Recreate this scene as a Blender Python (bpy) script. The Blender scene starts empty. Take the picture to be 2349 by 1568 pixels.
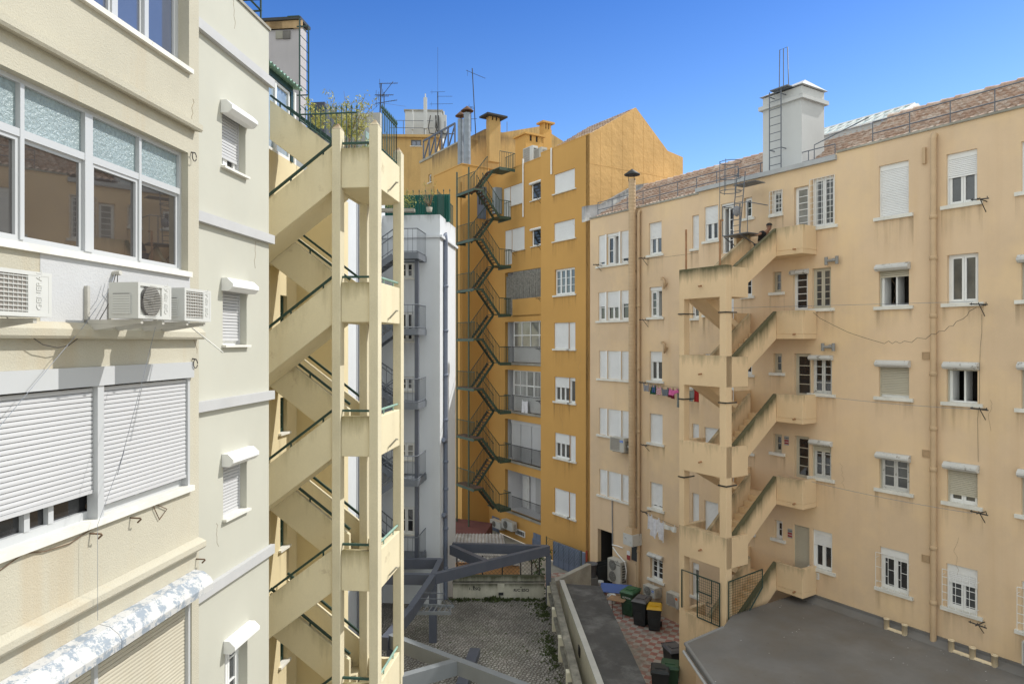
import bpy, bmesh, math, random
from mathutils import Vector
RND = random.Random(7)
R = math.radians
SC = bpy.context.scene
COL = SC.collection
# ---------------------------------------------------------------- camera, sky, sun
CZ = 12.2                                   # eye height above the tiled yard
FPX = 1565.0                                # focal length in units of a 2348 px wide picture (24 mm lens)
cd = bpy.data.cameras.new('camera'); cam = bpy.data.objects.new('camera', cd); COL.objects.link(cam)
cam.location = (0, 0, CZ); cam.rotation_euler = (R(90), 0, 0)
cd.sensor_width = 36; cd.lens = 36 * FPX / 2348; cd.clip_start = .1; cd.clip_end = 3000
SC.camera = cam
SUNV = Vector((1.049, .387, 1.15)).normalized()
SUN_EL = math.asin(SUNV.z); SUN_AZ = math.atan2(SUNV.x, SUNV.y)
wd = bpy.data.worlds.new('World'); SC.world = wd; wd.use_nodes = True
nt = wd.node_tree; nt.nodes.clear()
sky = nt.nodes.new('ShaderNodeTexSky'); sky.sky_type = 'NISHITA'; sky.sun_disc = False
sky.sun_elevation = SUN_EL; sky.sun_rotation = SUN_AZ
sky.air_density = 1.0; sky.dust_density = .3; sky.ozone_density = 3.0; sky.altitude = 50
hs = nt.nodes.new('ShaderNodeHueSaturation'); hs.inputs['Saturation'].default_value = 1.22; hs.inputs['Hue'].default_value = .507
bg = nt.nodes.new('ShaderNodeBackground'); bg.inputs['Strength'].default_value = .15
wo = nt.nodes.new('ShaderNodeOutputWorld')
nt.links.new(sky.outputs[0], hs.inputs['Color']); # deep blue sky ahead, unseen bright cloud added behind the viewer to fill shade
tc = nt.nodes.new('ShaderNodeTexCoord'); sx = nt.nodes.new('ShaderNodeSeparateXYZ'); nt.links.new(tc.outputs['Generated'], sx.inputs[0])
def wmix(fac, a, b, blend='MIX'):
    k = nt.nodes.new('ShaderNodeMix'); k.data_type = 'RGBA'; k.blend_type = blend
    for i, q in ((0, fac), (6, a), (7, b)):
        if hasattr(q, 'node'): nt.links.new(q, k.inputs[i])
        else: k.inputs[i].default_value = q if i == 0 else (*q, 1)
    return k.outputs[2]
def wrange(x, lo, hi, smooth=True):
    r = nt.nodes.new('ShaderNodeMapRange'); r.interpolation_type = 'SMOOTHSTEP' if smooth else 'LINEAR'
    r.inputs['From Min'].default_value = lo; r.inputs['From Max'].default_value = hi; nt.links.new(x, r.inputs[0]); return r.outputs[0]
deepen = wmix(wrange(sx.outputs[2], .10, .46, False), (1.02,.94,.86), (.40,.53,.68))
blue = wmix(1.0, hs.outputs[0], deepen, 'MULTIPLY')
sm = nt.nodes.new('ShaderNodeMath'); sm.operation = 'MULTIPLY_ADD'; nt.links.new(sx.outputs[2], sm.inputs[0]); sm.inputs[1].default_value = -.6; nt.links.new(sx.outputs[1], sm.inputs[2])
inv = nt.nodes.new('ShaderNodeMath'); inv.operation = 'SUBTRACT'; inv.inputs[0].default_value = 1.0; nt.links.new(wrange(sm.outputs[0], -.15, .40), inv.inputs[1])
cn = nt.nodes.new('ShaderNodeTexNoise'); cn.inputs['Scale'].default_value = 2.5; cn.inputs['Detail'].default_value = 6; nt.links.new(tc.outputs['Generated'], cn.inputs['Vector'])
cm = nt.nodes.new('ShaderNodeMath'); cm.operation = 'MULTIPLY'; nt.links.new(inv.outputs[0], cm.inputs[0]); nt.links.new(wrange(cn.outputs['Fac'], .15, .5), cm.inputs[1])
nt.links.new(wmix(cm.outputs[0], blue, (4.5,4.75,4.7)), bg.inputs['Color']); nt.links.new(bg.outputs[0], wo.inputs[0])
sl = bpy.data.lights.new('sun', 'SUN'); sun = bpy.data.objects.new('sun', sl); COL.objects.link(sun)
sl.energy = 2.4; sl.angle = R(.53); sl.color = (1, .975, .92)
sun.rotation_euler = (-SUNV).to_track_quat('-Z', 'Y').to_euler(); sun.location = (20, 5, 40)
SC.view_settings.view_transform = 'Standard'; SC.view_settings.look = 'None'
SC.view_settings.exposure = .74; SC.view_settings.gamma = 1
SC.cycles.max_bounces = 8; SC.cycles.diffuse_bounces = 4
# ---------------------------------------------------------------- frames: u along a wall, d out of it, z up
class Frame:
    def __init__(s, o, u, n): s.o = o; s.u = u; s.n = n
    def P(s, u, d, z): return (s.o[0] + u*s.u[0] + d*s.n[0], s.o[1] + u*s.u[1] + d*s.n[1], z)
    def at(s, p, d=0.0):                    # picture direction -> (u, z) on the wall
        r = ((p[0]-1174)/FPX, 1.0); o = (s.o[0] + d*s.n[0], s.o[1] + d*s.n[1])
        t = (o[0]*s.n[0] + o[1]*s.n[1]) / (r[0]*s.n[0] + r[1]*s.n[1])
        x, y = r[0]*t, t
        return ((x-o[0])*s.u[0] + (y-o[1])*s.u[1], CZ + (784-p[1])/FPX*t)
    def uv(s, x, y): return ((x-s.o[0])*s.u[0] + (y-s.o[1])*s.u[1], (x-s.o[0])*s.n[0] + (y-s.o[1])*s.n[1])
    def off(s, u, d): q = s.P(u, d, 0); return Frame((q[0], q[1]), s.u, s.n)
def view(ox, oy, k): return lambda x, y: ((ox + x/k)/1.7444, (oy + y/k)/1.7444)
va, vb, vc = view(0,0,1.5682), view(0,900,1.5682), view(0,1800,1.6773)
vd, ve, vf = view(1000,0,1.7422), view(1000,800,1.7422), view(1000,1600,1.3811)
vg, vh, vi = view(1500,200,1.96), view(1700,900,1.96), view(1600,1600,1.3811)
vj, vk, vl = view(2200,600,1.742), view(2200,1300,1.96), view(2150,1900,1.8778)
vm, vn, vo = view(2900,200,1.5677), view(2900,1100,1.7425), view(2900,1900,1.8779)
vD = lambda x, y: (x, y)
def ground(p, z):                           # picture direction -> point at height z
    t = (CZ - z)*FPX/(p[1]-784); return ((p[0]-1174)/FPX*t, t)
def deep(p, y): return ((p[0]-1174)/FPX*y, y, CZ + (784-p[1])/FPX*y)
sL, cL = .1103, .9939
TH = R(33.2); sR, cR = math.sin(TH), math.cos(TH)
WORLD = Frame((0, 0), (1, 0), (0, 1))
LA = Frame((-4.449, 9.696), (sL, cL), (cL, -sL))     # near cream facade
LB = LA.off(0, -.425)                                # smooth cream facade beside it
RB = Frame((12.59, 19.9), (sR, -cR), (-cR, -sR))     # long peach facade
RA = Frame((4.30, 34.05), (sR, -cR), (-cR, -sR))     # its set-back part
YF = Frame((2.85, 37.3), (sR, -cR), (-cR, -sR))      # ochre facade
# ---------------------------------------------------------------- mesh builder
ROOT = {}
class MB:
    def __init__(s): s.v = []; s.f = []; s.m = []; s.sm = []; s.dirt = {}
    def add(s, vs, fs, mi=0, smooth=False, dirt=None):
        k = len(s.v); s.v += [tuple(q) for q in vs]
        for f in fs: s.f.append([k+i for i in f]); s.m.append(mi); s.sm.append(smooth)
        if dirt:
            for i, q in enumerate(dirt):
                if q: s.dirt[k+i] = q
        return s
    def hexa(s, c, mi=0, dirt=None):        # 8 corners: bottom ring, top ring
        return s.add(c, [(0,3,2,1),(4,5,6,7),(0,1,5,4),(1,2,6,5),(2,3,7,6),(3,0,4,7)], mi, dirt=dirt)
    def box(s, F, u0, u1, d0, d1, z0, z1, mi=0, dt=0, db=0):
        c = [F.P(u0,d0,z0),F.P(u1,d0,z0),F.P(u1,d1,z0),F.P(u0,d1,z0),F.P(u0,d0,z1),F.P(u1,d0,z1),F.P(u1,d1,z1),F.P(u0,d1,z1)]
        return s.hexa(c, mi, [db]*4+[dt]*4)
    def prism(s, F, poly, d0, d1, mi=0, dirt=None):
        n = len(poly); vs = [F.P(u,d0,z) for u,z in poly] + [F.P(u,d1,z) for u,z in poly]
        fs = [list(range(n)), list(range(2*n-1, n-1, -1))] + [(i,(i+1)%n,n+(i+1)%n,n+i) for i in range(n)]
        return s.add(vs, fs, mi, dirt=(dirt+dirt) if dirt else None)
    def slab(s, poly, z0, z1, mi=0, dt=0):
        n = len(poly); g = lambda z, i: z[i] if isinstance(z, (list, tuple)) else z
        vs = [(p[0],p[1],g(z0,i)) for i,p in enumerate(poly)] + [(p[0],p[1],g(z1,i)) for i,p in enumerate(poly)]
        fs = [list(range(n-1,-1,-1)), list(range(n,2*n))] + [(i,(i+1)%n,n+(i+1)%n,n+i) for i in range(n)]
        return s.add(vs, fs, mi, dirt=[0]*n+[dt]*n)
    def quad(s, a, b, c, d, mi=0): return s.add([a,b,c,d], [(0,1,2,3)], mi)
    def beam(s, p, q, w, h, mi=0, up=(0,0,1)):
        p, q = Vector(p), Vector(q); t = (q-p).normalized(); up = Vector(up)
        if abs(t.dot(up)) > .98: up = Vector((sR,-cR,0))
        a = t.cross(up).normalized()*(w/2); b = a.cross(t).normalized()*(h/2)
        return s.hexa([p-a-b,p+a-b,q+a-b,q-a-b,p-a+b,p+a+b,q+a+b,q-a+b], mi)
    def tube(s, pts, r, n=6, mi=0, cap=True):
        pts = [Vector(p) for p in pts]; m = len(pts); vs = []; fs = []
        rr = r if isinstance(r, (list, tuple)) else [r]*m
        up = Vector((.13,.21,.97)).normalized(); prev = None
        for i, p in enumerate(pts):
            t = (pts[min(i+1,m-1)]-pts[max(i-1,0)])
            t = t.normalized() if t.length > 1e-9 else Vector((0,0,1))
            a = prev - t*prev.dot(t) if prev is not None else (t.cross(up) if abs(t.dot(up)) < .95 else t.cross(Vector((1,0,0))))
            if a.length < 1e-6: a = t.cross(Vector((1,.3,0)))
            a.normalize(); b = t.cross(a); prev = a
            for k in range(n):
                g = 2*math.pi*k/n; vs.append(p + (a*math.cos(g)+b*math.sin(g))*rr[i])
        for i in range(m-1):
            for k in range(n): fs.append((i*n+k, i*n+(k+1)%n, (i+1)*n+(k+1)%n, (i+1)*n+k))
        s.add(vs, fs, mi, True)
        if cap: s.add(vs[:n], [tuple(range(n-1,-1,-1))], mi); s.add(vs[-n:], [tuple(range(n))], mi)
        return s
    def lathe(s, c, prof, n=16, mi=0, axis=(0,0,1)):   # prof: (radius, height along axis)
        ax = Vector(axis).normalized(); a = ax.cross(Vector((0,1,.01)) if abs(ax.y) < .9 else Vector((1,0,0))).normalized(); b = ax.cross(a)
        vs = []; fs = []; c = Vector(c)
        for r, h in prof:
            for k in range(n):
                g = 2*math.pi*k/n; vs.append(c + ax*h + (a*math.cos(g)+b*math.sin(g))*max(r,1e-4))
        for i in range(len(prof)-1):
            for k in range(n): fs.append((i*n+k, i*n+(k+1)%n, (i+1)*n+(k+1)%n, (i+1)*n+k))
        s.add(vs, fs, mi, True)
        if prof[0][0] > 1e-3: s.add(vs[:n], [tuple(range(n-1,-1,-1))], mi)
        if prof[-1][0] > 1e-3: s.add(vs[-n:], [tuple(range(n))], mi)
        return s
    def build(s, name, mats, parent=None, label=None):
        me = bpy.data.meshes.new(name); o = bpy.data.objects.new(name, me); COL.objects.link(o)
        if parent is not None: org = ROOT[parent.name]; o.parent = parent
        else:
            xs = [q[0] for q in s.v]; ys = [q[1] for q in s.v]
            org = ((min(xs)+max(xs))/2, (min(ys)+max(ys))/2, min(q[2] for q in s.v)); o.location = org
        ROOT[o.name] = org
        me.from_pydata([(x-org[0], y-org[1], z-org[2]) for x,y,z in s.v], [], s.f)
        mats = mats if isinstance(mats, (list, tuple)) else [mats]
        for m_ in mats: me.materials.append(m_)
        me.polygons.foreach_set('material_index', s.m); me.polygons.foreach_set('use_smooth', s.sm)
        if s.dirt:
            at = me.attributes.new('dirt', 'FLOAT', 'POINT')
            for i, q in s.dirt.items(): at.data[i].value = q
        bm = bmesh.new(); bm.from_mesh(me); bmesh.ops.recalc_face_normals(bm, faces=bm.faces); bm.to_mesh(me); bm.free()
        if label: o['label'] = label
        return o
def tag(o, label, cat, group=None):
    o['label'] = label; o['category'] = cat
    if group: o['group'] = group
    return o
def thing(name, label, cat, loc, group=None):
    o = bpy.data.objects.new(name, None); COL.objects.link(o); o.location = loc; o.empty_display_size = .3
    ROOT[o.name] = tuple(loc); return tag(o, label, cat, group)
def struct(o): o['kind'] = 'structure'; return o
def stuff(o): o['kind'] = 'stuff'; return o
def dup(root, delta, label=None, rot=0.0):
    def cp(o, parent):
        c = o.copy(); COL.objects.link(c)
        if parent is not None: c.parent = parent
        for ch in list(o.children): cp(ch, c)
        return c
    c = cp(root, None); c.location = Vector(root.location) + Vector(delta); c.rotation_euler.z += rot
    if label: c['label'] = label
    ROOT[c.name] = tuple(c.location); return c
# ---------------------------------------------------------------- materials
MATS = {}
def mat(name, col, rough=.85, var=(.6,.12), fine=(40,.06), bump=(60,.15), streak=None, dirt=None, metal=0., spec=.5, patch=None, coat=0.):
    if name in MATS: return MATS[name]
    m = bpy.data.materials.new(name); m.use_nodes = True; t = m.node_tree; t.nodes.clear(); N = t.nodes.new; L = t.links.new
    out = N('ShaderNodeOutputMaterial'); b = N('ShaderNodeBsdfPrincipled'); L(b.outputs[0], out.inputs[0])
    b.inputs['Roughness'].default_value = rough; b.inputs['Metallic'].default_value = metal
    b.inputs['Specular IOR Level'].default_value = spec
    if coat: b.inputs['Coat Weight'].default_value = coat
    geo = N('ShaderNodeNewGeometry'); pos = geo.outputs['Position']
    def noise(scale, detail=4, stretch=None, ro=.6):
        n = N('ShaderNodeTexNoise'); n.inputs['Scale'].default_value = scale; n.inputs['Detail'].default_value = detail; n.inputs['Roughness'].default_value = ro
        if stretch:
            mp = N('ShaderNodeMapping'); mp.inputs['Scale'].default_value = stretch; L(pos, mp.inputs[0]); L(mp.outputs[0], n.inputs['Vector'])
        else: L(pos, n.inputs['Vector'])
        return n.outputs['Fac']
    def ramp(x, lo, hi):
        r = N('ShaderNodeMapRange'); r.inputs['From Min'].default_value = lo; r.inputs['From Max'].default_value = hi; L(x, r.inputs[0]); return r.outputs[0]
    def mul(x, y):
        k = N('ShaderNodeMath'); k.operation = 'MULTIPLY'; L(x, k.inputs[0])
        if isinstance(y, (int, float)): k.inputs[1].default_value = y
        else: L(y, k.inputs[1])
        return k.outputs[0]
    def mix(fac, a, c):
        k = N('ShaderNodeMix'); k.data_type = 'RGBA'
        L(fac, k.inputs[0])
        for i, q in ((6, a), (7, c)):
            if isinstance(q, tuple): k.inputs[i].default_value = (*q, 1)
            else: L(q, k.inputs[i])
        return k.outputs[2]
    c = tuple(col)
    if var:
        a = var[1]; c = mix(ramp(noise(var[0], 5), .3, .7), tuple(x*(1-a) for x in col), tuple(min(1, x*(1+a*.6)) for x in col))
    if fine: c = mix(mul(ramp(noise(fine[0], 3), .35, .75), fine[1]*4), c, tuple(x*.6 for x in col))
    if patch:                                # (scale, threshold, colour[, softness])
        sf = patch[3] if len(patch) > 3 else .04
        c = mix(ramp(noise(patch[0], 8, ro=patch[4] if len(patch) > 4 else .65), patch[1]-sf, patch[1]+sf), c, patch[2])
    if streak:                               # (amount, colour): runs down the wall
        s_ = mul(ramp(noise(1.0, 4, (2.2, 2.2, .12)), .52, .8), streak[0]); c = mix(s_, c, streak[1])
    if dirt:
        at = N('ShaderNodeAttribute'); at.attribute_name = 'dirt'
        pw_ = N('ShaderNodeMath'); pw_.operation = 'POWER'; L(at.outputs['Fac'], pw_.inputs[0]); pw_.inputs[1].default_value = 2.3
        k = N('ShaderNodeMath'); k.operation = 'ADD'; L(mul(pw_.outputs[0], 1.15), k.inputs[0])
        n_ = noise(1.0, 6, (3.1, 3.1, .45), .68); L(mul(ramp(n_, .3, .75), .62), k.inputs[1])
        c = mix(mul(ramp(k.outputs[0], .50, 1.30), .92), c, dirt)
    if isinstance(c, tuple): b.inputs['Base Color'].default_value = (*c, 1)
    else: L(c, b.inputs['Base Color'])
    if bump:
        bp = N('ShaderNodeBump'); bp.inputs['Strength'].default_value = bump[1]; bp.inputs['Distance'].default_value = .02 if bump[0] > 5 else .09
        L(noise(bump[0], 5), bp.inputs['Height']); L(bp.outputs[0], b.inputs['Normal'])
    MATS[name] = m; return m
def nodes_of(m): t = m.node_tree; return t, t.nodes, [n for n in t.nodes if n.type == 'BSDF_PRINCIPLED'][0]
RUST = (.42,.24,.10); GRIME = (.16,.14,.11); ALGAE = (.055,.06,.025)
M = {}
M['rough_cream'] = mat('rough_cream_plaster', (.515,.48,.385), .95, (.5,.10), (70,.05), (55,.45), (.48,(.45,.33,.19)), GRIME)
M['smooth_cream'] = mat('smooth_cream_plaster', (.50,.492,.425), .9, (.45,.06), None, (30,.06), (.10,(.55,.50,.40)), (.25,.23,.2))
M['band_white'] = mat('white_band_paint', (.49,.49,.495), .8, (1.5,.07), None, (30,.05), (.12,(.5,.48,.45)))
M['white_patch'] = mat('white_repair_paint', (.51,.51,.515), .85, (.8,.06), None, (45,.3))
M['stair_cream'] = mat('stair_cream_concrete', (.73,.65,.455), .9, (.6,.08), (25,.03), (30,.08), (.22,(.50,.38,.20)), (.20,.16,.06), patch=(1.7,.68,(.50,.41,.27),.05))
M['stair_cap'] = mat('worn_column_concrete', (.72,.62,.42), .95, (1.2,.12), (30,.05), (40,.15), (.2,(.34,.26,.14)), (.2,.16,.07))
M['notch_cream'] = mat('cream_yellow_plaster', (.70,.60,.38), .9, (.5,.07), None, (30,.06), (.08,(.5,.4,.22)))
M['ochre'] = mat('ochre_plaster', (.58,.325,.095), .92, (.35,.07), None, (25,.08), (.10,(.42,.23,.07)), (.25,.16,.07))
M['ochre_aged'] = mat('aged_ochre_plaster', (.54,.35,.14), .95, (.5,.14), (14,.06), (12,.2), (.5,(.26,.17,.08)), (.08,.06,.04))
M['ochre_gable'] = mat('gable_ochre_plaster', (.62,.38,.15), .95, (.5,.14), None, (1.9,.55), (.12,(.38,.22,.07)))
M['peach'] = mat('peach_plaster', (.72,.535,.355), .92, (.30,.12), (30,.02), (28,.09), (.30,(.60,.40,.22)), (.16,.13,.06), patch=(.42,.60,(.80,.59,.35),.14))
M['peach_algae'] = mat('peach_concrete_with_algae', (.76,.565,.35), .92, (.5,.09), (25,.02), (28,.08), (.14,(.55,.38,.21)), ALGAE)
M['white_wall'] = mat('cool_white_plaster', (.64,.665,.70), .9, (.5,.06), None, (28,.06), (.12,(.45,.46,.45)), (.16,.17,.16))
M['white'] = mat('white_paint', (.80,.80,.79), .55, (2,.04), None, None)
M['old_white'] = mat('chipped_white_paint', (.58,.575,.555), .7, (3,.08), None, (40,.1), None, None, patch=(7,.62,(.22,.20,.17)))
M['peeling'] = mat('peeling_white_paint', (.55,.545,.535), .8, (3,.06), None, (25,.25), None, None, patch=(4.2,.52,(.27,.31,.36),.018,.80))
M['alu'] = mat('grey_white_aluminium', (.50,.51,.52), .4, None, None, None)
M['sill'] = mat('pale_stone_sill', (.74,.72,.66), .85, (3,.12), None, (30,.1), None, None, patch=(9,.68,(.35,.32,.27)))
M['shut_white'] = mat('white_shutter_slats', (.54,.54,.55), .5, (1,.04), None, None)
M['shut_bright'] = mat('bright_shutter_slats', (.80,.80,.80), .5, (1,.05), None, None)
M['shut_cream'] = mat('cream_shutter_slats', (.52,.48,.385), .55, (.8,.08), None, None, (.2,(.45,.36,.22)))
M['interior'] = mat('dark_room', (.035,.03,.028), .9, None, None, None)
M['green_frame'] = mat('dark_green_paint', (.012,.045,.035), .45, (3,.2), None, None)
M['rail_green'] = mat('worn_green_rail_paint', (.025,.075,.06), .5, (4,.2), None, None)
M['pale_green_rail'] = mat('faded_green_rail_paint', (.25,.40,.34), .5, (4,.2), None, None)
M['escape_green'] = mat('fire_escape_green_paint', (.05,.085,.058), .55, (4,.25), None, None, None, None, patch=(9,.70,(.4,.38,.34)))
M['tread'] = mat('rusty_red_tread', (.14,.075,.05), .85, (3,.3), None, None)
M['steel'] = mat('slate_blue_steel_paint', (.085,.095,.125), .45, (2,.1), None, (20,.03), (.12,(.20,.20,.21)))
M['vent_grey'] = mat('weathered_grey_vent', (.27,.27,.265), .6, (4,.2), None, None)
M['grey_rail'] = mat('grey_steel_paint', (.13,.145,.17), .5, (3,.1), None, None)
M['wire'] = mat('dark_wire', (.05,.045,.04), .7, None, None, None)
M['iron'] = mat('blackened_iron', (.03,.032,.034), .6, (5,.3), None, None)
M['galv'] = mat('galvanised_flue', (.24,.27,.31), .45, (3,.12), None, None, metal=.35)
M['pipe_grey'] = mat('grey_pipe', (.25,.27,.31), .5, (3,.1), None, None)
M['pipe_peach'] = mat('peach_painted_pipe', (.54,.385,.235), .75, (2,.1), None, None, (.15,(.4,.25,.14)))
M['conc'] = mat('weathered_concrete', (.36,.34,.29), .95, (1.2,.3), (12,.08), (20,.35), None, (.05,.05,.04))
M['conc_dark'] = mat('dark_concrete', (.16,.15,.14), .95, (1.5,.35), (12,.1), (20,.4))
M['wall_moss'] = mat('mossy_white_render', (.62,.60,.50), .95, (1,.2), (14,.06), (20,.3), (.45,(.2,.2,.13)), (.06,.065,.03))
M['lot_wall'] = mat('pale_cream_wall', (.70,.66,.53), .92, (.8,.1), None, (20,.15), (.25,(.3,.27,.2)), (.1,.1,.08))
M['tar'] = mat('grey_roof_coating', (.175,.168,.162), .62, (.45,.24), (3,.03), (6,.12), None, None, patch=(.7,.58,(.145,.128,.11),.14))
M['blue_gate'] = mat('blue_grey_sheet', (.17,.21,.30), .6, (1,.1), None, None)
M['corr_green'] = mat('green_sheet', (.015,.12,.095), .5, (1,.15), None, None)
M['pale_corr'] = mat('pale_green_roof_sheet', (.28,.45,.36), .5, (2,.15), None, None)
M['fibro'] = mat('fibre_cement_sheet', (.36,.33,.29), .9, (2,.25), (12,.05), None)
M['ac_white'] = mat('air_conditioner_casing', (.58,.58,.555), .45, (3,.04), None, None, (.1,(.4,.34,.26)))
M['ac_grey'] = mat('weathered_grey_casing', (.50,.48,.43), .6, (3,.12), None, None, (.2,(.3,.26,.2)))
M['ac_dark'] = mat('air_conditioner_coil', (.10,.095,.09), .6, (60,.3), None, None)
M['ac_coil'] = mat('coil_fins', (.32,.29,.26), .6, (60,.25), None, None)
M['lilac'] = mat('weathered_white_render', (.43,.405,.42), .92, (.5,.10), None, (22,.12), (.30,(.30,.29,.29)), (.10,.10,.10))
def glass(name, col, rough=.04, spec=.7, bump=None, var=None):
    m = mat(name, col, rough, var, None, bump, spec=spec); return m
M['pane'] = glass('window_glass', (.07,.075,.08), .06, .6, None, (1.2,.5))
M['pane_dark'] = glass('dark_window_glass', (.028,.028,.03), .06, .5, None, (1.0,.5))
M['pane_brown'] = glass('tinted_big_glass', (.05,.043,.04), .02, .9, None, (.5,.35))
M['pane_blue'] = glass('sky_blue_glass', (.09,.11,.17), .05, .9, None, (.5,.2))

for n_ in ('pane_brown','pane_blue','pane','pane_dark'): nodes_of(M[n_])[2].inputs['IOR'].default_value = 2.0 if n_ == 'pane_brown' else 1.7
M['tile'] = mat('aged_clay_tiles', (.50,.345,.265), .9, (5,.28), (30,.06), (30,.3), None, None, patch=(2.2,.60,(.74,.66,.58),.14))
M['pane_light'] = glass('curtained_glass', (.26,.255,.235), .08, .6, None, (2.2,.35))
M['pane_grey'] = glass('grey_loggia_glass', (.20,.20,.19), .08, .5, None, (.9,.45))
M['reed'] = mat('reed_canes', (.30,.285,.255), .9, (9,.5), (40,.1), (40,.3))
M['slab_grey'] = mat('grey_slab_edge', (.44,.45,.46), .9, (1,.15), None, (20,.2), (.3,(.25,.25,.25)))
M['flash'] = mat('grey_patched_flashing', (.42,.42,.43), .9, (1.5,.2), None, (14,.4), None, (.10,.10,.10), patch=(2.2,.57,(.62,.62,.60),.06))
M['tower_wall'] = mat('pale_tower_render', (.56,.565,.56), .92, (.5,.07), None, (24,.10), (.14,(.42,.42,.42)), (.12,.12,.12))
M['skyglass'] = mat('pale_roof_glass', (.42,.52,.50), .25, (1.5,.15), None, None, spec=.8)
M['rustpipe'] = mat('rusty_spout', (.38,.20,.10), .8, (6,.3), None, None)
M['pebble'] = mat('patterned_glass', (.30,.375,.39), .25, (1.2,.18), (30,.14), (26,1.0), spec=.8)
M['curtain'] = mat('cream_curtain', (.55,.50,.40), .95, (3,.1), None, None)
M['stair_col'] = mat('cream_column_concrete', (.69,.625,.455), .93, (.9,.10), (22,.05), (30,.12), (.25,(.45,.33,.19)), (.22,.12,.06))
M['pipe_steel'] = mat('slate_blue_pipe', (.16,.185,.25), .45, (3,.12), None, None)
M['terra'] = mat('red_painted_floor', (.14,.045,.035), .85, (1,.25), None, None)
M['corr'] = mat('corrugated_fibre_cement', (.34,.31,.28), .92, (1.4,.3), (10,.08), (20,.2), None, None, patch=(2.5,.62,(.50,.47,.42),.08))
M['orange_wall'] = mat('orange_shed_render', (.66,.36,.16), .92, (.8,.1), None, (25,.1), (.3,(.4,.22,.1)))
M['leaf'] = mat('leaf_green', (.055,.10,.025), .7, (6,.4), None, None)
M['leaf_yellow'] = mat('leaf_yellow_green', (.42,.40,.09), .7, (6,.35), None, None)
M['twig'] = mat('dry_twig', (.22,.16,.10), .9, (6,.2), None, None)
M['weed'] = mat('weed_green', (.07,.095,.03), .85, (5,.4), None, None)
def cobble_mat():
    m = mat('cobble_setts', (.16,.15,.14), .9, None, None, None); t, N_, b = nodes_of(m); N = t.nodes.new; L = t.links.new
    geo = N('ShaderNodeNewGeometry'); mp = N('ShaderNodeMapping'); mp.inputs['Rotation'].default_value = (0,0,.35); L(geo.outputs['Position'], mp.inputs[0])
    v = N('ShaderNodeTexVoronoi'); v.feature = 'F1'; v.inputs['Scale'].default_value = 9.0; v.inputs['Randomness'].default_value = .55; L(mp.outputs[0], v.inputs['Vector'])
    e = N('ShaderNodeTexVoronoi'); e.feature = 'DISTANCE_TO_EDGE'; e.inputs['Scale'].default_value = 9.0; e.inputs['Randomness'].default_value = .55; L(mp.outputs[0], e.inputs['Vector'])
    rr = N('ShaderNodeMapRange'); rr.inputs['From Min'].default_value = .03; rr.inputs['From Max'].default_value = .20; L(e.outputs['Distance'], rr.inputs[0])
    h = N('ShaderNodeSeparateColor'); L(v.outputs['Color'], h.inputs[0])
    st = N('ShaderNodeMix'); st.data_type = 'RGBA'; st.inputs[6].default_value = (.27,.255,.235,1); st.inputs[7].default_value = (.42,.40,.37,1); L(h.outputs[0], st.inputs[0])
    ns = N('ShaderNodeTexNoise'); ns.inputs['Scale'].default_value = .5; ns.inputs['Detail'].default_value = 6; L(geo.outputs['Position'], ns.inputs['Vector'])
    ms = N('ShaderNodeMapRange'); ms.inputs['From Min'].default_value = .50; ms.inputs['From Max'].default_value = .68; L(ns.outputs['Fac'], ms.inputs[0])
    jt = N('ShaderNodeMix'); jt.data_type = 'RGBA'; jt.inputs[6].default_value = (.12,.108,.085,1); jt.inputs[7].default_value = (.09,.10,.045,1); L(ms.outputs[0], jt.inputs[0])
    mx = N('ShaderNodeMix'); mx.data_type = 'RGBA'; L(rr.outputs[0], mx.inputs[0]); L(jt.outputs[2], mx.inputs[6]); L(st.outputs[2], mx.inputs[7])
    n2 = N('ShaderNodeTexNoise'); n2.inputs['Scale'].default_value = .9; n2.inputs['Detail'].default_value = 5; L(geo.outputs['Position'], n2.inputs['Vector'])
    m2 = N('ShaderNodeMapRange'); m2.inputs['From Min'].default_value = .35; m2.inputs['From Max'].default_value = .7; m2.inputs['To Min'].default_value = .65; m2.inputs['To Max'].default_value = 1.15; L(n2.outputs['Fac'], m2.inputs[0])
    k = N('ShaderNodeMix'); k.data_type = 'RGBA'; k.blend_type = 'MULTIPLY'; k.inputs[0].default_value = 1; L(mx.outputs[2], k.inputs[6]); L(m2.outputs[0], k.inputs[7])
    L(k.outputs[2], b.inputs['Base Color'])
    bp = N('ShaderNodeBump'); bp.inputs['Strength'].default_value = .9; bp.inputs['Distance'].default_value = .04; L(rr.outputs[0], bp.inputs['Height']); L(bp.outputs[0], b.inputs['Normal'])
    return m
M['cobble'] = cobble_mat()
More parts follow.
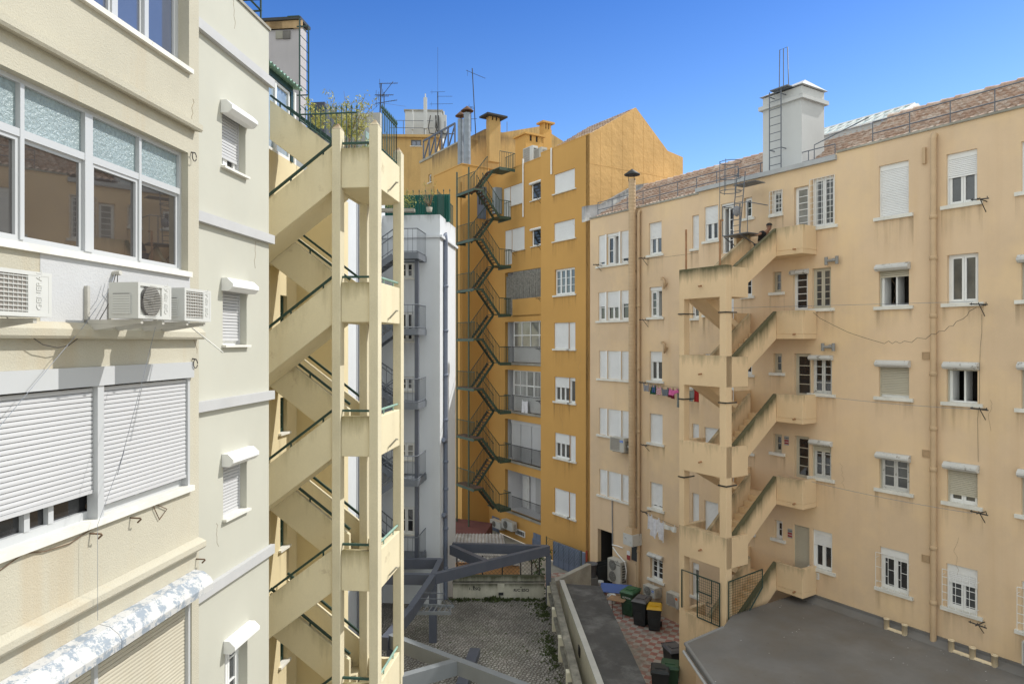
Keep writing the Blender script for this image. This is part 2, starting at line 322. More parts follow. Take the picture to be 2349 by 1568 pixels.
def yard_mat():
    m = mat('red_white_tiles', (.3,.25,.22), .8, None, None, None); t, N_, b = nodes_of(m); N = t.nodes.new; L = t.links.new
    geo = N('ShaderNodeNewGeometry'); mp = N('ShaderNodeMapping'); mp.inputs['Rotation'].default_value = (0,0,.45); mp.inputs['Location'].default_value = (.1,.05,.0371); mp.inputs['Scale'].default_value = (1,1,.001); L(geo.outputs['Position'], mp.inputs[0])
    c = N('ShaderNodeTexChecker'); c.inputs['Scale'].default_value = 3.6; c.inputs['Color1'].default_value = (.38,.17,.135,1); c.inputs['Color2'].default_value = (.46,.41,.36,1); L(mp.outputs[0], c.inputs['Vector'])
    ns = N('ShaderNodeTexNoise'); ns.inputs['Scale'].default_value = .55; ns.inputs['Detail'].default_value = 7; ns.inputs['Roughness'].default_value = .62; L(geo.outputs['Position'], ns.inputs['Vector'])
    r = N('ShaderNodeMapRange'); r.inputs['From Min'].default_value = .47; r.inputs['From Max'].default_value = .60; L(ns.outputs['Fac'], r.inputs[0])
    mx = N('ShaderNodeMix'); mx.data_type = 'RGBA'; mx.inputs[7].default_value = (.30,.265,.225,1); L(r.outputs[0], mx.inputs[0]); L(c.outputs['Color'], mx.inputs[6])
    n2 = N('ShaderNodeTexNoise'); n2.inputs['Scale'].default_value = 5; n2.inputs['Detail'].default_value = 6; L(geo.outputs['Position'], n2.inputs['Vector'])
    m2 = N('ShaderNodeMapRange'); m2.inputs['From Min'].default_value = .3; m2.inputs['From Max'].default_value = .7; m2.inputs['To Min'].default_value = .72; m2.inputs['To Max'].default_value = 1.1; L(n2.outputs['Fac'], m2.inputs[0])
    k = N('ShaderNodeMix'); k.data_type = 'RGBA'; k.blend_type = 'MULTIPLY'; k.inputs[0].default_value = 1; L(mx.outputs[2], k.inputs[6]); L(m2.outputs[0], k.inputs[7]); L(k.outputs[2], b.inputs['Base Color'])
    return m
M['yard'] = yard_mat()
M['shed_roof'] = mat('streaked_concrete_roof', (.075,.072,.07), .92, (.9,.35), (9,.09), (15,.3), None, None, patch=(1.3,.60,(.16,.155,.15),.12))
M['conc_light'] = mat('pale_concrete_coping', (.46,.45,.42), .9, (1,.15), (14,.05), (20,.2))
M['steel_light'] = mat('pale_grey_steel_paint', (.205,.22,.235), .5, (1.5,.1), None, (20,.03), (.1,(.4,.4,.4)))
M['stencil'] = mat('black_stencil_paint', (.04,.04,.04), .9, (8,.3), None, None)
M['tar_light'] = mat('grey_roof_rim', (.23,.225,.22), .7, (.8,.15), (6,.04), (10,.2))
M['wood_tile'] = mat('ochre_ridge_tile', (.50,.34,.18), .9, (4,.2), (20,.06), None)
M['pane_sky'] = glass('veranda_glass', (.30,.38,.46), .1, .8, None, (1.5,.4))
M['screen'] = mat('patterned_green_screen', (.30,.42,.38), .5, (9,.4), (30,.1), None)
M['cap_dark'] = mat('dark_chimney_cap', (.045,.042,.04), .9, (3,.2), None, None)

def stain_mat():
    m = bpy.data.materials.new('rain_stain'); m.use_nodes = True; t = m.node_tree; t.nodes.clear(); N = t.nodes.new; L = t.links.new
    out = N('ShaderNodeOutputMaterial'); mx = N('ShaderNodeMixShader'); tr = N('ShaderNodeBsdfTransparent'); df = N('ShaderNodeBsdfDiffuse'); df.inputs[0].default_value = (.17,.13,.085,1)
    geo = N('ShaderNodeNewGeometry'); mp = N('ShaderNodeMapping'); mp.inputs['Scale'].default_value = (7,7,.35); L(geo.outputs['Position'], mp.inputs[0])
    n = N('ShaderNodeTexNoise'); n.inputs['Scale'].default_value = 1.0; n.inputs['Detail'].default_value = 5; L(mp.outputs[0], n.inputs['Vector'])
    r = N('ShaderNodeMapRange'); r.inputs['From Min'].default_value = .42; r.inputs['From Max'].default_value = .78; L(n.outputs['Fac'], r.inputs[0])
    at = N('ShaderNodeAttribute'); at.attribute_name = 'dirt'; k = N('ShaderNodeMath'); k.operation = 'MULTIPLY'; L(at.outputs['Fac'], k.inputs[0]); L(r.outputs[0], k.inputs[1])
    k2 = N('ShaderNodeMath'); k2.operation = 'MULTIPLY'; L(k.outputs[0], k2.inputs[0]); k2.inputs[1].default_value = .5
    L(k2.outputs[0], mx.inputs[0]); L(tr.outputs[0], mx.inputs[1]); L(df.outputs[0], mx.inputs[2]); L(mx.outputs[0], out.inputs[0]); return m
M['stain'] = stain_mat()

M['cap_rust'] = mat('rusty_flue_cap', (.16,.085,.05), .8, (3,.3), None, None)
# ---------------------------------------------------------------- walls with openings, windows
vp, vq, vr, vs = view(1050,50,2.6133), view(1250,700,2.8511), view(1500,1950,1.9975), view(1780,600,3.92)
def rect(F, v, x0, y0, x1, y1, d=0.0, x2=None, y2=None):   # top left and bottom right corners of an opening
    a = F.at(v(x0,y0), d); b = F.at(v(x1,y1), d); return (a[0], b[0], b[1], a[1])
def cuts(lo, hi, vals): return sorted(set([lo, hi] + [q for q in vals if lo < q < hi]))
def pierced(mb, F, u0, u1, z0, z1, holes, d=0.0, mi=0, dark=1, step=None):
    holes = [h for h in holes if h[1] > u0 and h[0] < u1 and h[3] > z0 and h[2] < z1]
    holes = [(max(h[0],u0), min(h[1],u1), max(h[2],z0), min(h[3],z1)) + tuple(h[4:]) for h in holes]
    us = cuts(u0, u1, [q for h in holes for q in h[:2]]); zs = cuts(z0, z1, [q for h in holes for q in h[2:4]])
    for j in range(len(zs)-1):
        zc = (zs[j]+zs[j+1])/2; run = None
        for i in range(len(us)):
            solid = i < len(us)-1 and not any(h[0] < (us[i]+us[i+1])/2 < h[1] and h[2] < zc < h[3] for h in holes)
            if solid and run is None: run = us[i]
            if not solid and run is not None:
                mb.quad(F.P(run,d,zs[j]), F.P(us[i],d,zs[j]), F.P(us[i],d,zs[j+1]), F.P(run,d,zs[j+1]), mi); run = None
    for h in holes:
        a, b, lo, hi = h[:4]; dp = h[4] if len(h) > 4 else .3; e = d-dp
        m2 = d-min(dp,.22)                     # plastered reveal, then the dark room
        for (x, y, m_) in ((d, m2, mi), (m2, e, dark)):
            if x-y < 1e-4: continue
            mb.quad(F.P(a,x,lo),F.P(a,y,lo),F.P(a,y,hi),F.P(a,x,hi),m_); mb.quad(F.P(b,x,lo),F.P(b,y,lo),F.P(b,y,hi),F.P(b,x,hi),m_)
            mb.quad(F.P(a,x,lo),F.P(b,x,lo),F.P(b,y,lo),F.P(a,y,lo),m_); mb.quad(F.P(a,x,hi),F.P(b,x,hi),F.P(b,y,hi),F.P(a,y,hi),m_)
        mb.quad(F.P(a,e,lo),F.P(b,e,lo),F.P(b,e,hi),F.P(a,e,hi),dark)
def slats(mb, F, u0, u1, z0, z1, d, pitch=.055, bulge=.012, mi=0):
    n = max(1, round((z1-z0)/pitch)); p = (z1-z0)/n; d0__ = d
    for k in range(n):
        t = z1-k*p; d = d0__+RND.uniform(-.0022,.0022)
        pr = [(t, d-bulge*1.9), (t-.11*p, d-.1*bulge), (t-.5*p, d+bulge*.35), (t-.90*p, d+.2*bulge), (t-p, d-bulge*1.9)]
        vs_ = [F.P(u,dd,zz) for zz, dd in pr for u in (u0,u1)]
        mb.add(vs_, [(2*i,2*i+1,2*i+3,2*i+2) for i in range(4)], mi)
def border(mb, F, u0, u1, z0, z1, d0, d1, w, mi=0, wb=None, wt=None):
    wb = wb or w; wt = wt or w
    mb.box(F,u0,u0+w,d0,d1,z0,z1,mi); mb.box(F,u1-w,u1,d0,d1,z0,z1,mi)
    mb.box(F,u0+w,u1-w,d0,d1,z0,z0+wb,mi); mb.box(F,u0+w,u1-w,d0,d1,z1-wt,z1,mi)
HOOD = [(0,-.02),(.13,-.02),(.20,.045),(.20,.10),(.10,.19),(0,.19)]
def hood(F, u0, u1, z, name, m, parent, k=1.0, label=None):
    mb = MB(); n = len(HOOD)
    vs_ = [F.P(u, .004+d*k, z+zz*k) for u in (u0,u1) for d, zz in HOOD]
    mb.add(vs_, [list(range(n)), list(range(2*n-1,n-1,-1))] + [(i,(i+1)%n,n+(i+1)%n,n+i) for i in range(n)])
    return mb.build(name, m, parent, label)
def window(bld, F, r, leaves=2, bars=1, shut=0.0, head=0.0, box=None, sill=.07, rec=.13, holes=None, mf='white', ms='shut_bright', mp='pane', open_=None,
           grille=None, guides=True, fw=.05, lw=.055, deep_=.3, bw=.025, ws=None, name='window', sillm='sill', boxm='old_white', gk='grid', sub=None, sover=.10, label=None, mb_extra=None):
    """a window of building bld: frame mesh, with panes, shutter, box, sill and grille as its own parts"""
    u0, u1, z0, z1 = r
    if holes is not None: holes.append((u0, u1, z0, z1, (1.1 if open_ else deep_)))
    f = MB(); g = MB(); d1 = -rec; d0 = d1-.06
    if mp in ('pane','pane_dark') and RND.random() < .3: mp = RND.choice(('pane','pane_light','pane_dark'))
    zt = z1-head
    if head: f.box(F,u0,u1,d0-.03,d1+.05,zt,z1)
    zs = zt - shut*(zt-z0)
    full = shut > .985
    if not full:
        border(f, F, u0, u1, z0, zt, d0, d1, fw)
        n = max(1, leaves); ww = ws or [1.0/n]*n; x = u0+fw; W_ = (u1-u0-2*fw)
        for i in range(n):
            a, b = x, x+W_*ww[i]; x = b
            if open_ and i in open_:
                g.quad(F.P(a,-rec-.9,z0+fw),F.P(b,-rec-.9,z0+fw),F.P(b,-rec-.9,zt-fw),F.P(a,-rec-.9,zt-fw),1)
                f.box(F,a,a+.05,-rec-.42,-rec-.02,z0+fw,zt-fw)      # the leaf swung in
                continue
            border(f, F, a+.004, b-.004, z0+fw, zt-fw, d0+.012, d1+.008, lw)
            p0, p1, q0, q1 = a+lw, b-lw, z0+fw+lw, zt-fw-lw
            for k in range(1, bars): zz = q0+(q1-q0)*k/bars; f.box(F,p0,p1,d0+.03,d1+.002,zz-bw/2,zz+bw/2)
            if sub:
                for k in range(1, sub): uu = p0+(p1-p0)*k/sub; f.box(F,uu-bw/2,uu+bw/2,d0+.03,d1+.001,q0,q1)
            g.quad(F.P(p0,d0+.035,q0),F.P(p1,d0+.035,q0),F.P(p1,d0+.035,q1),F.P(p0,d0+.035,q1))
    else: border(f, F, u0, u1, z0, zt, d0, d1, .035)
    if mb_extra: mb_extra(f)
    o = f.build(name, M[mf], bld, label)
    if g.v: g.build('pane', [M[mp], M['interior']], o)
    if shut > 0:
        s_ = MB(); slats(s_, F, u0+.03, u1-.03, zs if not full else z0+.006, zt, d1+.035, .052)
        s_.box(F,u0+.03,u1-.03,d1+.015,d1+.045,(zs if not full else z0+.006)-.004,(zs if not full else z0+.006)+.045)
        if guides: s_.box(F,u0,u0+.03,d1+.001,d1+.05,z0+.001,zt); s_.box(F,u1-.03,u1,d1+.001,d1+.05,z0+.001,zt)
        s_.build('shutter', M[ms if F is not LB else 'shut_white'], o)
    if box: hood(F, u0-.05, u1+.05, z1-.17*box, 'shutter_box', M[boxm], o, box)
    if sill: MB().box(F,u0-sover,u1+sover,-rec,.075,z0-sill,z0+.004).build('sill', M[sillm], o)
    if sill and F is not LB and (u1-u0) > .35:
        st = MB(); n_ = 5; hh = RND.uniform(.5,1.1)
        for i in range(n_+1):
            u = u0-sover+(u1-u0+2*sover)*i/n_; e_ = 1.0 if i in (0,n_) else RND.uniform(.15,.7)
            st.add([F.P(u,.003,z0-sill-.002),F.P(u,.003,z0-sill-hh)],[],dirt=[e_,0])
        for i in range(n_): st.f.append([2*i,2*i+1,2*i+3,2*i+2]); st.m.append(0); st.sm.append(False)
        st.build('rain_stain', M['stain'], o)
    if grille:
        k = MB(); nv, nh, out = grille; a, b, lo, hi = u0-.04, u1+.04, z0+.02, z1-head*.6-.02
        for i in range(nv+1): uu = a+(b-a)*i/nv; k.tube([F.P(uu,out,lo),F.P(uu,out,hi)], .009, 4)
        for j in range(nh+1):
            zz = lo+(hi-lo)*j/nh
            if gk == 'grid' or j in (0, nh): k.tube([F.P(a,out,zz),F.P(b,out,zz)], .009, 4)
            else:
                for i in range(nv):
                    if (i+j) % 2: k.tube([F.P(a+(b-a)*i/nv,out,zz),F.P(a+(b-a)*(i+1)/nv,out,zz)], .008, 4)
        for uu in (a, b):
            for q in (.15,.85): k.tube([F.P(uu,out,lo+(hi-lo)*q),F.P(uu,0,lo+(hi-lo)*q)], .008, 4)
        k.build('grille', M['white'], o)
    return o
# ================================================================ near cream building
A = thing('apartment_building', 'nearest cream building with rough rust streaked plaster and wide aluminium windows', 'building', LA.P(0,0,0))
aw = MB(); H = []
sl1 = LA.at(va(1188,440)); topw = (-2.45, LA.at(va(1186,440))[0], sl1[1], sl1[1]+2.0); H.append(topw+(.9,))
r2 = LA.at(va(1180,960)); b2 = LA.at(vb(1180,296)); midw = (-4.6, r2[0], b2[1], r2[1]); H.append(midw+(1.6,))
r3 = LA.at(vb(1192,955)); b3 = LA.at(vc(1283,232)); shw = (-4.6, r3[0], b3[1], r3[1]); H.append(shw+(.5,))
r4 = LA.at(vc(1287,950)); loww = (-4.6, r4[0], r4[1]-2.2, r4[1]); H.append(loww+(.3,))
pierced(aw, LA, -6.3, .0, 2, 21, H)
aw.box(LA,-6.3,0,-8,-1.7,2,20.9); aw.quad(LA.P(0,0,2),LA.P(0,-1.8,2),LA.P(0,-1.8,21),LA.P(0,0,21)); aw.quad(LA.P(-6.3,0,2),LA.P(-6.3,-1.8,2),LA.P(-6.3,-1.8,21),LA.P(-6.3,0,21)); aw.quad(LA.P(-6.3,0,21),LA.P(0,0,21),LA.P(0,-1.8,21),LA.P(-6.3,-1.8,21))
aw.build('wall', [M['rough_cream'], M['interior']], A)
# cornices
for v, (x, ya, yb_) in ((va,(1222,790,835)), (vb,(1238,640,718)), (vc,(1330,580,650))):
    t = LA.at(v(x,ya)); b = LA.at(v(x,yb_)); e = t[0]
    mb = MB(); n = 4
    poly = [(0,b[1]+.02),(.10,b[1]),(.12,b[1]+.03),(.12,b[1]+.10),(.06,t[1]-.02),(0,t[1])]
    vs_ = [LA.P(u,.003+d,z) for u in (-6.2,e) for d,z in poly]
    k = len(poly); mb.add(vs_, [list(range(k)), list(range(2*k-1,k-1,-1))]+[(i,(i+1)%k,k+(i+1)%k,k+i) for i in range(k)])
    mb.build('cornice', M['rough_cream'], A)
# white repair paint under the middle windows
pa = LA.at(vb(250,420)); pb = LA.at(vb(1185,640)); MB().box(LA, pa[0], pb[0]+.02, .001, .004, LA.at(vb(1180,648))[1], midw[2]-.07).build('paint_patch', M['white_patch'], A)
def big_frame(F, r, xs, d, w, zs=None, name='window', mf='alu', mp='pane_brown', sashes=True, top_mp=None):
    u0,u1,z0,z1 = r; f = MB(); f_ = d-.07
    border(f, F, u0, u1, z0, z1, f_, d, .05)
    tr = zs if zs else z1-.05
    if zs: f.box(F,u0+.05,u1-.05,f_,d+.01,zs-.05,zs+.03)
    g = MB(); g2 = MB(); xx = [u0+.05]+xs+[u1-.05]
    for i, x in enumerate(xs):
        f.box(F,x-w[i]/2,x+w[i]/2,f_,d+.015,z0+.05,z1-.05)
    for i in range(len(xx)-1):
        a = xx[i]+(w[i-1]/2 if i else 0); b = xx[i+1]-(w[i]/2 if i < len(xs) else 0)
        lo, hi = z0+.05, tr-.05
        border(f, F, a, b, lo, hi, f_+.015, d-.005-.02*(i % 2), .04)
        g.quad(F.P(a+.04,f_+.03,lo+.04),F.P(b-.04,f_+.03,lo+.04),F.P(b-.04,f_+.03,hi-.04),F.P(a+.04,f_+.03,hi-.04))
        if zs: g2.quad(F.P(a,f_+.03,zs+.03),F.P(b,f_+.03,zs+.03),F.P(b,f_+.03,z1-.05),F.P(a,f_+.03,z1-.05))
    o = f.build(name, M[mf], A); g.build('pane', M[mp], o)
    if g2.v: g2.build('patterned_pane', M[top_mp], o)
    return o
xm = [LA.at(va(190,600))[0], LA.at(va(603,800))[0], LA.at(va(921,1000))[0]]
zt = LA.at(va(603,985))[1]
o = big_frame(LA, midw, xm, -.10, [.05,.12,.045], zt, top_mp='pebble')
MB().box(LA,midw[0],midw[1]+.03,-.10,.05,midw[2]-.07,midw[2]+.004).build('sill', M['sill'], o)
cu = MB()                                               # pale curtain behind the glass
c0 = LA.at(vb(1010,150))[0]; c1 = LA.at(vb(1100,250))[0]
n = 24; vs_ = []
for i in range(n+1):
    u = c0+(c1-c0)*i/n; d = -.32+.035*math.sin(i*1.7)
    vs_ += [LA.P(u+.10,d,midw[2]+.05), LA.P(u,d,zt-.1)]
cu.add(vs_, [(2*i,2*i+2,2*i+3,2*i+1) for i in range(n)], 0, True); cu.build('curtain', M['curtain'], o)
xt = [LA.at(va(792,100))[0], LA.at(va(985,200))[0]]
o = big_frame(LA, topw, xt, -.16, [.10,.07], None, mp='pane_blue')
MB().box(LA,topw[0],topw[1]+.02,-.16,.06,topw[2]-.06,topw[2]+.004).build('sill', M['sill'], o)
# wide shutters with a flat white head
xs_ = LA.at(vb(618,1200))[0]
hb = LA.at(vb(1192,955))[1]; ht = LA.at(vb(1195,858))[1]
f = MB(); f.box(LA,shw[0],shw[1]+.03,.002,.045,hb,ht); f.box(LA,xs_-.05,xs_+.05,-.10,.03,shw[2],hb); f.box(LA,shw[1]-.05,shw[1],-.12,.0,shw[2],hb)
f.box(LA,shw[0],xs_-.05,-.16,-.10,shw[2],shw[2]+.09); f.box(LA,xs_+.05,shw[1]-.05,-.16,-.10,shw[2],shw[2]+.09)
zl = LA.at(vc(640,262))[1]; zr = LA.at(vc(1240,168))[1]
g = MB(); g.quad(LA.P(shw[0],-.15,shw[2]+.09),LA.P(shw[1]-.05,-.15,shw[2]+.09),LA.P(shw[1]-.05,-.15,shw[2]+.6),LA.P(shw[0],-.15,shw[2]+.6))
for x in (LA.at(vc(236,450))[0], LA.at(vc(395,420))[0], LA.at(vc(778,350))[0], LA.at(vc(965,290))[0]): f.box(LA,x-.035,x+.035,-.148,-.09,shw[2]+.09,shw[2]+.5)
o = f.build('window', M['alu'], A); g.build('pane', M['pane_dark'], o)
for a, b, z in ((shw[0],xs_-.05,zl),(xs_+.05,shw[1]-.05,zr)):
    s_ = MB(); slats(s_, LA, a+.004, b-.004, z, hb-.02, -.03, .052, .011); s_.box(LA,a+.004,b-.004,-.05,-.02,z-.04,z); s_.build('shutter', M['shut_white'], o)
MB().box(LA,shw[0],shw[1]+.02,-.12,.06,shw[2]-.07,shw[2]+.003).build('sill', M['sill'], o)
# peeling rolled hood over the lowest shutter
h0 = LA.at(vc(1340,808)); h1 = LA.at(vc(1290,945)); zb = h1[1]; seam = LA.at(vc(775,1200), .2)[0]
f = MB(); x4 = LA.at(vc(662,1420))[0]; f.box(LA,x4-.03,x4+.03,-.12,-.03,loww[2],loww[3]); f.box(LA,loww[1]-.05,loww[1],-.12,-.02,loww[2],loww[3])
o = f.build('window', M['alu'], A)
for a, b in ((loww[0],x4-.03),(x4+.03,loww[1]-.05)):
    s_ = MB(); slats(s_, LA, a, b, loww[2]+.004, loww[3], -.07, .05, .011); s_.build('shutter', M['shut_cream'], o)
prof = [(0,zb-.02),(.18,zb-.03),(.27,zb+.03),(.28,zb+.12),(.24,zb+.19),(.13,zb+.27),(0,zb+.29)]
for a, b in ((-4.6, seam-.006), (seam+.006, loww[1]+.06)):
    mb = MB(); k = len(prof); m_ = 14
    for i in range(m_+1):
        u = a+(b-a)*i/m_; w_ = .006*math.sin(i*2.1+a)
        mb.v += [LA.P(u,.004+d+(w_ if d else 0),z+(w_*.6 if d else 0)) for d,z in prof]
    for i in range(m_):
        for j in range(k): mb.f.append([i*k+j,i*k+(j+1)%k,(i+1)*k+(j+1)%k,(i+1)*k+j]); mb.m.append(0); mb.sm.append(False)
    for e in (0, m_): mb.f.append([e*k+j for j in range(k)]); mb.m.append(0); mb.sm.append(False)
    mb.build('shutter_hood', M['peeling'], o)
# ================================================================ smooth cream building with the notch
B = thing('apartment_building', 'cream building with white storey bands and four small shuttered windows in one column', 'building', LB.P(0,0,0))
ENDU = LB.at(vD(616.5,400))[0]; TOPB = LB.at(vD(616.5,71))[1]
bh = []
spec = [(va,1392,690,1540,1110,.80),(vb,1397,380,1547,752,.93),(vb,1400,1470,1556,1470,1.0),(None,)]
wl = [rect(LB,va,1392,640,1540,1112), rect(LB,vb,1397,340,1547,752)]
t3 = LB.at(vc(1497,20)); w3 = LB.at(vc(1655,388)); wl.append((t3[0], w3[0], w3[1], LB.at(vb(1400,1440))[1]))
t4 = LB.at(vc(1508,1300)); wl.append((t4[0], LB.at(vc(1660,1300))[0], t4[1]-1.35, t4[1]+.05))
for i, r in enumerate(wl):
    window(B, LB, r, leaves=2, bars=1 if i < 3 else 3, shut=(.80,.93,1.0,0)[i], box=1.0, sill=.035, rec=.17, holes=bh, mf='white', mp='pane_dark' if i < 3 else 'pane', boxm='white', deep_=.5, sover=.03, lw=.06,
           mb_extra=lambda f, r=r: (f.box(LB,r[1]-.03,r[1]-.001,-.30,-.165,r[2],r[3]-.1,0)))
bw_ = MB(); pierced(bw_, LB, -1.0, ENDU, 0, TOPB, bh)
bw_.quad(LB.P(-1,0,TOPB),LB.P(ENDU,0,TOPB),LB.P(ENDU,-.35,TOPB),LB.P(-1,-.35,TOPB)); bw_.quad(LB.P(ENDU,0,0),LB.P(ENDU,-6,0),LB.P(ENDU,-6,TOPB-.9),LB.P(ENDU,0,TOPB-.9))
bw_.quad(LB.P(ENDU,0,TOPB-.9),LB.P(ENDU,-.35,TOPB-.9),LB.P(ENDU,-.35,TOPB),LB.P(ENDU,0,TOPB)); bw_.box(LB,-1,ENDU-.02,-6,-.7,0,TOPB-1.0); bw_.quad(LB.P(-1,-.35,TOPB),LB.P(ENDU,-.35,TOPB),LB.P(ENDU,-.35,TOPB-1),LB.P(-1,-.35,TOPB-1))
bw_.build('wall', [M['smooth_cream'], M['interior']], B)
for v, ya, yb_ in ((va,135,200),(va,1330,1395),(vb,1105,1170),(vc,918,990)):
    x = 1250 if v is not vc else 1357
    t = LB.at(v(x,ya)); b = LB.at(v(x,yb_))
    MB().box(LB,-.3,ENDU+.07,.002,.085,b[1],t[1]).build('band', M['band_white'], B)
MB().box(LB,-1,ENDU+.03,-.40,.03,TOPB+.001,TOPB+.05).build('coping', M['conc'], B)
rl = MB(); z = TOPB+.05
for u in (-.3,.7,1.7,ENDU-.12): rl.tube([LB.P(u,-.1,z),LB.P(u,-.1,z+.5)], .02, 5)
rl.tube([LB.P(-1,-.1,z+.5),LB.P(ENDU-.1,-.1,z+.5),LB.P(ENDU-.1,-1.6,z+.5)], .025, 6); rl.tube([LB.P(-1,-.1,z+.28),LB.P(ENDU-.1,-.1,z+.28),LB.P(ENDU-.1,-1.6,z+.28)], .02, 6)
rl.build('roof_railing', M['green_frame'], B)
# notch: inner side wall (faces right), back wall (faces the camera)
NI = Frame((-5.68,18.0), (sL,cL), (cL,-sL)); NB = Frame((-5.68,18.0), (cL,-sL), (-sL,-cL))
nh = []; NTOP = CZ+3.75
for yA, yB_, v in ((690,850,ve),(1405,1560,ve)):
    r = rect(NI, v, 211, yA, 247, yB_); window(B, NI, (r[0], r[1]+.1, r[2]-.2, r[3]+.1), leaves=1, bars=2, sill=.05, rec=.10, holes=nh, mf='green_frame', mp='pane_dark')
for k in (1, 2):
    window(B, NI, (r[0], r[1]+.1, r[2]-.2-2.9*k, r[3]+.1-2.9*k), leaves=1, bars=2, sill=.05, rec=.10, holes=nh, mf='green_frame', mp='pane_dark')
nw = MB(); pierced(nw, NI, -6.2, 0, 0, NTOP+.9, nh)
NBE = NB.at(vD(783,700))[0]
nw.box(NB, 0.002, NBE, -.5, 0, 0, NTOP); nw.quad(NI.P(-6.2,0,NTOP+.9),NI.P(0,0,NTOP+.9),NI.P(0,-3,NTOP+.9),NI.P(-6.2,-3,NTOP+.9))
nw.box(NB, -1.5, 0, -.5, -.02, 0, NTOP+.9)
nw.build('notch_wall', [M['notch_cream'], M['interior']], B)
dp = MB(); q = NB.at(vD(677,700))[0]
dp.tube([NB.P(q,.07,0),NB.P(q,.07,NTOP-.9)], .055, 8); dp.tube([NI.P(-2.2,.06,NTOP-.1),NI.P(-.4,.06,NTOP-.75),NB.P(q,.07,NTOP-1.0)], .05, 8)
for k in range(6): dp.tube([NB.P(q,.07,2+k*2.2),NB.P(q,.07,2.12+k*2.2)], .07, 8)
dp.build('drainpipe', M['notch_cream'], B)
# ================================================================ cream concrete stair tower
SF = Frame((-2.95,14.70), (cL,-sL), (-sL,-cL))          # u right along its front, d towards the camera, corner column at u=0
S = thing('stair_tower', 'cream concrete outdoor staircase on pointed columns with green handrails', 'staircase', SF.P(-.4,0,0))
TOPS = [CZ+4.18-2.893*k for k in range(5)]              # parapet tops of the corner landings
PH = .86; L1, R1_ = -2.55, -.82                         # flights run between these
ST = 1.447/1.93                                         # their slope
uC1 = SF.uv(*deep(vD(774,700),14.78)[:2])[0]; cw = .20
dC3 = -1.76
def column(u, d, w, top, dp=.26):
    mb = MB(); a, b = u-w/2, u+w/2; e, f_ = d+.13-dp, d+.13
    mb.box(SF,a,b,e,f_,0,top,0)
    n = len(mb.v); c = SF.P(u,d,top+.16)
    mb.add([SF.P(a,e,top),SF.P(b,e,top),SF.P(b,f_,top),SF.P(a,f_,top),c], [(0,1,4),(1,2,4),(2,3,4),(3,0,4)], 0, dirt=[.7,.7,.7,.7,1])
    mb.build('column', M['stair_col'], S)
column(uC1, -.02, .19, deep(vd(605,905),14.78)[2]); column(0.0, -.02, .20, deep(vd(868,880),14.7)[2]); column(.02, dC3, .20, deep(vd(1068,1070),16.44)[2])
column(uC1+.0, dC3-.05, .20, TOPS[0]+.3)
for k, zt_ in enumerate(TOPS):
    zb_ = zt_-PH; ln = MB()
    ln.box(SF, uC1-.02, -.0, dC3, -.05, zb_+.002, zb_+.20)                                   # slab
    ln.box(SF, uC1+.096, -.101, -.11, .05, zb_, zt_, dt=.9)                                 # front parapet
    ln.box(SF, -.05, .085, dC3+.12, -.15, zb_, zt_, dt=.35)                                  # side parapet
    ln.box(SF, uC1-.02, -.1, dC3-.12, dC3, zb_, zt_-.25)
    ln.build('landing', M['stair_cream'], S)
    hr = MB(); h = .12
    hr.beam(SF.P(uC1+.1,-.03,zt_+h),SF.P(-.1,-.03,zt_+h),.05,.045); hr.build('handrail', M['rail_green'], S)
    hr = MB(); hr.tube([SF.P(.03,-.16,zt_+h),SF.P(.03,dC3+.14,zt_+h)],.028,8)
    for q in (.3,.72): hr.tube([SF.P(.03,dC3*q,zt_),SF.P(.03,dC3*q,zt_+h)],.016,6)
    if k > 0: hr.build('handrail', M['pale_green_rail'], S)
    sp = MB(); sp.tube([SF.P(.095,dC3*.42,zb_+.10),SF.P(.26,dC3*.42,zb_+.28),SF.P(.30,dC3*.42,zb_+.27)],.02,6)
    sp.build('spout', M['conc'], S)
u1f = uC1-.096
def flight(z_hi, rising, front, full=True, name='flight'):
    """z_hi: parapet top at the landing end; front flights rise to the right, rear ones to the left"""
    mb = MB(); da, db_ = (.05, -.07) if front else (-.98, -1.10)     # near parapet; slab behind it
    run = 1.93; ua, ub = u1f-run, u1f
    sgn = ST if rising else -ST
    zr = z_hi; zl_ = z_hi - sgn*run
    top = lambda u: zr - sgn*(ub-u)
    ph = .93
    mb.prism(SF, [(ua,zl_-ph),(ub,zr-ph),(ub,zr),(ua,zl_)], db_, da, 0, [.1,.1,.6,.6])
    d_back = -.95 if front else -1.90
    mb.prism(SF, [(ua,zl_-ph+.002),(ub,zr-ph+.002),(ub,zr-ph+.16),(ua,zl_-ph+.16)], d_back, db_)
    if not front: mb.prism(SF, [(ua,zl_-ph),(ub,zr-ph),(ub,zr),(ua,zl_)], d_back-.12, d_back)
    n = 8
    for i in range(n):                                   # the steps
        a = ua+run*i/n; b = ua+run*(i+1)/n; zz = max(top(a),top(b))-ph+.17
        mb.prism(SF, [(a,top(a)-ph+.06),(b,top(b)-ph+.06),(b,zz),(a,zz)], d_back+.004, db_-.004)
    mb.build(name, M['stair_cream'], S)
    h = MB(); off = .06
    dd = (da+db_)/2
    h.beam(SF.P(ua,dd,zl_+off+.05),SF.P(ub,dd,zr+off+.05),.05,.05)
    if not front: h.beam(SF.P(ua,d_back-.06,zl_+off+.1),SF.P(ub,d_back-.06,zr+off+.1),.05,.05)
    for q in (.12,.5,.88): h.beam(SF.P(ua+run*q,dd,top(ua+run*q)-.02),SF.P(ua+run*q,dd,top(ua+run*q)+off+.05),.03,.03)
    h.build('handrail', M['green_frame'], S)
    return ua, zl_
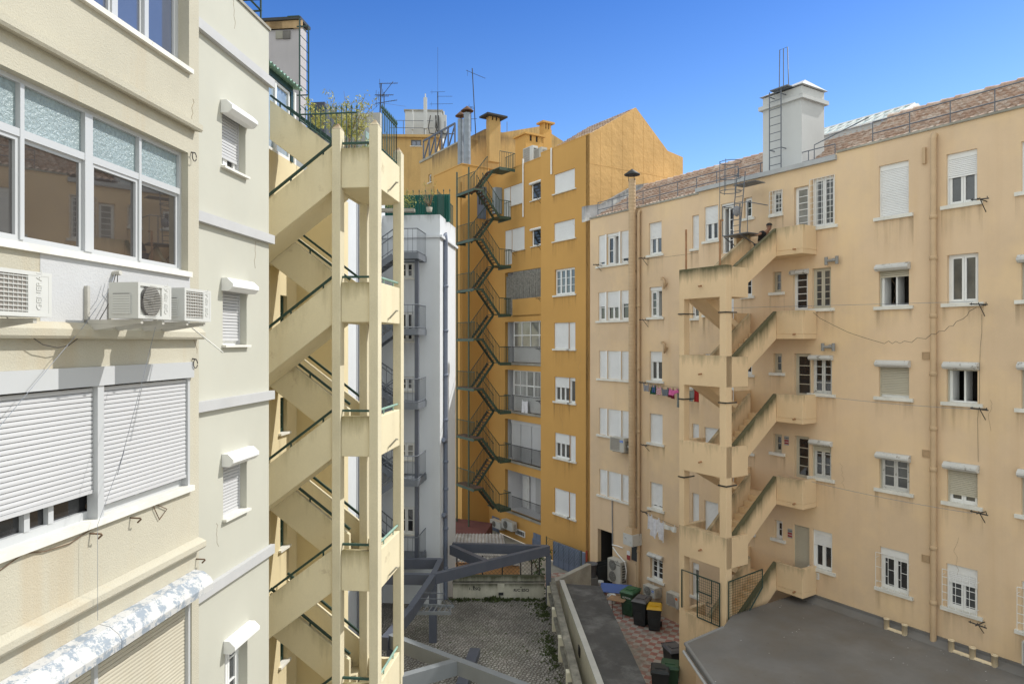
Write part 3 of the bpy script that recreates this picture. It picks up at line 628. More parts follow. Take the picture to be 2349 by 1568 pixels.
for k, zt_ in enumerate(TOPS):
    ua, zl_ = flight(zt_+.03, True, True)                 # front: from the door landing up to the corner landing
    flight(zt_+.05, False, False)                         # rear: from the corner landing on up to the left
    mb = MB(); zf = zl_-.93
    mb.box(SF, ua-1.1, ua, -2.0, .0, zf-.0, zf+.18); mb.build('landing', M['stair_cream'], S)
# spiked fence along the top flight and on the corner landing
zt_ = TOPS[0]
fe = MB(); ul, ur = SF.uv(*deep(vp(350,1045),15.7)[:2])[0], SF.uv(*deep(vp(975,1010),15.7)[:2])[0]
ztop = deep(vp(660,1035),15.7)[2]
n = 11
for i in range(n+1):
    u = ul+(ur-ul)*i/n; lo = zt_+.08+ST*max(0, (u1f-u)) if u < u1f else zt_-.2
    lo = min(lo, ztop-.05); fe.tube([SF.P(u,-1.0,lo),SF.P(u,-1.0,ztop+.10)],.011,5)
    fe.lathe(SF.P(u,-1.0,ztop+.09), [(.010,0),(.024,.03),(.0,.12)], 6)
fe.tube([SF.P(ul,-1.0,ztop),SF.P(ur,-1.0,ztop)],.02,5); fe.tube([SF.P(ul,-1.0,zt_+.10+ST*(u1f-ul)),SF.P(u1f,-1.0,zt_+.10)],.02,5)
fe.build('spiked_fence', M['rail_green'], S)
fe = MB(); n = 8; zb_ = zt_+.02; zq = deep(vd(965,752),14.9)[2]
for i in range(n+1):
    d = -.42+(dC3+.62)*i/n; fe.tube([SF.P(.03,d,zb_),SF.P(.03,d,zq+.05)],.011,5); fe.lathe(SF.P(.03,d,zq+.04),[(.014,0),(.03,.035),(0,.14)],6)
for z in (zb_+.06, zq): fe.tube([SF.P(.03,-.42,z),SF.P(.03,dC3+.2,z)],.02,5)
for i in range(5):
    u = .03-.5*i/4; fe.tube([SF.P(u,dC3+.2,zb_),SF.P(u,dC3+.2,zq-.1)],.011,5)
fe.build('spiked_fence', M['rail_green'], S)
# ================================================================ white building behind
WO = (-2.85, 27.0)
WFc = Frame(WO, (cL,-sL), (-sL,-cL)); WSd = Frame(WO, (sL,cL), (cL,-sL))
Wb = thing('apartment_building', 'cool white building with steel balconies and a grey downpipe beside the ochre one', 'building', WFc.P(-1.5,0,0))
wlz = deep(vD(1009,545),27)[2]; wtop = deep(vD(1009,492),27)[2]; wlen = 3.2; wh = []
for yA, yB_, v in ((430,545,ve),(780,985,ve),(1230,1330,ve)):
    r = rect(WFc, v, 1100, yA, 1142, yB_); window(Wb, WFc, (r[0]-.35, r[1], r[2], r[3]), leaves=2, bars=2, sill=.05, rec=.08, holes=wh, mp='pane')
for yA, yB_ in ((235,330),(590,740)):
    r = rect(WFc, vf, 880, yA, 912, yB_); window(Wb, WFc, (r[0]-.5, r[1], r[2], r[3]), leaves=2, bars=2, sill=.05, rec=.08, holes=wh, mp='pane_dark')
ww = MB(); LW = -3.4
pierced(ww, WFc, LW, 0, 0, wlz, wh); ww.quad(WSd.P(0,0,0),WSd.P(wlen,0,0),WSd.P(wlen,0,wlz),WSd.P(0,0,wlz)); ww.quad(WSd.P(wlen,0,0),WSd.P(wlen,-5,0),WSd.P(wlen,-5,wlz),WSd.P(wlen,0,wlz))
ww.box(WFc, LW, .10, -wlen-.1, .10, wlz+.001, wlz+.10); ww.box(WFc, LW, .0, -wlen, 0, wlz+.10, wtop, dt=.7)
WL = Frame((-5.42,25.0), (sL,cL), (cL,-sL)); l0 = WL.at(vD(770,700))[0]
ww.box(WL, l0-1.2, 2.6, -3, 0, 0, CZ+6.2)
ww.build('wall', [M['white_wall'], M['interior']], Wb)
dpp = MB(); u_ = WSd.at(vD(1022,700),.09)[0]
dpp.tube([WSd.P(u_-.12,.03,wlz+.1),WSd.P(u_-.05,.09,wlz+.25),WSd.P(u_,.09,wlz),WSd.P(u_,.09,1.8)],.085,8)
for z in (3,4.6,6.2,7.3,9,10.8,12.6,14.4): dpp.lathe(WSd.P(u_,.09,z),[(.085,0),(.11,.01),(.11,.10),(.085,.11)],10)
for z in (5.2,8.2): dpp.tube([WSd.P(u_-.4,.09,z+.1),WSd.P(u_-.1,.12,z)],.09,8)
dpp.build('downpipe', M['pipe_steel'], Wb)
dpp = MB(); u_ = WL.at(vD(832,700),.08)[0]
dpp.tube([WL.P(u_,.08,1.8),WL.P(u_,.08,CZ+6)],.10,8); dpp.tube([WL.P(u_-.4,.06,1.8),WL.P(u_-.4,.06,CZ+6)],.035,6)
for k in range(8): dpp.lathe(WL.P(u_,.08,3+k*1.9),[(.10,0),(.13,.01),(.13,.1),(.10,.11)],10)
dpp.build('downpipe', M['pipe_grey'], Wb)
# steel stair and balconies in front of it
Bz = [deep(vD(957,y),25.6)[2] for y in (583,758,929,1106,1293)]
WS_ = thing('steel_staircase', 'grey steel staircase with barred balconies on the white building', 'staircase', WFc.P(-1.8,1.2,0))
bR = WFc.uv(*deep(vD(957,700),25.55)[:2])[0]; bD = 1.45
for i, z in enumerate(Bz):
    mb = MB(); mb.box(WFc, bR-.95, bR, .1, bD, z, z+.06); border(mb, WFc, bR-.95, bR, z-.16, z, .1, .16, .05)
    mb.box(WFc,bR-.95,bR,bD-.05,bD+.01,z-.16,z+.08); mb.box(WFc,bR-.05,bR+.01,.1,bD-.05,z-.16,z+.08)
    mb.build('platform', M['grey_rail'] if i else M['grey_rail'], WS_)
    r = MB(); t = z+.98
    for k in range(8): r.tube([WFc.P(bR-.03,.12+(bD-.15)*k/7,z+.05),WFc.P(bR-.03,.12+(bD-.15)*k/7,t)],.008,4)
    for k in range(6): r.tube([WFc.P(bR-.03-.9*k/5,bD-.03,z+.05),WFc.P(bR-.03-.9*k/5,bD-.03,t)],.008,4)
    for zz in (t, z+.12): r.tube([WFc.P(bR-.95,bD-.03,zz),WFc.P(bR-.03,bD-.03,zz),WFc.P(bR-.03,.1,zz)],.022,5)
    r.build('railing', M['grey_rail'], WS_)
    if i < 4:                                         # flights of open treads rising to the left and back
        for s_, (za, zb2, ua, ub, dd) in enumerate(((z-1.45, z-.05, bR-3.0, bR-.95, .75), (Bz[i+1]+.02, z-1.45, bR-.95, bR-3.0, .25))):
            f = MB()
            f.beam(WFc.P(ua,dd,za),WFc.P(ub,dd,zb2),.05,.22); f.beam(WFc.P(ua,dd+.7,za),WFc.P(ub,dd+.7,zb2),.05,.22)
            for k in range(1,9):
                q = k/9; u = ua+(ub-ua)*q; zz = za+(zb2-za)*q; f.box(WFc,u-.13,u+.13,dd+.03,dd+.67,zz-.02,zz+.02)
            f.build('flight', M['grey_rail'], WS_)
            h = MB()
            for o_ in (dd, dd+.7):
                h.tube([WFc.P(ua,o_,za+1.0),WFc.P(ub,o_,zb2+1.0)],.022,5); h.tube([WFc.P(ua,o_,za+.25),WFc.P(ub,o_,zb2+.25)],.015,5)
                for k in range(11): q = k/10; u = ua+(ub-ua)*q; zz = za+(zb2-za)*q; h.tube([WFc.P(u,o_,zz+.1),WFc.P(u,o_,zz+1.0)],.010,4)
            h.build('railing', M['grey_rail'], WS_)
        mb = MB(); mb.box(WFc,bR-3.9,bR-3.0,.2,1.45,z-1.50,z-1.44); mb.build('platform', M['grey_rail'], WS_)
po = MB(); po.box(WFc,bR-.22,bR-.08,bD-.55,bD-.37,Bz[4]-.16,Bz[0]-.16); po.build('post', M['steel'], WS_)
po = MB(); po.box(WFc,bR-.3,bR-.12,bD-.55,bD-.37,3.6,Bz[4]-.17); po.build('post', M['steel'], WS_)
# ================================================================ ochre building
M['loggia'] = mat('white_loggia_plaster', (.72,.72,.74), .85, (.8,.06), None, None)
YM = Frame((-1.521,44.87), (sR,-cR), (-cR,-sR))          # loggia facade, starting at the inner corner
YB_ = Frame((-3.21,43.76), (cR,sR), (sR,-cR))            # wall behind the fire escape
YL = Frame((-3.21,43.76), (sR,-cR), (-cR,-sR))           # wing beside the white building
O = thing('apartment_building', 'deep ochre building with white loggias, fire escape corner and a blank gable', 'building', YF.P(0,0,0))
ur = YF.at(vD(1352,700))[0]; ul = YF.at(vD(1240,700))[0]; YTOP = YF.at(vD(1350,309))[1]
YG = YF.off(ur, 0); YG = Frame(YG.o, (cR,sR), (sR,-cR))
yh = []
W_ = dict(sill=0, rec=.10, holes=yh)
def yw(v, x0,y0,x1,y1, **k):
    q = dict(sillm='sill', sover=.14); q.update(rec=.10, holes=yh); q.update(k)
    return window(O, YF, rect(YF,v,x0,y0,x1,y1), **q)
yw(vg,1405,980,1566,1080+5, shut=1.0, head=.0, leaves=1, sill=.05)
yw(vg,1403,1360,1566,1472, shut=1.0, leaves=1, sill=.05)
yw(vh,1017,352,1174,538, leaves=4, bars=3, sill=.09, mp='pane')
def split(F, r, s1, s2, at_=.70, **k):                   # two shutters side by side with a mullion
    m_ = r[0]+(r[1]-r[0])*at_; 
    a = window(O, F, (r[0],m_,r[2],r[3]), leaves=3 if s1 < .9 else 1, shut=s1, head=.0, sill=.09, **k)
    b = window(O, F, (m_,r[1],r[2],r[3]), leaves=1, shut=s2, sill=.09, **k)
split(YF, rect(YF,vh,1012,768,1178,972), 1.0, 1.0, .70, rec=.10, holes=yh)
split(YF, rect(YF,vh,1016,1188,1178,1398), .42, .12, .72, rec=.10, holes=yh, mp='pane_dark')
split(YF, rect(YF,vi,855,178,970,340), .40, 1.0, .72, rec=.10, holes=yh, mp='pane_dark')
split(YF, rect(YF,vi,853,482,970,660), 1.0, 1.0, .70, rec=.10, holes=yh)
def yd(v, x0,y0,x1,y1): return rect(YF,v,x0,y0,x1,y1)
gate_r = (YF.at(vi(860,780))[0], YF.at(vi(1022,840))[0])
YH = Frame(YF.o, YF.u, YF.n)
# loggia facade
mh = []
# bottoms of the loggias (floor tops) and heads, one row each
l0 = YM.at(vD(1158,700))[0]; l1 = YM.at(vD(1243,700))[0]+.5; ld = YM.at(vD(1175,700))[0]
rowf = [YM.at(vh(900,1090))[1], YM.at(vh(900,1490))[1], YM.at(vi(775,375))[1], YM.at(vi(775,675))[1]]
rowf = [rowf[0]-2.97*k for k in range(4)] if False else rowf
for z in rowf: mh.append((l0, l1, z+.02, z+2.55, 1.3))
rb = YM.at(vh(900,590))[1]; bam = (l0, l1, YM.at(vh(640,715))[1]+.02, YM.at(vh(900,335))[1], .5); mh.append(bam)
for v, a in ((vg,(1008,1090,1160,1195)),(vg,(1020,1420,1172,1560))):
    r = rect(YM, v, *a); zt_ = YM.at(v(a[0],a[1]))[1]; m_ = r[0]+(r[1]-r[0])*.36
    lowz = YM.at(vs(1020,1080))[1] if a[1] == 1090 else YM.at(vh(655,310))[1]
    window(O, YM, (r[0],m_,lowz,zt_), leaves=1, shut=1.0, sill=0, rec=.08, holes=mh, name='balcony_door'); window(O, YM, (m_,r[1],r[2],zt_), leaves=1, shut=1.0, sill=.05, rec=.08, holes=mh)
for v, a in ((vg,(1225,1045,1300,1165)),(vg,(1230,1405,1300,1530))):
    r = rect(YM, v, *a); window(O, YM, (r[0],r[1]+.25,r[2],r[3]), leaves=1, sill=.04, rec=.06, holes=mh, mp='pane_dark', box=.7, boxm='white', name='window')
mo = MB(); yml = YM.at(vD(1262,700))[0]
pierced(mo, YM, 0, yml, 0, YTOP, mh, 0, 0, 2)
# front part with its own openings and the blue gate opening below
yh2 = [h for h in yh]
pierced(mo, YF, ul, ur, 0, YTOP, yh2, 0, 0, 1)
d_ = YF.uv(*YM.P(yml-.2,0,0)[:2])[1]
mo.quad(YF.P(ul,0,0),YF.P(ul,-1.2,0),YF.P(ul,-1.2,YTOP),YF.P(ul,0,YTOP))
mo.quad(YB_.P(0,0,0),YB_.P(2.02,0,0),YB_.P(2.02,0,YTOP),YB_.P(0,0,YTOP))
BT = YB_.at(vg(682,896))[1]; BT = max(BT, YTOP)
mo.quad(YL.P(-4,0,0),YL.P(0,0,0),YL.P(0,0,BT),YL.P(-4,0,BT)); mo.quad(YB_.P(0,0,YTOP),YB_.P(2.02,0,YTOP),YB_.P(2.02,0,BT),YB_.P(0,0,BT)); mo.quad(YL.P(-4,0,BT),YL.P(0,0,BT),YL.P(0,-3,BT),YL.P(-4,-3,BT))
mo.quad(YB_.P(2.02,0,YTOP-.5),YB_.P(2.02,-3,YTOP-.5),YB_.P(2.02,-3,BT),YB_.P(2.02,0,BT))
mo.build('wall', [M['ochre'], M['interior'], M['loggia']], O)
mb = MB(); mb.box(YF, ul, ur-.003, -.32, .012, YTOP, YTOP+.06); mb.box(YM,-.1,yml,-.4,.02,YTOP,YTOP+.05); mb.box(YB_,-.02,2.0,-.3,.03,BT,BT+.06); mb.box(YL,-4,-.03,-.3,.03,BT,BT+.06); mb.build('coping', M['ochre'], O)
# gable
gp = [YG.at(vD(x,y)) for x, y in ((1458,247),(1531,346),(1566,361),(1566,470))]
gpoly = [(0.0,0.0),(0,YTOP)]+[gp[0],gp[1],gp[2]]+[(gp[3][0],0.0)]
mb = MB(); mb.prism(YG, gpoly, -.30, .0)
for k in range(1, 9):
    u = gp[2][0]*k/9; 
    zz = YTOP+(gp[0][1]-YTOP)*u/gp[0][0] if u < gp[0][0] else gp[0][1]+(gp[1][1]-gp[0][1])*(u-gp[0][0])/(gp[1][0]-gp[0][0])
    mb.box(YG,u-.012,u+.012,.0,.006,YTOP-6,min(zz,YTOP+8)-.15)
mb.box(YG,.0,gp[2][0],.0,.008,YTOP-1.52,YTOP-1.48)
mb.build('gable_wall', M['ochre_gable'], O)
def tiles(F2d, p00, p10, p01, p11, mat_, parent, tw=.22, rows=None, name='roof', amp=.05):
    """barrel tiles over a quadrilateral: eave p00->p10, ridge p01->p11"""
    p00, p10, p01, p11 = map(Vector, (p00,p10,p01,p11)); wid = (p10-p00).length; ht_ = (p01-p00).length
    rows = rows or max(2, int(ht_/.40)); nc = max(2, int(wid/tw)); S_ = 6
    nrm = (p10-p00).cross(p01-p00).normalized(); nrm = nrm if nrm.z > 0 else -nrm
    mb = MB(); k = 0
    for j in range(rows):
        for e in (0, 1):
            q = (j+e)/rows; a = p00.lerp(p01,q); b = p10.lerp(p11,q); lift = .055*(1-e)+.0
            jit = [RND.uniform(-.008,.008) for _ in range(nc+1)]
            for i in range(nc*S_+1):
                ph = (i % S_)/S_; h = amp*abs(math.sin(math.pi*ph))**.7*2 - amp
                mb.v.append(tuple(a.lerp(b, i/(nc*S_)) + nrm*(h+lift+jit[i//S_]) - Vector((0,0,.0))))
        w = nc*S_+1; o0 = len(mb.v)-2*w
        for i in range(w-1):
            mb.f.append([o0+i,o0+i+1,o0+w+i+1,o0+w+i]); mb.m.append(0); mb.sm.append(True)
            if j: p_ = o0-w; mb.f.append([p_+i,p_+i+1,o0+i+1,o0+i]); mb.m.append(0); mb.sm.append(False)
    return mb.build(name, mat_, parent)
e0 = YF.at(vg(1300,800))[0]; rid = gp[0]; up = lambda u, d, z: YF.P(u, d, z)
tiles(YF, up(-1.6,-.33,YTOP+.1), up(ur-.02,-.33,YTOP+.1), up(-1.6,-rid[0],rid[1]-.05), up(ur-.02,-rid[0],rid[1]-.05), M['tile'], O)
mb = MB(); mb.slab([up(-1.6,-.3,0)[:2], up(ur-.31,-.3,0)[:2], up(ur-.31,-5,0)[:2], up(-1.6,-5,0)[:2]], YTOP-.4, YTOP-.2); mb.build('attic_slab', M['conc'], O)
# rails, doors and furnishing of the loggias
def bars(F, u0, u1, d, z0, z1, step=.11, r=.010, m='iron', parent=None, name='railing', rr=.018):
    mb = MB(); n = max(1, round((u1-u0)/step))
    for i in range(n+1): mb.tube([F.P(u0+(u1-u0)*i/n,d,z0),F.P(u0+(u1-u0)*i/n,d,z1)], r, 4)
    for z in (z0+.03, z1): mb.tube([F.P(u0,d,z),F.P(u1,d,z)], rr, 4)
    return mb.build(name, M[m], parent)
def inner(z0, z1, kind):
    d = -.10 if kind != 'open' else -1.25
    if kind == 'glazed':
        f = MB(); g = MB(); border(f,YM,ld,l1,z0+.95,z1,d-.05,d,.06); n = 4
        for k in range(1,n): u = ld+(l1-ld)*k/n; f.box(YM,u-.025,u+.025,d-.05,d+.01,z0+.95,z1)
        zz = z1-.85; f.box(YM,ld,l1,d-.05,d+.012,zz-.03,zz+.03); g.quad(YM.P(ld,d-.03,z0+1),YM.P(l1,d-.03,z0+1),YM.P(l1,d-.03,z1),YM.P(ld,d-.03,z1))
        f.box(YM,ld,l1,d-.08,d-.03,z0,z0+.95)
        o = f.build('glazing', M['white'], O); g.build('pane', M['pane_grey'], o)
    if kind == 'grilled':
        f = MB(); g = MB(); border(f,YM,ld,l1,z0+.95,z1,d-.05,d,.06); n = 5
        for k in range(1,n): u = ld+(l1-ld)*k/n; f.box(YM,u-.03,u+.03,d-.05,d+.01,z0+.95,z1)
        for k in range(26):
            if 10 < k < 16: continue
            u = ld+.05+(l1-ld-.1)*k/25; f.tube([YM.P(u,d+.05,z0+.95),YM.P(u,d+.05,z1-.06)],.014,4)
        f.box(YM,ld,l1,d-.05,d+.012,z1-.95,z1-.88); f.box(YM,ld,l1,d-.08,d-.03,z0,z0+.95)
        g.quad(YM.P(ld,d-.03,z0+1),YM.P(l1,d-.03,z0+1),YM.P(l1,d-.03,z1),YM.P(ld,d-.03,z1)); o = f.build('glazing', M['white'], O); g.build('pane', M['pane_grey'], o)
    if kind == 'shut':
        f = MB(); f.box(YM,ld-.3,l1,d-.05,d,z1-.22,z1)
        for a, b in ((ld-.25,ld+.75),(ld+.8,ld+1.9),(ld+1.95,l1)): slats(f,YM,a,b,z0+.02,z1-.22,d-.02,.055)
        f.build('shutter', M['shut_white'], O)
    if kind == 'open':
        f = MB(); f.box(YM,l0+.25,l0+.95,d,d+.06,z0+.02,z0+2.05)
        for a in (.05,.75,1.4): f.box(YM,l0+.37,l0+.83,d+.06,d+.085,z0+a+.08,z0+a+.5)
        f.build('door', M['white'], O); f = MB(); slats(f,YM,ld+.9,l1,z0+.02,z1-.1,d+.12,.055); f.build('shutter', M['shut_white'], O)
for z, kind in zip(rowf, ('glazed','grilled','shut','open')):
    inner(z+.02, z+2.55, kind)
    bars(YM, ld, l1, .03, z+.02, z+1.0, .105, .011, 'iron', O)
    mb = MB(); mb.box(YM,l0,l1,.0,.06,z-.12,z+.02); mb.build('floor_edge', M['conc'], O)
bz = bam[2]; mb = MB(); random.seed(3)
for k in range(64):                                     # reed screen
    u = ld+.03+(l1-ld)*k/64; mb.tube([YM.P(u,-.03+.02*math.sin(k*2.3),bz+1.0),YM.P(u+.01,-.03,bam[3]-.02)], .026+.006*math.sin(k*1.7), 5)
for k in range(14):
    u = l0+.15+(ld-l0)*k/14; mb.tube([YM.P(u,-.03,bz),YM.P(u,-.03,bam[3]-.25)], .028, 5)
mb.build('reed_screen', M['reed'], O)
mb = MB(); mb.box(YM,ld,l1,-.2,.0,bz-.1,bz+1.0); mb.build('parapet', M['ochre'], O)
# pipes on the wall
for v, x, y0, y1 in ((vg,1161,855,1310),(vg,1382,770,975)):
    F_ = YM if x < 1300 else YF; q0 = F_.at(v(x,y0),.06); q1 = F_.at(v(x,y1),.06)
    MB().tube([F_.P(q0[0],.06,q1[1]),F_.P(q0[0],.06,q0[1])],.05,8).build('white_pipe', M['white'], O)
mb = MB(); mb.tube([YL.P(-.12,.05,3),YL.P(-.12,.05,YTOP-.5)],.05,6); mb.build('drainpipe', M['ochre'], O)
r = rect(YM, vi, 640,705,692,760); 
bw2 = MB(); border(bw2, YM, r[0], r[1], r[2], r[3], .0, .05, .06)
for k in range(1,5): bw2.tube([YM.P(r[0]+(r[1]-r[0])*k/5,.04,r[2]),YM.P(r[0]+(r[1]-r[0])*k/5,.04,r[3])],.012,4)
o = bw2.build('window', M['white'], O); MB().quad(YM.P(r[0],.01,r[2]),YM.P(r[1],.01,r[2]),YM.P(r[1],.01,r[3]),YM.P(r[0],.01,r[3])).build('pane', M['pane_dark'], o)
q = YB_.at(vs(560,1080)); dz = q[1]
def leaf_door(F, u0, u1, z0, z1, m, name='door'):
    mb = MB(); border(mb,F,u0,u1,z0,z1,.003,.06,.07); mb.box(F,u0+.07,u1-.07,.003,.035,z0+.07,z0+.9)
    for k in range(1,3): mb.box(F,u0+(u1-u0)*k/3-.02,u0+(u1-u0)*k/3+.02,.01,.05,z0+.9,z1-.07)
    o = mb.build(name, M[m], O); MB().quad(F.P(u0+.07,.02,z0+.9),F.P(u1-.07,.02,z0+.9),F.P(u1-.07,.02,z1-.07),F.P(u0+.07,.02,z1-.07)).build('pane', M['pane'], o); return o
leaf_door(YB_, YB_.at(vs(505,800))[0], YB_.at(vs(640,800))[0], dz, dz+2.1, 'blue_gate')
r = rect(YM, vi, 512,742,548,860); leaf_door(YM, r[0]-.1, r[1]+.1, .0, r[3], 'blue_gate')
r = rect(YM, vi, 735,760,800,820); leaf_door(YM, r[0], r[1], .0, r[3], 'blue_gate')
# ---------------------------------------------------------------- fire escape
Fo = (-.0633*40.7, 40.7); FE = Frame(Fo, (cR,sR), (sR,-cR))    # u along the flights (away, right), d towards the camera side; second flight lies at -d
E = thing('fire_escape', 'dark green iron fire escape zigzagging up the ochre wall', 'fire escape', FE.P(.2,-.7,0))
FW = 1.47; lz = [deep(vh(343,y),40.7)[2] for y in (112,495,882,1275)]; pit = (lz[0]-lz[3])/3
LZ = [lz[0]+pit*(1-k) for k in range(8)]
for u, d in ((0,0),(0,-FW)):
    mb = MB(); mb.tube([FE.P(u,d,1.0),FE.P(u,d,LZ[0]+1.35)],.05,8); mb.build('post', M['escape_green'], E)
UR0, UR1 = 1.75, 2.55
def hrail(pts, h=.95, step=.16):
    mb = MB()
    for a, b in zip(pts[:-1], pts[1:]):
        a, b = Vector(a), Vector(b); n = max(1, round((b-a).length/step))
        for i in range(n+1): q = a.lerp(b,i/n); mb.tube([q, q+Vector((0,0,h))],.014,3)
        mb.tube([a+Vector((0,0,h)), b+Vector((0,0,h))],.024,4)
    return mb
for k, z in enumerate(LZ):
    if z < 2: continue
    mb = MB(); mb.box(FE,-.05,.62,-FW-.03,.68,z-.03,z,1); mb.box(FE,-.05,.62,.66,.70,z-.13,z-.031); mb.box(FE,-.06,-.02,-FW,.66,z-.18,z-.031); mb.box(FE,-.05,.62,-FW-.04,-FW,z-.18,z-.031)
    mb.build('landing', [M['escape_green'], M['tread']], E)
    hrail([FE.P(.0,.68,z),FE.P(0,0,z),FE.P(0,-FW,z)]).build('railing', M['escape_green'], E)
    zm = z-pit/2
    for up_ in (0, 1):                                   # down to the right landing, or up to the one above
        za, zb2 = z, (z-pit/2 if up_ == 0 else z+pit/2)
        if up_ and k == 0: pass
        if zb2 < .8: zb2 = max(zb2, .8)
        d0_, d1_ = (-.02, .66) if up_ == 0 else (-.74, -.06)
        f = MB()
        for d in (d0_+.02, d1_-.02): f.beam(FE.P(.55,d,za-.08),FE.P(UR0,d,zb2-.08),.03,.15)
        n = 9
        for i in range(1,n): u = .55+(UR0-.55)*i/n; zz = za+(zb2-za)*i/n; f.box(FE,u-.08,u+.08,d0_+.04,d1_-.04,zz-.02,zz,1)
        f.build('flight', [M['escape_green'], M['tread']], E)
        hrail([FE.P(.55,d1_ if up_ == 0 else d0_,za),FE.P(UR0,d1_ if up_ == 0 else d0_,zb2)]).build('railing', M['escape_green'], E)
        if up_ == 0: hrail([FE.P(.55,d0_,za),FE.P(UR0,d0_,zb2)]).build('railing', M['escape_green'], E)
    if zm > 1.5:
        mb = MB(); mb.box(FE,UR0,UR1,-.8,.66,zm-.03,zm,0); mb.box(FE,UR0,UR1,.66,.70,zm-.16,zm); mb.box(FE,UR1,UR1+.04,-.8,.66,zm-.16,zm); mb.build('landing', [M['escape_green'], M['tread']], E)
        hrail([FE.P(UR0,.68,zm),FE.P(UR1,.68,zm),FE.P(UR1,-.1,zm)]).build('railing', M['escape_green'], E)
z = LZ[0]+pit/2
mb = MB(); mb.box(FE,UR0,UR1+.3,-.8,.66,z-.05,z); mb.box(FE,UR0,UR1+.3,.66,.70,z-.18,z); mb.build('landing', [M['escape_green'], M['tread']], E)
hrail([FE.P(UR0,.68,z),FE.P(UR1+.3,.68,z),FE.P(UR1+.3,-.4,z)]).build('railing', M['escape_green'], E)
# ================================================================ long peach building
P = thing('apartment_building', 'long peach building with tiled roof and rows of white windows', 'building', RB.P(-4,0,0))
ph = []; pa_h = []
UL = RB.at(vD(1602.6,800))[0]; UR = 4.6; USP = RB.at(vm(693,650))[0]
ZR = RB.at(vm(700,648))[1]; ZSL = RB.at(vm(700,690))[1]
def pw(v, x0,y0,x1,y1, v2=None, F=RB, hl=None, **k):
    a = F.at(v(x0,y0)); b = F.at((v2 or v)(x1,y1)); q = dict(rec=.12, holes=ph if hl is None else hl, sill=.10, sover=.14); q.update(k)
    return window(P, F, (a[0],b[0],b[1],a[1]), **q)
# column of wide windows
pw(vm,964,730,1152,1025, shut=1.0, head=.17, leaves=1)
pw(vm,965,1352,1282,213,vn, shut=.30, box=1.0, leaves=2, open_=(0,1), ms='shut_cream')
pw(vn,1073,596,1283,860, shut=.92, box=1.0, ms='shut_cream', mp='pane_dark')
pw(vn,1075,1232,1385,137,vo, shut=.10, box=1.0, ms='shut_cream', bars=3, fw=.06, mf='old_white')
pw(vo,1162,532,1381,905, head=.24, grille=(5,5,.16), gk='stagger', mp='pane_dark')
# next column to the right
pw(vm,1388,658,1581,950, shut=.40, head=.16, mp='pane')
pw(vm,1392,1288,1766,190,vn, mp='pane', fw=.06)
pw(vn,1545,608,1760,897, shut=.20, box=1.0, ms='shut_cream', open_=(0,1))
pw(vn,1547,1300,1897,237,vo, shut=.80, box=1.0, ms='shut_cream', mp='pane')
pw(vo,1662,657,1897,1056, head=.22, shut=.30, grille=(5,5,.16), gk='grid', mp='pane')
# last column at the right edge
g0 = RB.at(vm(1858,570))[0]; wd_ = 1.15
for (v,y0), (v2,y1), kw in (((vm,575),(vm,890),dict(shut=1.0)), ((vm,1290),(vn,175),dict(shut=.5,box=1.0,ms='shut_cream')), ((vn,610),(vn,930),dict(shut=1.0,box=1.0,ms='shut_cream')), ((vn,1355),(vo,296),dict(shut=1.0,box=1.0,ms='shut_cream')), ((vo,792),(vo,1165),dict(head=.2,grille=(5,5,.16)))):
    z1 = RB.at(v({vm:1862,vn:2068,vo:2226}[v],y0))[1]; z0 = RB.at(v2({vm:1862,vn:2068,vo:2226}[v2],y1))[1]
    window(P, RB, (g0,g0+wd_,z0,z1), rec=.12, holes=ph, sill=.10, sover=.14, **kw)
# doors and windows by the stair landings
pw(vm,432,866,524,1135, leaves=1, bars=6, mp='pane', sill=0, name='balcony_door'); pw(vm,543,812,684,1095, leaves=2, bars=1, mp='pane', grille=(6,8,.05), gk='grid', head=.0, shut=.0)
pw(vm,425,1385,577,245,vn, leaves=1, bars=5, open_=(), mp='pane_dark', sill=0, name='balcony_door', box=.8, boxm='old_white'); pw(vm,545,1372,738,230,vn, leaves=2, bars=5, mp='pane', mf='shut_cream')
pw(vn,482,546,598,850, leaves=1, bars=4, mp='pane_dark', sill=0, name='balcony_door', mf='shut_cream'); pw(vn,604,560,745,832, leaves=2, bars=4, box=.8, mp='pane_dark', mf='old_white')
pw(vn,484,1116,586,1425, leaves=1, bars=4, mp='pane_dark', sill=0, name='balcony_door', mf='shut_cream'); pw(vn,606,1145,740,1425, leaves=2, bars=3, box=.8, shut=.30, ms='shut_cream', mp='pane_dark', mf='old_white')
pw(vo,515,366,634,745, shut=1.0, sill=0, name='balcony_door', ms='shut_cream'); pw(vo,657,402,805,730, shut=.32, head=.14, mp='pane_dark')
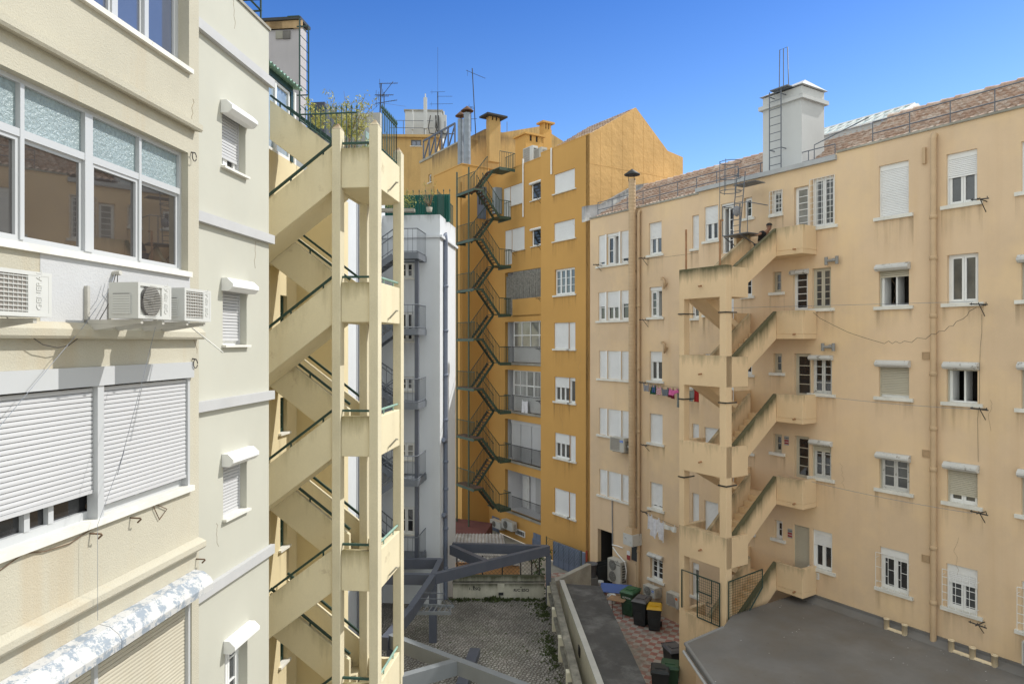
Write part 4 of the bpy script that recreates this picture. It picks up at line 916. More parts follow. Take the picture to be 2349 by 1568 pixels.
# narrow windows
r_ = rect(RB,vj,1350,338,1408,470); pit_ = 2.93
for k in range(5): window(P, RB, (r_[0],r_[1],r_[2]-pit_*k,r_[3]-pit_*k), leaves=1, bars=2, rec=.10, holes=ph, sill=.09, sover=.12, mp='pane_dark')
pw(vj,1540,290,1616,440, leaves=1, bars=2, grille=(4,5,.04), sover=.06, mp='pane')
pw(vj,1552,852,1612,990, leaves=1, bars=2, mf='shut_cream', mp='pane'); pw(vk,1750,222,1818,375, leaves=1, bars=2, mf='shut_cream', mp='pane'); pw(vk,1750,850,1818,1004, leaves=1, bars=2, mf='shut_cream', mp='pane_dark'); pw(vo,372,332,432,486, leaves=1, bars=2, mp='pane_dark')
ra_ = rect(RB,vj,1077,400,1172,625); rb_ = rect(RB,vj,1192,380,1280,650)
for k in range(5):
    window(P, RB, (ra_[0],ra_[1],ra_[2]-pit_*k,ra_[3]-pit_*k), leaves=2, bars=2, shut=.5 if k == 0 else 1.0, rec=.10, holes=ph, sill=.09, mp='pane_dark')
    window(P, RB, (rb_[0],rb_[1],rb_[2]-.35-pit_*k,rb_[3]-pit_*k), leaves=2, bars=4, shut=0 if k == 0 else 1.0, open_=(0,) if k == 0 else None, rec=.10, holes=ph, sill=0, mp='pane_dark', name='balcony_door', head=.14)
# set-back part
triples = [(vj,337,600,548,782),(vj,337,995,548,1182),(vk,385,202,621,432),(vk,385,648,624,895),(vk,387,1126,624,1392)]
conf = [((.86,1),(0,0),(.84,1)), ((.45,1),(.5,2),(.4,1)), ((1,1),)*3, ((1,1),)*3, ((1,1),)*3]
for t, c in zip(triples, conf):
    r = rect(RA,*t); w = r[1]-r[0]; xs = [(r[0],r[0]+w*.235),(r[0]+w*.285,r[0]+w*.69),(r[0]+w*.745,r[1])]
    for (a, b), (s_, n) in zip(xs, c):
        window(P, RA, (a,b,r[2],r[3]), leaves=max(n,2) if s_ == 0 else n, bars=2, shut=s_, head=.12, rec=.10, holes=pa_h, sill=0, open_=(1,) if s_ == 0 else None, mp='pane_dark')
    MB().box(RA,r[0]-.14,r[1]+.14,-.05,.08,r[2]-.10,r[2]-.004).build('sill', M['sill'], P)
    for q in (.26,.7175): MB().box(RA,r[0]+w*(q-.025)+.003,r[0]+w*(q+.0275)-.003,.002,.03,r[2],r[3]).build('mullion', M['white'], P)
for v, x0,y0,x1,y1, kw in ((vj,690,512,777,722,dict(shut=.5,bars=2)),(vj,693,958,780,1163,dict(shut=.0,open_=(1,),bars=3,head=.15)),(vk,781,206,879,440,dict(shut=.30,head=.10)),(vk,781,690,882,935,dict(shut=1.0)),(vk,786,1226,882,1455,dict(shut=.86)),(vl,846,578,940,806,dict(bars=4,box=.9))):
    pw(v,x0,y0,x1,y1, F=RA, hl=pa_h, leaves=2, mp='pane_dark', **kw)
rc = rect(RA,vj,992,460,1034,685); W0 = rc[1]-rc[0]
for k in range(6): window(P, RA, (rc[0],rc[0]+.85,rc[2]-pit_*k,rc[3]-pit_*k), leaves=2, bars=2, shut=1.0 if k not in (1,5) else .2, rec=.10, holes=pa_h, sill=.09, mp='pane_dark')
dr = rect(RA,vl,452,397,563,850); pa_h.append((dr[0],dr[1],0.02,dr[3],1.4))
RAL = RA.at(vD(1353,800))[0]; stepd = RA.uv(*RB.P(UL,0,0)[:2]); RAR = stepd[0]; ZA = RA.at(vj(600,410))[1]
w_ = MB(); pierced(w_, RB, UL, UR, 0, ZSL, ph)
w_.quad(RB.P(USP,0,ZSL),RB.P(UR,0,ZSL),RB.P(UR,0,ZR),RB.P(USP,0,ZR)); w_.quad(RB.P(USP,0,ZSL),RB.P(USP,-2,ZSL),RB.P(USP,-2,ZR),RB.P(USP,0,ZR))
pierced(w_, RA, RAL, RAR, 0, ZA, pa_h)
w_.quad(RB.P(UL,0,0),RB.P(UL,-1.5,0),RB.P(UL,-1.5,ZSL),RB.P(UL,0,ZSL)); w_.quad(RA.P(RAL,0,0),RA.P(RAL,-3,0),RA.P(RAL,-3,ZA),RA.P(RAL,0,ZA)); w_.quad(RB.P(UR,0,0),RB.P(UR,-10,0),RB.P(UR,-10,ZR),RB.P(UR,0,ZR))
w_.build('wall', [M['peach'], M['interior']], P)
sb = MB(); sb.box(RB,UL-.1,USP+.05,-2.2,.12,ZSL+.002,ZSL+.16); sb.build('roof_slab', M['slab_grey'], P)
ed = MB(); ed.box(RB,USP+.06,UR,-.35,.05,ZR,ZR+.07,0,0); ed.build('coping', M['conc'], P); MB().box(RA,RAL,RAR,-.3,.05,ZA,ZA+.08).build('coping', M['conc'], P)
# tiled roofs: one pitch over the whole building up to the ridge
rid = RB.at(vD(1700,395))
dR = 3.3; dR2 = 4.6
def ridge_z(p, d): return RB.at(p, -d)[1]
zE = ZR+.08; zRd = ridge_z(vm(1800,222), dR)
t0 = tiles(RB, RB.P(USP+.1,-.3,zE), RB.P(UR,-.3,zE), RB.P(USP+.1,-dR,zRd), RB.P(UR,-dR,zRd), M['tile'], P, .23)
zE2 = ZA+.10; dE = RB.uv(*RA.P(0,0,0)[:2])[1]; u_l = RB.uv(*RA.P(RAL,0,0)[:2])[0]
zRd2 = ridge_z(vj(1300,90), dR2)
zm_ = lambda d: zE2+(zRd2-zE2)*(d-(-dE+.3))/(dR2-(-dE+.3))
tiles(RB, RB.P(u_l+.05,dE-.3,zE2), RB.P(UL+.25,dE-.3,zE2), RB.P(u_l+.05,-dR2,zRd2), RB.P(UL+.25,-dR2,zRd2), M['tile'], P, .23)
d2 = 1.7; tiles(RB, RB.P(UL+.2,-d2,zm_(d2)), RB.P(USP+.1,-d2,zm_(d2)), RB.P(UL+.2,-dR2,zRd2), RB.P(USP+.1,-dR2,zRd2), M['tile'], P, .23)
for (a, b, z, dq) in ((u_l,USP,zRd2,dR2),(USP,UR,zRd,dR)):
    rg = MB(); n = int((b-a)/.42)
    for k in range(n): u = a+(b-a)*k/n; rg.tube([RB.P(u,-dq,z+.02+.03),RB.P(u+(b-a)/n*1.06,-dq,z+.02)],[.12,.10],6)
    rg.build('ridge_tiles', M['tile'], P)
bk = MB(); bk.quad(RB.P(u_l,-dR2,zRd2-.02),RB.P(USP,-dR2,zRd2-.02),RB.P(USP,-8,ZA-.2),RB.P(u_l,-8,ZA-.2)); bk.quad(RB.P(USP,-dR,zRd-.02),RB.P(UR,-dR,zRd-.02),RB.P(UR,-6,ZR-.3),RB.P(USP,-6,ZR-.3)); bk.quad(RB.P(USP+.1,-.3,zE-.1),RB.P(USP+.1,-dR,zRd-.03),RB.P(USP+.1,-6,ZR-.5),RB.P(USP+.1,-5,ZR-1.5)); bk.build('roof', M['tile'], P)
rf = MB(); rf.slab([RB.P(u_l,-2.4,0)[:2],RB.P(UR,-2.4,0)[:2],RB.P(UR,-9,0)[:2],RB.P(u_l,-5,0)[:2]], ZA-.6, ZA-.3); rf.build('attic_slab', M['conc'], P)
# grey upstand running up the ochre gable
up_ = MB(); g0_, g1_ = RB.P(u_l+.02,dE+.0,0), RB.P(u_l+.02,-dR+1.2,0)
up_.prism(YG.off(0,.06), [(-.55,ZA-.05),(3.9,ZA+1.55),(3.9,ZA+2.5),(2.9,ZA+2.25),(.6,ZA+1.0),(-.55,ZA+.75)], -.02, .25, 0, [0,0,.9,.8,.8,.8]); up_.build('flashing_wall', M['flash'], P)
# roof safety rails
rr = MB()
for a, b, d, z, n in ((u_l+.2,UL+1.0,dE-.35,ZA+.1,8),(UL+1.0,UL+5.1,-1.2,ZSL+.16,4),(USP+1.0,UR,-.45,zE+.02,6)):
    for k in range(n+1): u = a+(b-a)*k/n; rr.tube([RB.P(u,d,z-.1),RB.P(u,d,z+.75)],.018,4)
    for h in (.38,.75): rr.tube([RB.P(a,d,z+h),RB.P(b,d,z+h)],.02,5)
rr.tube([RB.P(USP-.9,-.2,ZSL+.1),RB.P(USP-.9,-.2,ZSL+.75),RB.P(USP+.9,-.4,ZSL+1.25)],.02,5)
rr.build('roof_railing', M['grey_rail'], P)
# drains and flue
def pipe(F, x, z0, z1, r, m, name='drainpipe', d=.12, cols=()):
    mb = MB(); u = F.at(x, d)[0]
    mb.tube([F.P(u,-.05,z1+.08),F.P(u,d*.6,z1+.10),F.P(u,d,z1-.05),F.P(u,d,z0)], r, 10)
    for k in cols: mb.lathe(F.P(u,d,k),[(r,0),(r*1.22,.01),(r*1.22,.12),(r,.13)],10)
    return mb.build(name, M[m], P)
zt_ = RB.at(vm(1303,560))[1]; pipe(RB, vm(1306,800), 3.4, zt_, .085, 'pipe_peach', cols=[4.5,6.1,8.4,9.6,11.2,12.9,14.6,15.8])
zt_ = RA.at(vj(615,445))[1]; pipe(RA, vj(617,800), 0, zt_, .075, 'pipe_peach', cols=[2.5,5,8,10.9,13.8])
mb = MB(); u = RA.at(vk(680,600),.05)[0]; mb.tube([RA.P(u,.04,0),RA.P(u,.04,ZA)],.035,6); 
for k in range(22): mb.box(RA,u-.05,u+.05,.0,.09,1+k*.85,1.08+k*.85)
mb.build('cable_duct', M['pipe_peach'], P)
fu = RA.at(vj(572,600),.3)[0]; zf0 = RA.at(vl(720,428),.3)[1]; zf1 = RA.at(vj(567,205),.3)[1]
fl = MB(); pr = []; z = zf0
while z < zf1: pr += [(.165,z),(.172,z+.02),(.165,z+.04)]; z += .16
fl.lathe(RA.P(fu,.30,0), pr+[(.165,zf1)], 16); fl.build('flue_pipe', M['pipe_peach'], P)
fc = MB(); fc.lathe(RA.P(fu,.30,zf1+.22), [(.36,-.04),(.37,0),(.0,.26)], 16)
for a in range(3): g = a*2.1; q = RA.P(fu+.17*math.cos(g),.30+.17*math.sin(g),zf1-.1); fc.tube([q,(q[0],q[1],zf1+.2)],.012,4)
fc.build('flue_cap', M['iron'], P)
# ---------------------------------------------------------------- lift tower on the roof
tb = RB.off(0,-1.15); LTc = [tb.at(vm(237,700)), tb.at(vm(481,700))]
tu0, tu1 = LTc[0][0], LTc[1][0]; tz1 = tb.at(vm(480,305))[1]
TB2 = Frame(tb.P(tu1,0,0)[:2], (cR,sR), (sR,-cR)); td = TB2.at(vm(622,500))[0]
T = thing('roof_tower', 'pale blue grey stair head tower on the tiled roof with a ladder on its face', 'tower', tb.P((tu0+tu1)/2,-td/2,ZSL+.17))
mb = MB(); mb.box(tb,tu0,tu1,-td,0,ZSL+.165,tz1); mb.box(tb,tu0,tu1,-td,0,tz1+.15,tz1+.48); mb.build('wall', M['tower_wall'], T)
mb = MB(); mb.box(tb,tu0-.12,tu1+.12,-td-.12,.12,tz1,tz1+.15,dt=.6); mb.build('cornice', M['tower_wall'], T)
mb = MB(); zc_ = tz1+.52; c = [tb.P(tu0-.1,.1,zc_),tb.P(tu1+.1,.1,zc_),tb.P(tu1+.1,-td-.1,zc_),tb.P(tu0-.1,-td-.1,zc_),tb.P((tu0+tu1)/2+.5,-td/2,zc_+.42)]
mb.add(c,[(0,1,4),(1,2,4),(2,3,4),(3,0,4),(0,1,2,3)]); mb.build('roof', M['band_white'], T)
def ladder(F, u, d, z0, z1, w=.42, r=.02, m='grey_rail', step=.30, arms=(), top=.0):
    mb = MB()
    for s_ in (-1,1): mb.tube([F.P(u+s_*w/2,d,z0),F.P(u+s_*w/2,d,z1+top)],r,5)
    n = int((z1-z0)/step)
    for k in range(n+1): mb.tube([F.P(u-w/2,d,z0+.1+k*step),F.P(u+w/2,d,z0+.1+k*step)],r*.75,4)
    for z in arms:
        for s_ in (-1,1): mb.tube([F.P(u+s_*w/2,d,z),F.P(u+s_*w/2,0,z)],r,4)
    return mb
lu = tb.at(vm(315,600),.3)[0]
L_ = ladder(tb, lu, .30, ZSL+.2, tz1+.5, .5, .022, arms=(ZSL+1.2,ZSL+3.2), top=.0)
zp = tz1+.50; L_.box(tb,lu-.2,lu+.55,-.35,.35,zp+.02,zp+.06)
L_.tube([tb.P(lu+.1,.2,zp),tb.P(lu+.12,.2,zp+1.5),tb.P(lu+.45,.2,zp+1.5),tb.P(lu+.5,.2,zp)],.018,4); L_.tube([tb.P(lu+.28,.2,zp),tb.P(lu+.28,.2,zp+1.5)],.018,4)
tag(L_.build('ladder', M['grey_rail']), 'thin grey iron ladder up the front of the roof tower', 'ladder')
# solar glazing further back on the roof
sgd = 4.2; sf = RB.off(0,-sgd); a = sf.at(vm(625,500)); b = sf.at(vm(1165,345)); b2 = sf.at(vm(1068,420))
SG = thing('roof_lantern', 'long glazed roof lantern with white end frame on the tiled roof', 'skylight', sf.P((a[0]+b[0])/2,0,ZR))
mb = MB(); zl_, zh_ = sf.at(vm(1068,420))[1], sf.at(vm(1190,340),-1.4)[1]
ua, ub = a[0]-2.5, b2[0]
mb.box(sf,ua,ub,-2.8,0,ZR,zl_); mb.build('wall', M['tower_wall'], SG)
mb = MB(); mb.add([sf.P(ua,.05,zl_+.02),sf.P(ub,.05,zl_+.02),sf.P(ub,-1.4,zh_),sf.P(ua,-1.4,zh_)],[(0,1,2,3)]); mb.build('glazing', M['skyglass'], SG)
mb = MB(); n = 14
for k in range(n+1): u = ua+(ub-ua)*k/n; mb.beam(sf.P(u,.06,zl_+.03),sf.P(u,-1.4,zh_+.02),.05,.05)
for q in (0,.5,1): mb.beam(sf.P(ua,.05-1.45*q,zl_+.03+(zh_-zl_)*q),sf.P(ub,.05-1.45*q,zl_+.03+(zh_-zl_)*q),.06,.06)
mb.prism(Frame(sf.P(ub,0,0)[:2],(cR,sR),(sR,-cR)), [(-.15,zl_-.0),(1.4,zh_),(2.95,zl_),(2.95,zl_-.3),(1.4,zh_-.35),(-.15,zl_-.3)], .0,.12); mb.build('frame', M['white'], SG)
# ---------------------------------------------------------------- outdoor stair of the peach building
TS = thing('stair_tower', 'peach concrete outdoor staircase stained green along its parapets', 'staircase', RB.P(-5.9,2,0))
UA, UB2 = -6.84, -4.83; DT = 3.66; UF = -5.02
TT = [CZ+2.49-2.93*k for k in range(5)]; BT_ = [CZ+z for z in (3.94,1.07,-1.79,-4.65,-7.62)]
LD = .80; ubx = RB.at(vn(541,600),LD)[0]
mb = MB()
for u0, u1 in ((UA,UA+.22),(UB2-.27,UB2)):
    n = MB(); n.box(RB,u0,u1,DT-.28,DT,0,TT[0]-1.0); n.build('column', M['peach_algae'], TS)
for k, zt_ in enumerate(TT):
    m_ = MB(); hb = 1.03 if k < 4 else zt_-.0
    m_.box(RB,UA,UB2,DT-.28,DT+.002,zt_-hb,zt_,dt=(1.0,.72,.62,.66,.6)[k]); m_.box(RB,UA,UA+.18,DT-1.15,DT-.281,zt_-1.03,zt_,dt=.6); m_.box(RB,UB2-.18,UB2-.002,DT-1.1,DT-.281,zt_-1.03,zt_-.05,dt=.6)
    m_.box(RB,UA+.18,UB2-.18,DT-1.15,DT-.281,zt_-1.03,zt_-.85); m_.build('landing', M['peach_algae'], TS)
    if k < 4: sp = MB(); sp.tube([RB.P(-5.85,DT,zt_-.62),RB.P(-5.85,DT+.14,zt_-.64)],.03,6); sp.build('spout', M['rustpipe'], TS)
TR = Frame(RB.P(UF,0,0)[:2], (-cR,-sR), (sR,-cR))         # side view of the flights: u = distance from the facade
for k, zb_ in enumerate(BT_):
    zt_ = TT[k]; a, b = LD, DT-.55
    m_ = MB(); zl2 = zt_-.08; h = .97
    m_.prism(TR, [(a,zb_-h),(b,zl2-h),(b,zl2),(a,zb_)], -.14, .0, 0, [.15,.15,1,1])        # outer parapet
    m_.prism(TR, [(a,zb_-h+.004),(b,zl2-h+.004),(b,zl2-h+.20),(a,zb_-h+.20)], -1.0, -.141)  # slab
    n = 9
    for i in range(n):
        q0 = a+(b-a)*i/n; q1 = a+(b-a)*(i+1)/n; zz = zb_-h+.20+(zl2-zb_)*i/n
        m_.prism(TR,[(q0,zb_-h+.06+(zl2-zb_)*i/n),(q1,zb_-h+.06+(zl2-zb_)*(i+1)/n),(q1,zz),(q0,zz)],-.98,-.142)
    m_.prism(TR, [(a+.1,zb_-h+.1),(b,zl2-h+.1),(b,zl2-.05),(a+.1,zb_-.05)], -1.12, -.99, 0, [.2,.2,.8,.8])   # middle parapet
    m_.build('flight', M['peach_algae'], TS)
    if k < 4:                                             # inner flight: from the half landing down to the next floor
        m_ = MB(); zn = BT_[k+1]
        m_.prism(TR, [(a,zn-h),(b,zl2-h),(b,zl2-h+.22),(a,zn-h+.22)], -1.82, -1.13); m_.prism(TR, [(a,zn-h),(b,zl2-h),(b,zl2),(a,zn)], -1.96, -1.83, 0, [0,0,.6,.6])
        m_.build('flight', M['peach_algae'], TS)
    bx = MB(); f_ = zb_-h; ub_ = ubx
    bx.box(RB,UA,ub_,0.004,LD-.002,f_,f_+.16); bx.box(RB,UF-.0,ub_,LD-.14,LD,f_+.161,zb_,dt=.7,db=0); bx.box(RB,ub_-.14,ub_+.001,.004,LD-.141,f_+.161,zb_,dt=.5)
    bx.box(RB,UA-.001,UA+.14,.004,LD,f_+.161,zb_); bx.build('landing', M['peach_algae'], TS)
    sp = MB(); sp.tube([RB.P(-4.3,LD,zb_-.80),RB.P(-4.3,LD+.12,zb_-.82)],.03,6); sp.build('spout', M['rustpipe'], TS)
# side wall that closes the stair base down to the yard
mb = MB(); mb.box(RB,UB2-.2,UB2-.003,DT-1.2,DT-.29,0,TT[4]-1.1); mb.build('base_wall', M['peach'], TS)
# ================================================================ ground
def sheet(name, poly, z, m):
    mb = MB(); mb.add([(x,y,z) for x,y in poly], [tuple(range(len(poly)))]); o = struct(mb.build(name, m)); return o
g = struct(MB().add([(-400,-400,-.03),(400,-400,-.03),(400,700,-.03),(-400,700,-.03)], [(0,1,2,3)]).build('ground', M['conc']))
LOTZ = 1.8
fwa = ground(vD(1262,1318), LOTZ+.95); fwb = ground(vl(300,1568), LOTZ+.95)
dirw = ((fwb[0]-fwa[0])/(fwa[1]-fwb[1]), -1.0)           # towards the camera
def wl_(y, o=0.0): t = fwa[1]-y; return (fwa[0]+dirw[0]*t+o, y)
lot = MB(); lot.slab([(-14,6),wl_(6,-.05),wl_(27.9,-.05),(-14,27.9)], 0, LOTZ); struct(lot.build('car_park_ground', M['cobble']))
yp = [wl_(4,.5),(16,4),RB.P(4,.0,0)[:2],RB.P(UL,.0,0)[:2],RA.P(RAL,0,0)[:2],wl_(33.5,.5)]
sheet('yard_ground', [wl_(4,.3),(14,4),(8,33),(3.5,36.2),wl_(36,.3)], .004, M['yard'])
# ---------------------------------------------------------------- walls round the car park
mb = MB()
ya, yb2 = 27.4, 8
for y0, y1, off, z1, z0 in ((ya,yb2,0,LOTZ+.42,LOTZ-.1),):
    a, b = wl_(y0), wl_(y1); mb.slab([(a[0]-.06,a[1]),(a[0]+.10,a[1]),(b[0]+.10,b[1]),(b[0]-.06,b[1])], z0, z1, 0)
mb2 = MB(); a, b = wl_(ya), wl_(yb2)
mb2.slab([(a[0]-.10,a[1]),(a[0]+.14,a[1]),(b[0]+.14,b[1]),(b[0]-.10,b[1])], LOTZ+.80, LOTZ+.95, 0, dt=.8)
mb2.slab([(a[0]-.16,a[1]),(a[0]-.02,a[1]),(b[0]-.02,b[1]),(b[0]-.16,b[1])], LOTZ+.42, LOTZ+.53, 0, dt=.8)
FWL = thing('boundary_wall', 'low cream concrete fence with dark weathered rails along the cobbled car park', 'wall', (fwa[0],20,LOTZ))
mb.build('base', M['lot_wall'], FWL); mb2.build('rail', M['conc'], FWL)
for k in range(8):
    y = 27.0-k*2.35; c = wl_(y); p_ = MB(); p_.box(WORLD, c[0]-.20, c[0]-.03, y-.12, y+.12, LOTZ-.05, LOTZ+.80, dt=.3); p_.build('post', M['lot_wall'], FWL)
s0 = ground(vl(165,808), 2.62); s1 = ground(vl(437,1568), 2.62); q0 = ground(vl(475,830), 2.60); q1 = ground(vl(820,1568), 2.60)
ext = lambda a, b, t: (a[0]+(b[0]-a[0])*t, a[1]+(b[1]-a[1])*t)
s1 = ext(s0,s1,1.5); q1 = ext(q0,q1,1.5)
sh = thing('shed', 'long narrow shed with white side wall and stained concrete roof slab', 'shed', ((s0[0]+q0[0])/2,22,0))
mb = MB(); mb.slab([(s0[0]+.02,s0[1]-.02),(s0[0]+.16,s0[1]-.02),(s1[0]+.16,s1[1]),(s1[0]+.02,s1[1])], 0, 2.70); mb.slab([(s0[0]+.161,s0[1]-.12),(q0[0]-.1,q0[1]-.12),(q0[0]-.1,q0[1]-.02),(s0[0]+.161,s0[1]-.02)], 0, 2.45); mb.slab([(q0[0]-.25,q0[1]-.13),(q0[0]-.12,q0[1]-.13),(q1[0]-.12,q1[1]),(q1[0]-.25,q1[1])], 0, 2.44); mb.build('wall', M['lot_wall'], sh)
mb = MB(); mb.slab([(s0[0]+.165,s0[1]),(q0[0],q0[1]),(q1[0],q1[1]),(s1[0]+.165,s1[1])], 2.46, 2.60); mb.build('roof', M['shed_roof'], sh)
mb = MB(); mb.slab([(s0[0],s0[1]),(s0[0]+.19,s0[1]),(s1[0]+.19,s1[1]),(s1[0],s1[1])], 2.702, 2.74); mb.build('coping', M['conc_light'], sh)
vt = ext(s0,s1,.42); mb = MB(); mb.box(WORLD, vt[0]-.02,vt[0]+.03,vt[1]-.15,vt[1]+.15,2.05,2.35); mb.build('vent', M['interior'], sh)
# wall at the end of the car park
bl = ground(vi(293,1093), LOTZ); br = ground(vi(797,1104), LOTZ)
BWF = Frame((bl[0], (bl[1]+br[1])/2), (1,0), (0,-1)); bw_ = br[0]-bl[0]
zl_ = BWF.at(vi(500,1012))[1]; zt_ = BWF.at(vi(500,968), -.1)[1]
BW = thing('boundary_wall', 'mossy white end wall with stencilled parking marks', 'wall', BWF.P(bw_/2,0,LOTZ))
mb = MB(); mb.box(BWF,0,bw_,-.25,0,0,LOTZ+.12,db=.5); mb.box(BWF,0,bw_,-.249,-.001,LOTZ+.121,zl_,dt=.95); mb.box(BWF,-.0,bw_,-.26,-.10,zl_+.06,zt_,dt=1.0,db=.75); mb.build('wall', M['wall_moss'], BW)
mb = MB(); mb.box(BWF,-.02,bw_+.05,-.255,.05,zl_,zl_+.06,dt=.9); mb.build('ledge', M['conc'], BW)
u = BWF.at(vi(558,1040))[0]; mb = MB(); mb.box(BWF,u-.14,u+.14,.001,.10,LOTZ-.05,zl_+.01,dt=.5); mb.build('pillar', M['wall_moss'], BW)
mb = MB(); mb.box(BWF,u-.10,u+.10,.102,.15,zl_-.42,zl_-.32); mb.build('letter_box', M['iron'], BW)
def text(F, u, z, d, s, body, m, parent, name='lettering', align='CENTER', rotv=False, bold=0, sx=1.0):
    cu = bpy.data.curves.new(name, 'FONT'); cu.body = body; cu.size = s; cu.align_x = align; cu.extrude = .002; cu.offset = bold
    o = bpy.data.objects.new(name, cu)
    o.data.materials.append(M[m]) 
    me_o = o
    COL.objects.link(o); bpy.context.view_layer.update()
    dg = bpy.context.evaluated_depsgraph_get(); me = bpy.data.meshes.new_from_object(o.evaluated_get(dg)); bpy.data.objects.remove(o); bpy.data.curves.remove(cu)
    mb = MB(); vs_ = []
    for v in me.vertices:
        x, y = v.co.x*sx, v.co.y
        if rotv: x, y = -y, x
        vs_.append(F.P(u+x, d+v.co.z, z+y))
    mb.add(vs_, [tuple(p.vertices) for p in me.polygons]); bpy.data.meshes.remove(me)
    return mb.build(name, M[m], parent)
for x, y, t in ((408,1029,'8'),(412,1040,'1. ESQ'),(668,1035,'9'),(670,1048,'R/C ESQ')):
    q = BWF.at(vi(x,y)); text(BWF, q[0], q[1]-.05, .004, .15 if len(t) > 1 else .13, t, 'stencil', BW, bold=.004, sx=1.15)
# side wall to the gate
qa = ground(vi(830,968), LOTZ+.95); a = (qa[0]+.05, 27.4); b_ = ground(vi(1022,920), LOTZ+.75)
mb = MB(); mb.beam((a[0],a[1],1.3),(b_[0]+.2,b_[1]+.3,1.3),.22,2.6); tag(mb.build('boundary_wall', M['conc']), 'stained concrete wall running from the car park corner to the blue gate', 'wall')
# ---------------------------------------------------------------- terrace roof at the right
TZ = 3.37
p0 = ground(vl(1112,1262), TZ); pe = ground(vl(1325,1568), TZ); pk = ground(vl(1392,1142), TZ)
dE_ = (pe[0]-p0[0], pe[1]-p0[1]); far_ = (p0[0]+dE_[0]*4.5, p0[1]+dE_[1]*4.5)
w0 = RB.P(UB2,DT-.3,0)[:2]; w1 = RB.P(UB2+.01,.0,0)[:2]; w2 = RB.P(4.2,0,0)[:2]
TB = thing('flat_roof_extension', 'low peach extension under a grey coated flat roof', 'building', (p0[0]+2,p0[1]-2,0))
poly = [p0, pk, w0, w1, w2, (w2[0]+2,w2[1]-14), far_]
mb = MB(); mb.slab(poly, TZ-.22, TZ); 
us_ = MB(); us_.box(RB,UB2+.02,4.2,.002,.06,TZ-.05,TZ+.22); us_.add([RB.P(UB2+.02,.06,TZ+.14),RB.P(4.2,.06,TZ+.14),RB.P(4.2,.32,TZ+.004),RB.P(UB2+.02,.32,TZ+.004)],[(0,1,2,3)])
# raised rounded rim along the open edges
def rim(pts, z, r=.09):
    m_ = MB(); m_.tube([(x,y,z) for x,y in pts], r, 8); return m_
mb.build('roof', M['tar'], TB); us_.build('upstand', M['tar'], TB)
rim([pk,p0,far_], TZ-.01, .055).build('rim', M['tar_light'], TB)
ins = lambda a, b, o: a
wm = MB(); c0 = (p0[0]+.30,p0[1]-.05); c1 = (far_[0]+.30,far_[1]); wm.slab([c0,(pk[0]+.1,pk[1]-.25),(w0[0]+.2,w0[1]-.2),(w2[0],w2[1]-3),(w2[0]+1,w2[1]-14),c1], 0, TZ-.23); wm.build('wall', M['peach'], TB)
gt = MB(); gt.tube([(p0[0]-.05,p0[1]+.02,TZ-.24),(far_[0]-.05,far_[1],TZ-.24)],.045,6); gt.build('gutter', M['band_white'], TB)
# ---------------------------------------------------------------- steel frames over the car park
SZ = 4.15
ST_ = thing('steel_canopy', 'dark slate steel beam frame on posts above the cobbled car park', 'steel frame', (-1,24,LOTZ))
def sbeam(a, b, za=SZ, zb=None, w=.2, h=.36, m='steel', par=None, e=0.0):
    zb = za if zb is None else zb
    A_, B_ = Vector((a[0],a[1],za-h/2)), Vector((b[0],b[1],zb-h/2))
    return MB().beam(A_, B_, w, h).build('beam', M[m], par)
G = lambda x, y, z=SZ: ground(vr(x,y), z)
c1, c2, c3, c4 = G(620,438), G(1385,460), G(465,685), G(525,562)
sbeam(c1, c2, SZ-.003, par=ST_); sbeam(c3, c2, par=ST_); sbeam(G(612,455), G(885,575), SZ-.006, par=ST_)
sbeam(c4, c3, SZ-.004, par=ST_); c5 = G(285,945); sbeam(c3, c5, SZ-.009, par=ST_); c6 = G(75,1190); sbeam(c5, c6, SZ-.012, par=ST_)
sbeam((c3[0]-4,c3[1]+.2), c3, SZ-.015, par=ST_); sbeam((c4[0]-3.5,c4[1]), c4, SZ-.018, par=ST_)
for c, w in ((c2,.2),(c3,.26)): MB().box(WORLD,c[0]-w/2,c[0]+w/2,c[1]-w/2-.02,c[1]+w/2-.02,LOTZ,SZ-.365).build('post', M['steel'], ST_)
S2 = thing('steel_canopy', 'pale sunlit steel beams crossing near the foot of the cream staircase', 'steel frame', (-1,17,LOTZ))
d1, d2, d3, d4 = G(125,1165), G(1200,1568), G(640,1372), G(275,1475)
d2 = ext(d1,d2,1.8); d4 = ext(d3,d4,1.6)
sbeam(d1, d2, m='steel_light', par=S2); sbeam(d4, d3, SZ-.004, m='steel_light', par=S2)
for c in (d1, ext(d1,d2,.98)): MB().box(WORLD,c[0]-.1,c[0]+.1,c[1]-.1,c[1]+.1,LOTZ,SZ-.365).build('post', M['steel'], S2)
a, b = G(800,1280,2.05), G(690,1568,2.05); o = MB().beam((a[0],a[1],1.95),(b[0],b[1],1.95),.34,.22).build('steel_channel', M['steel']); tag(o, 'dark steel channel lying on the cobbles below the pale beams', 'beam')
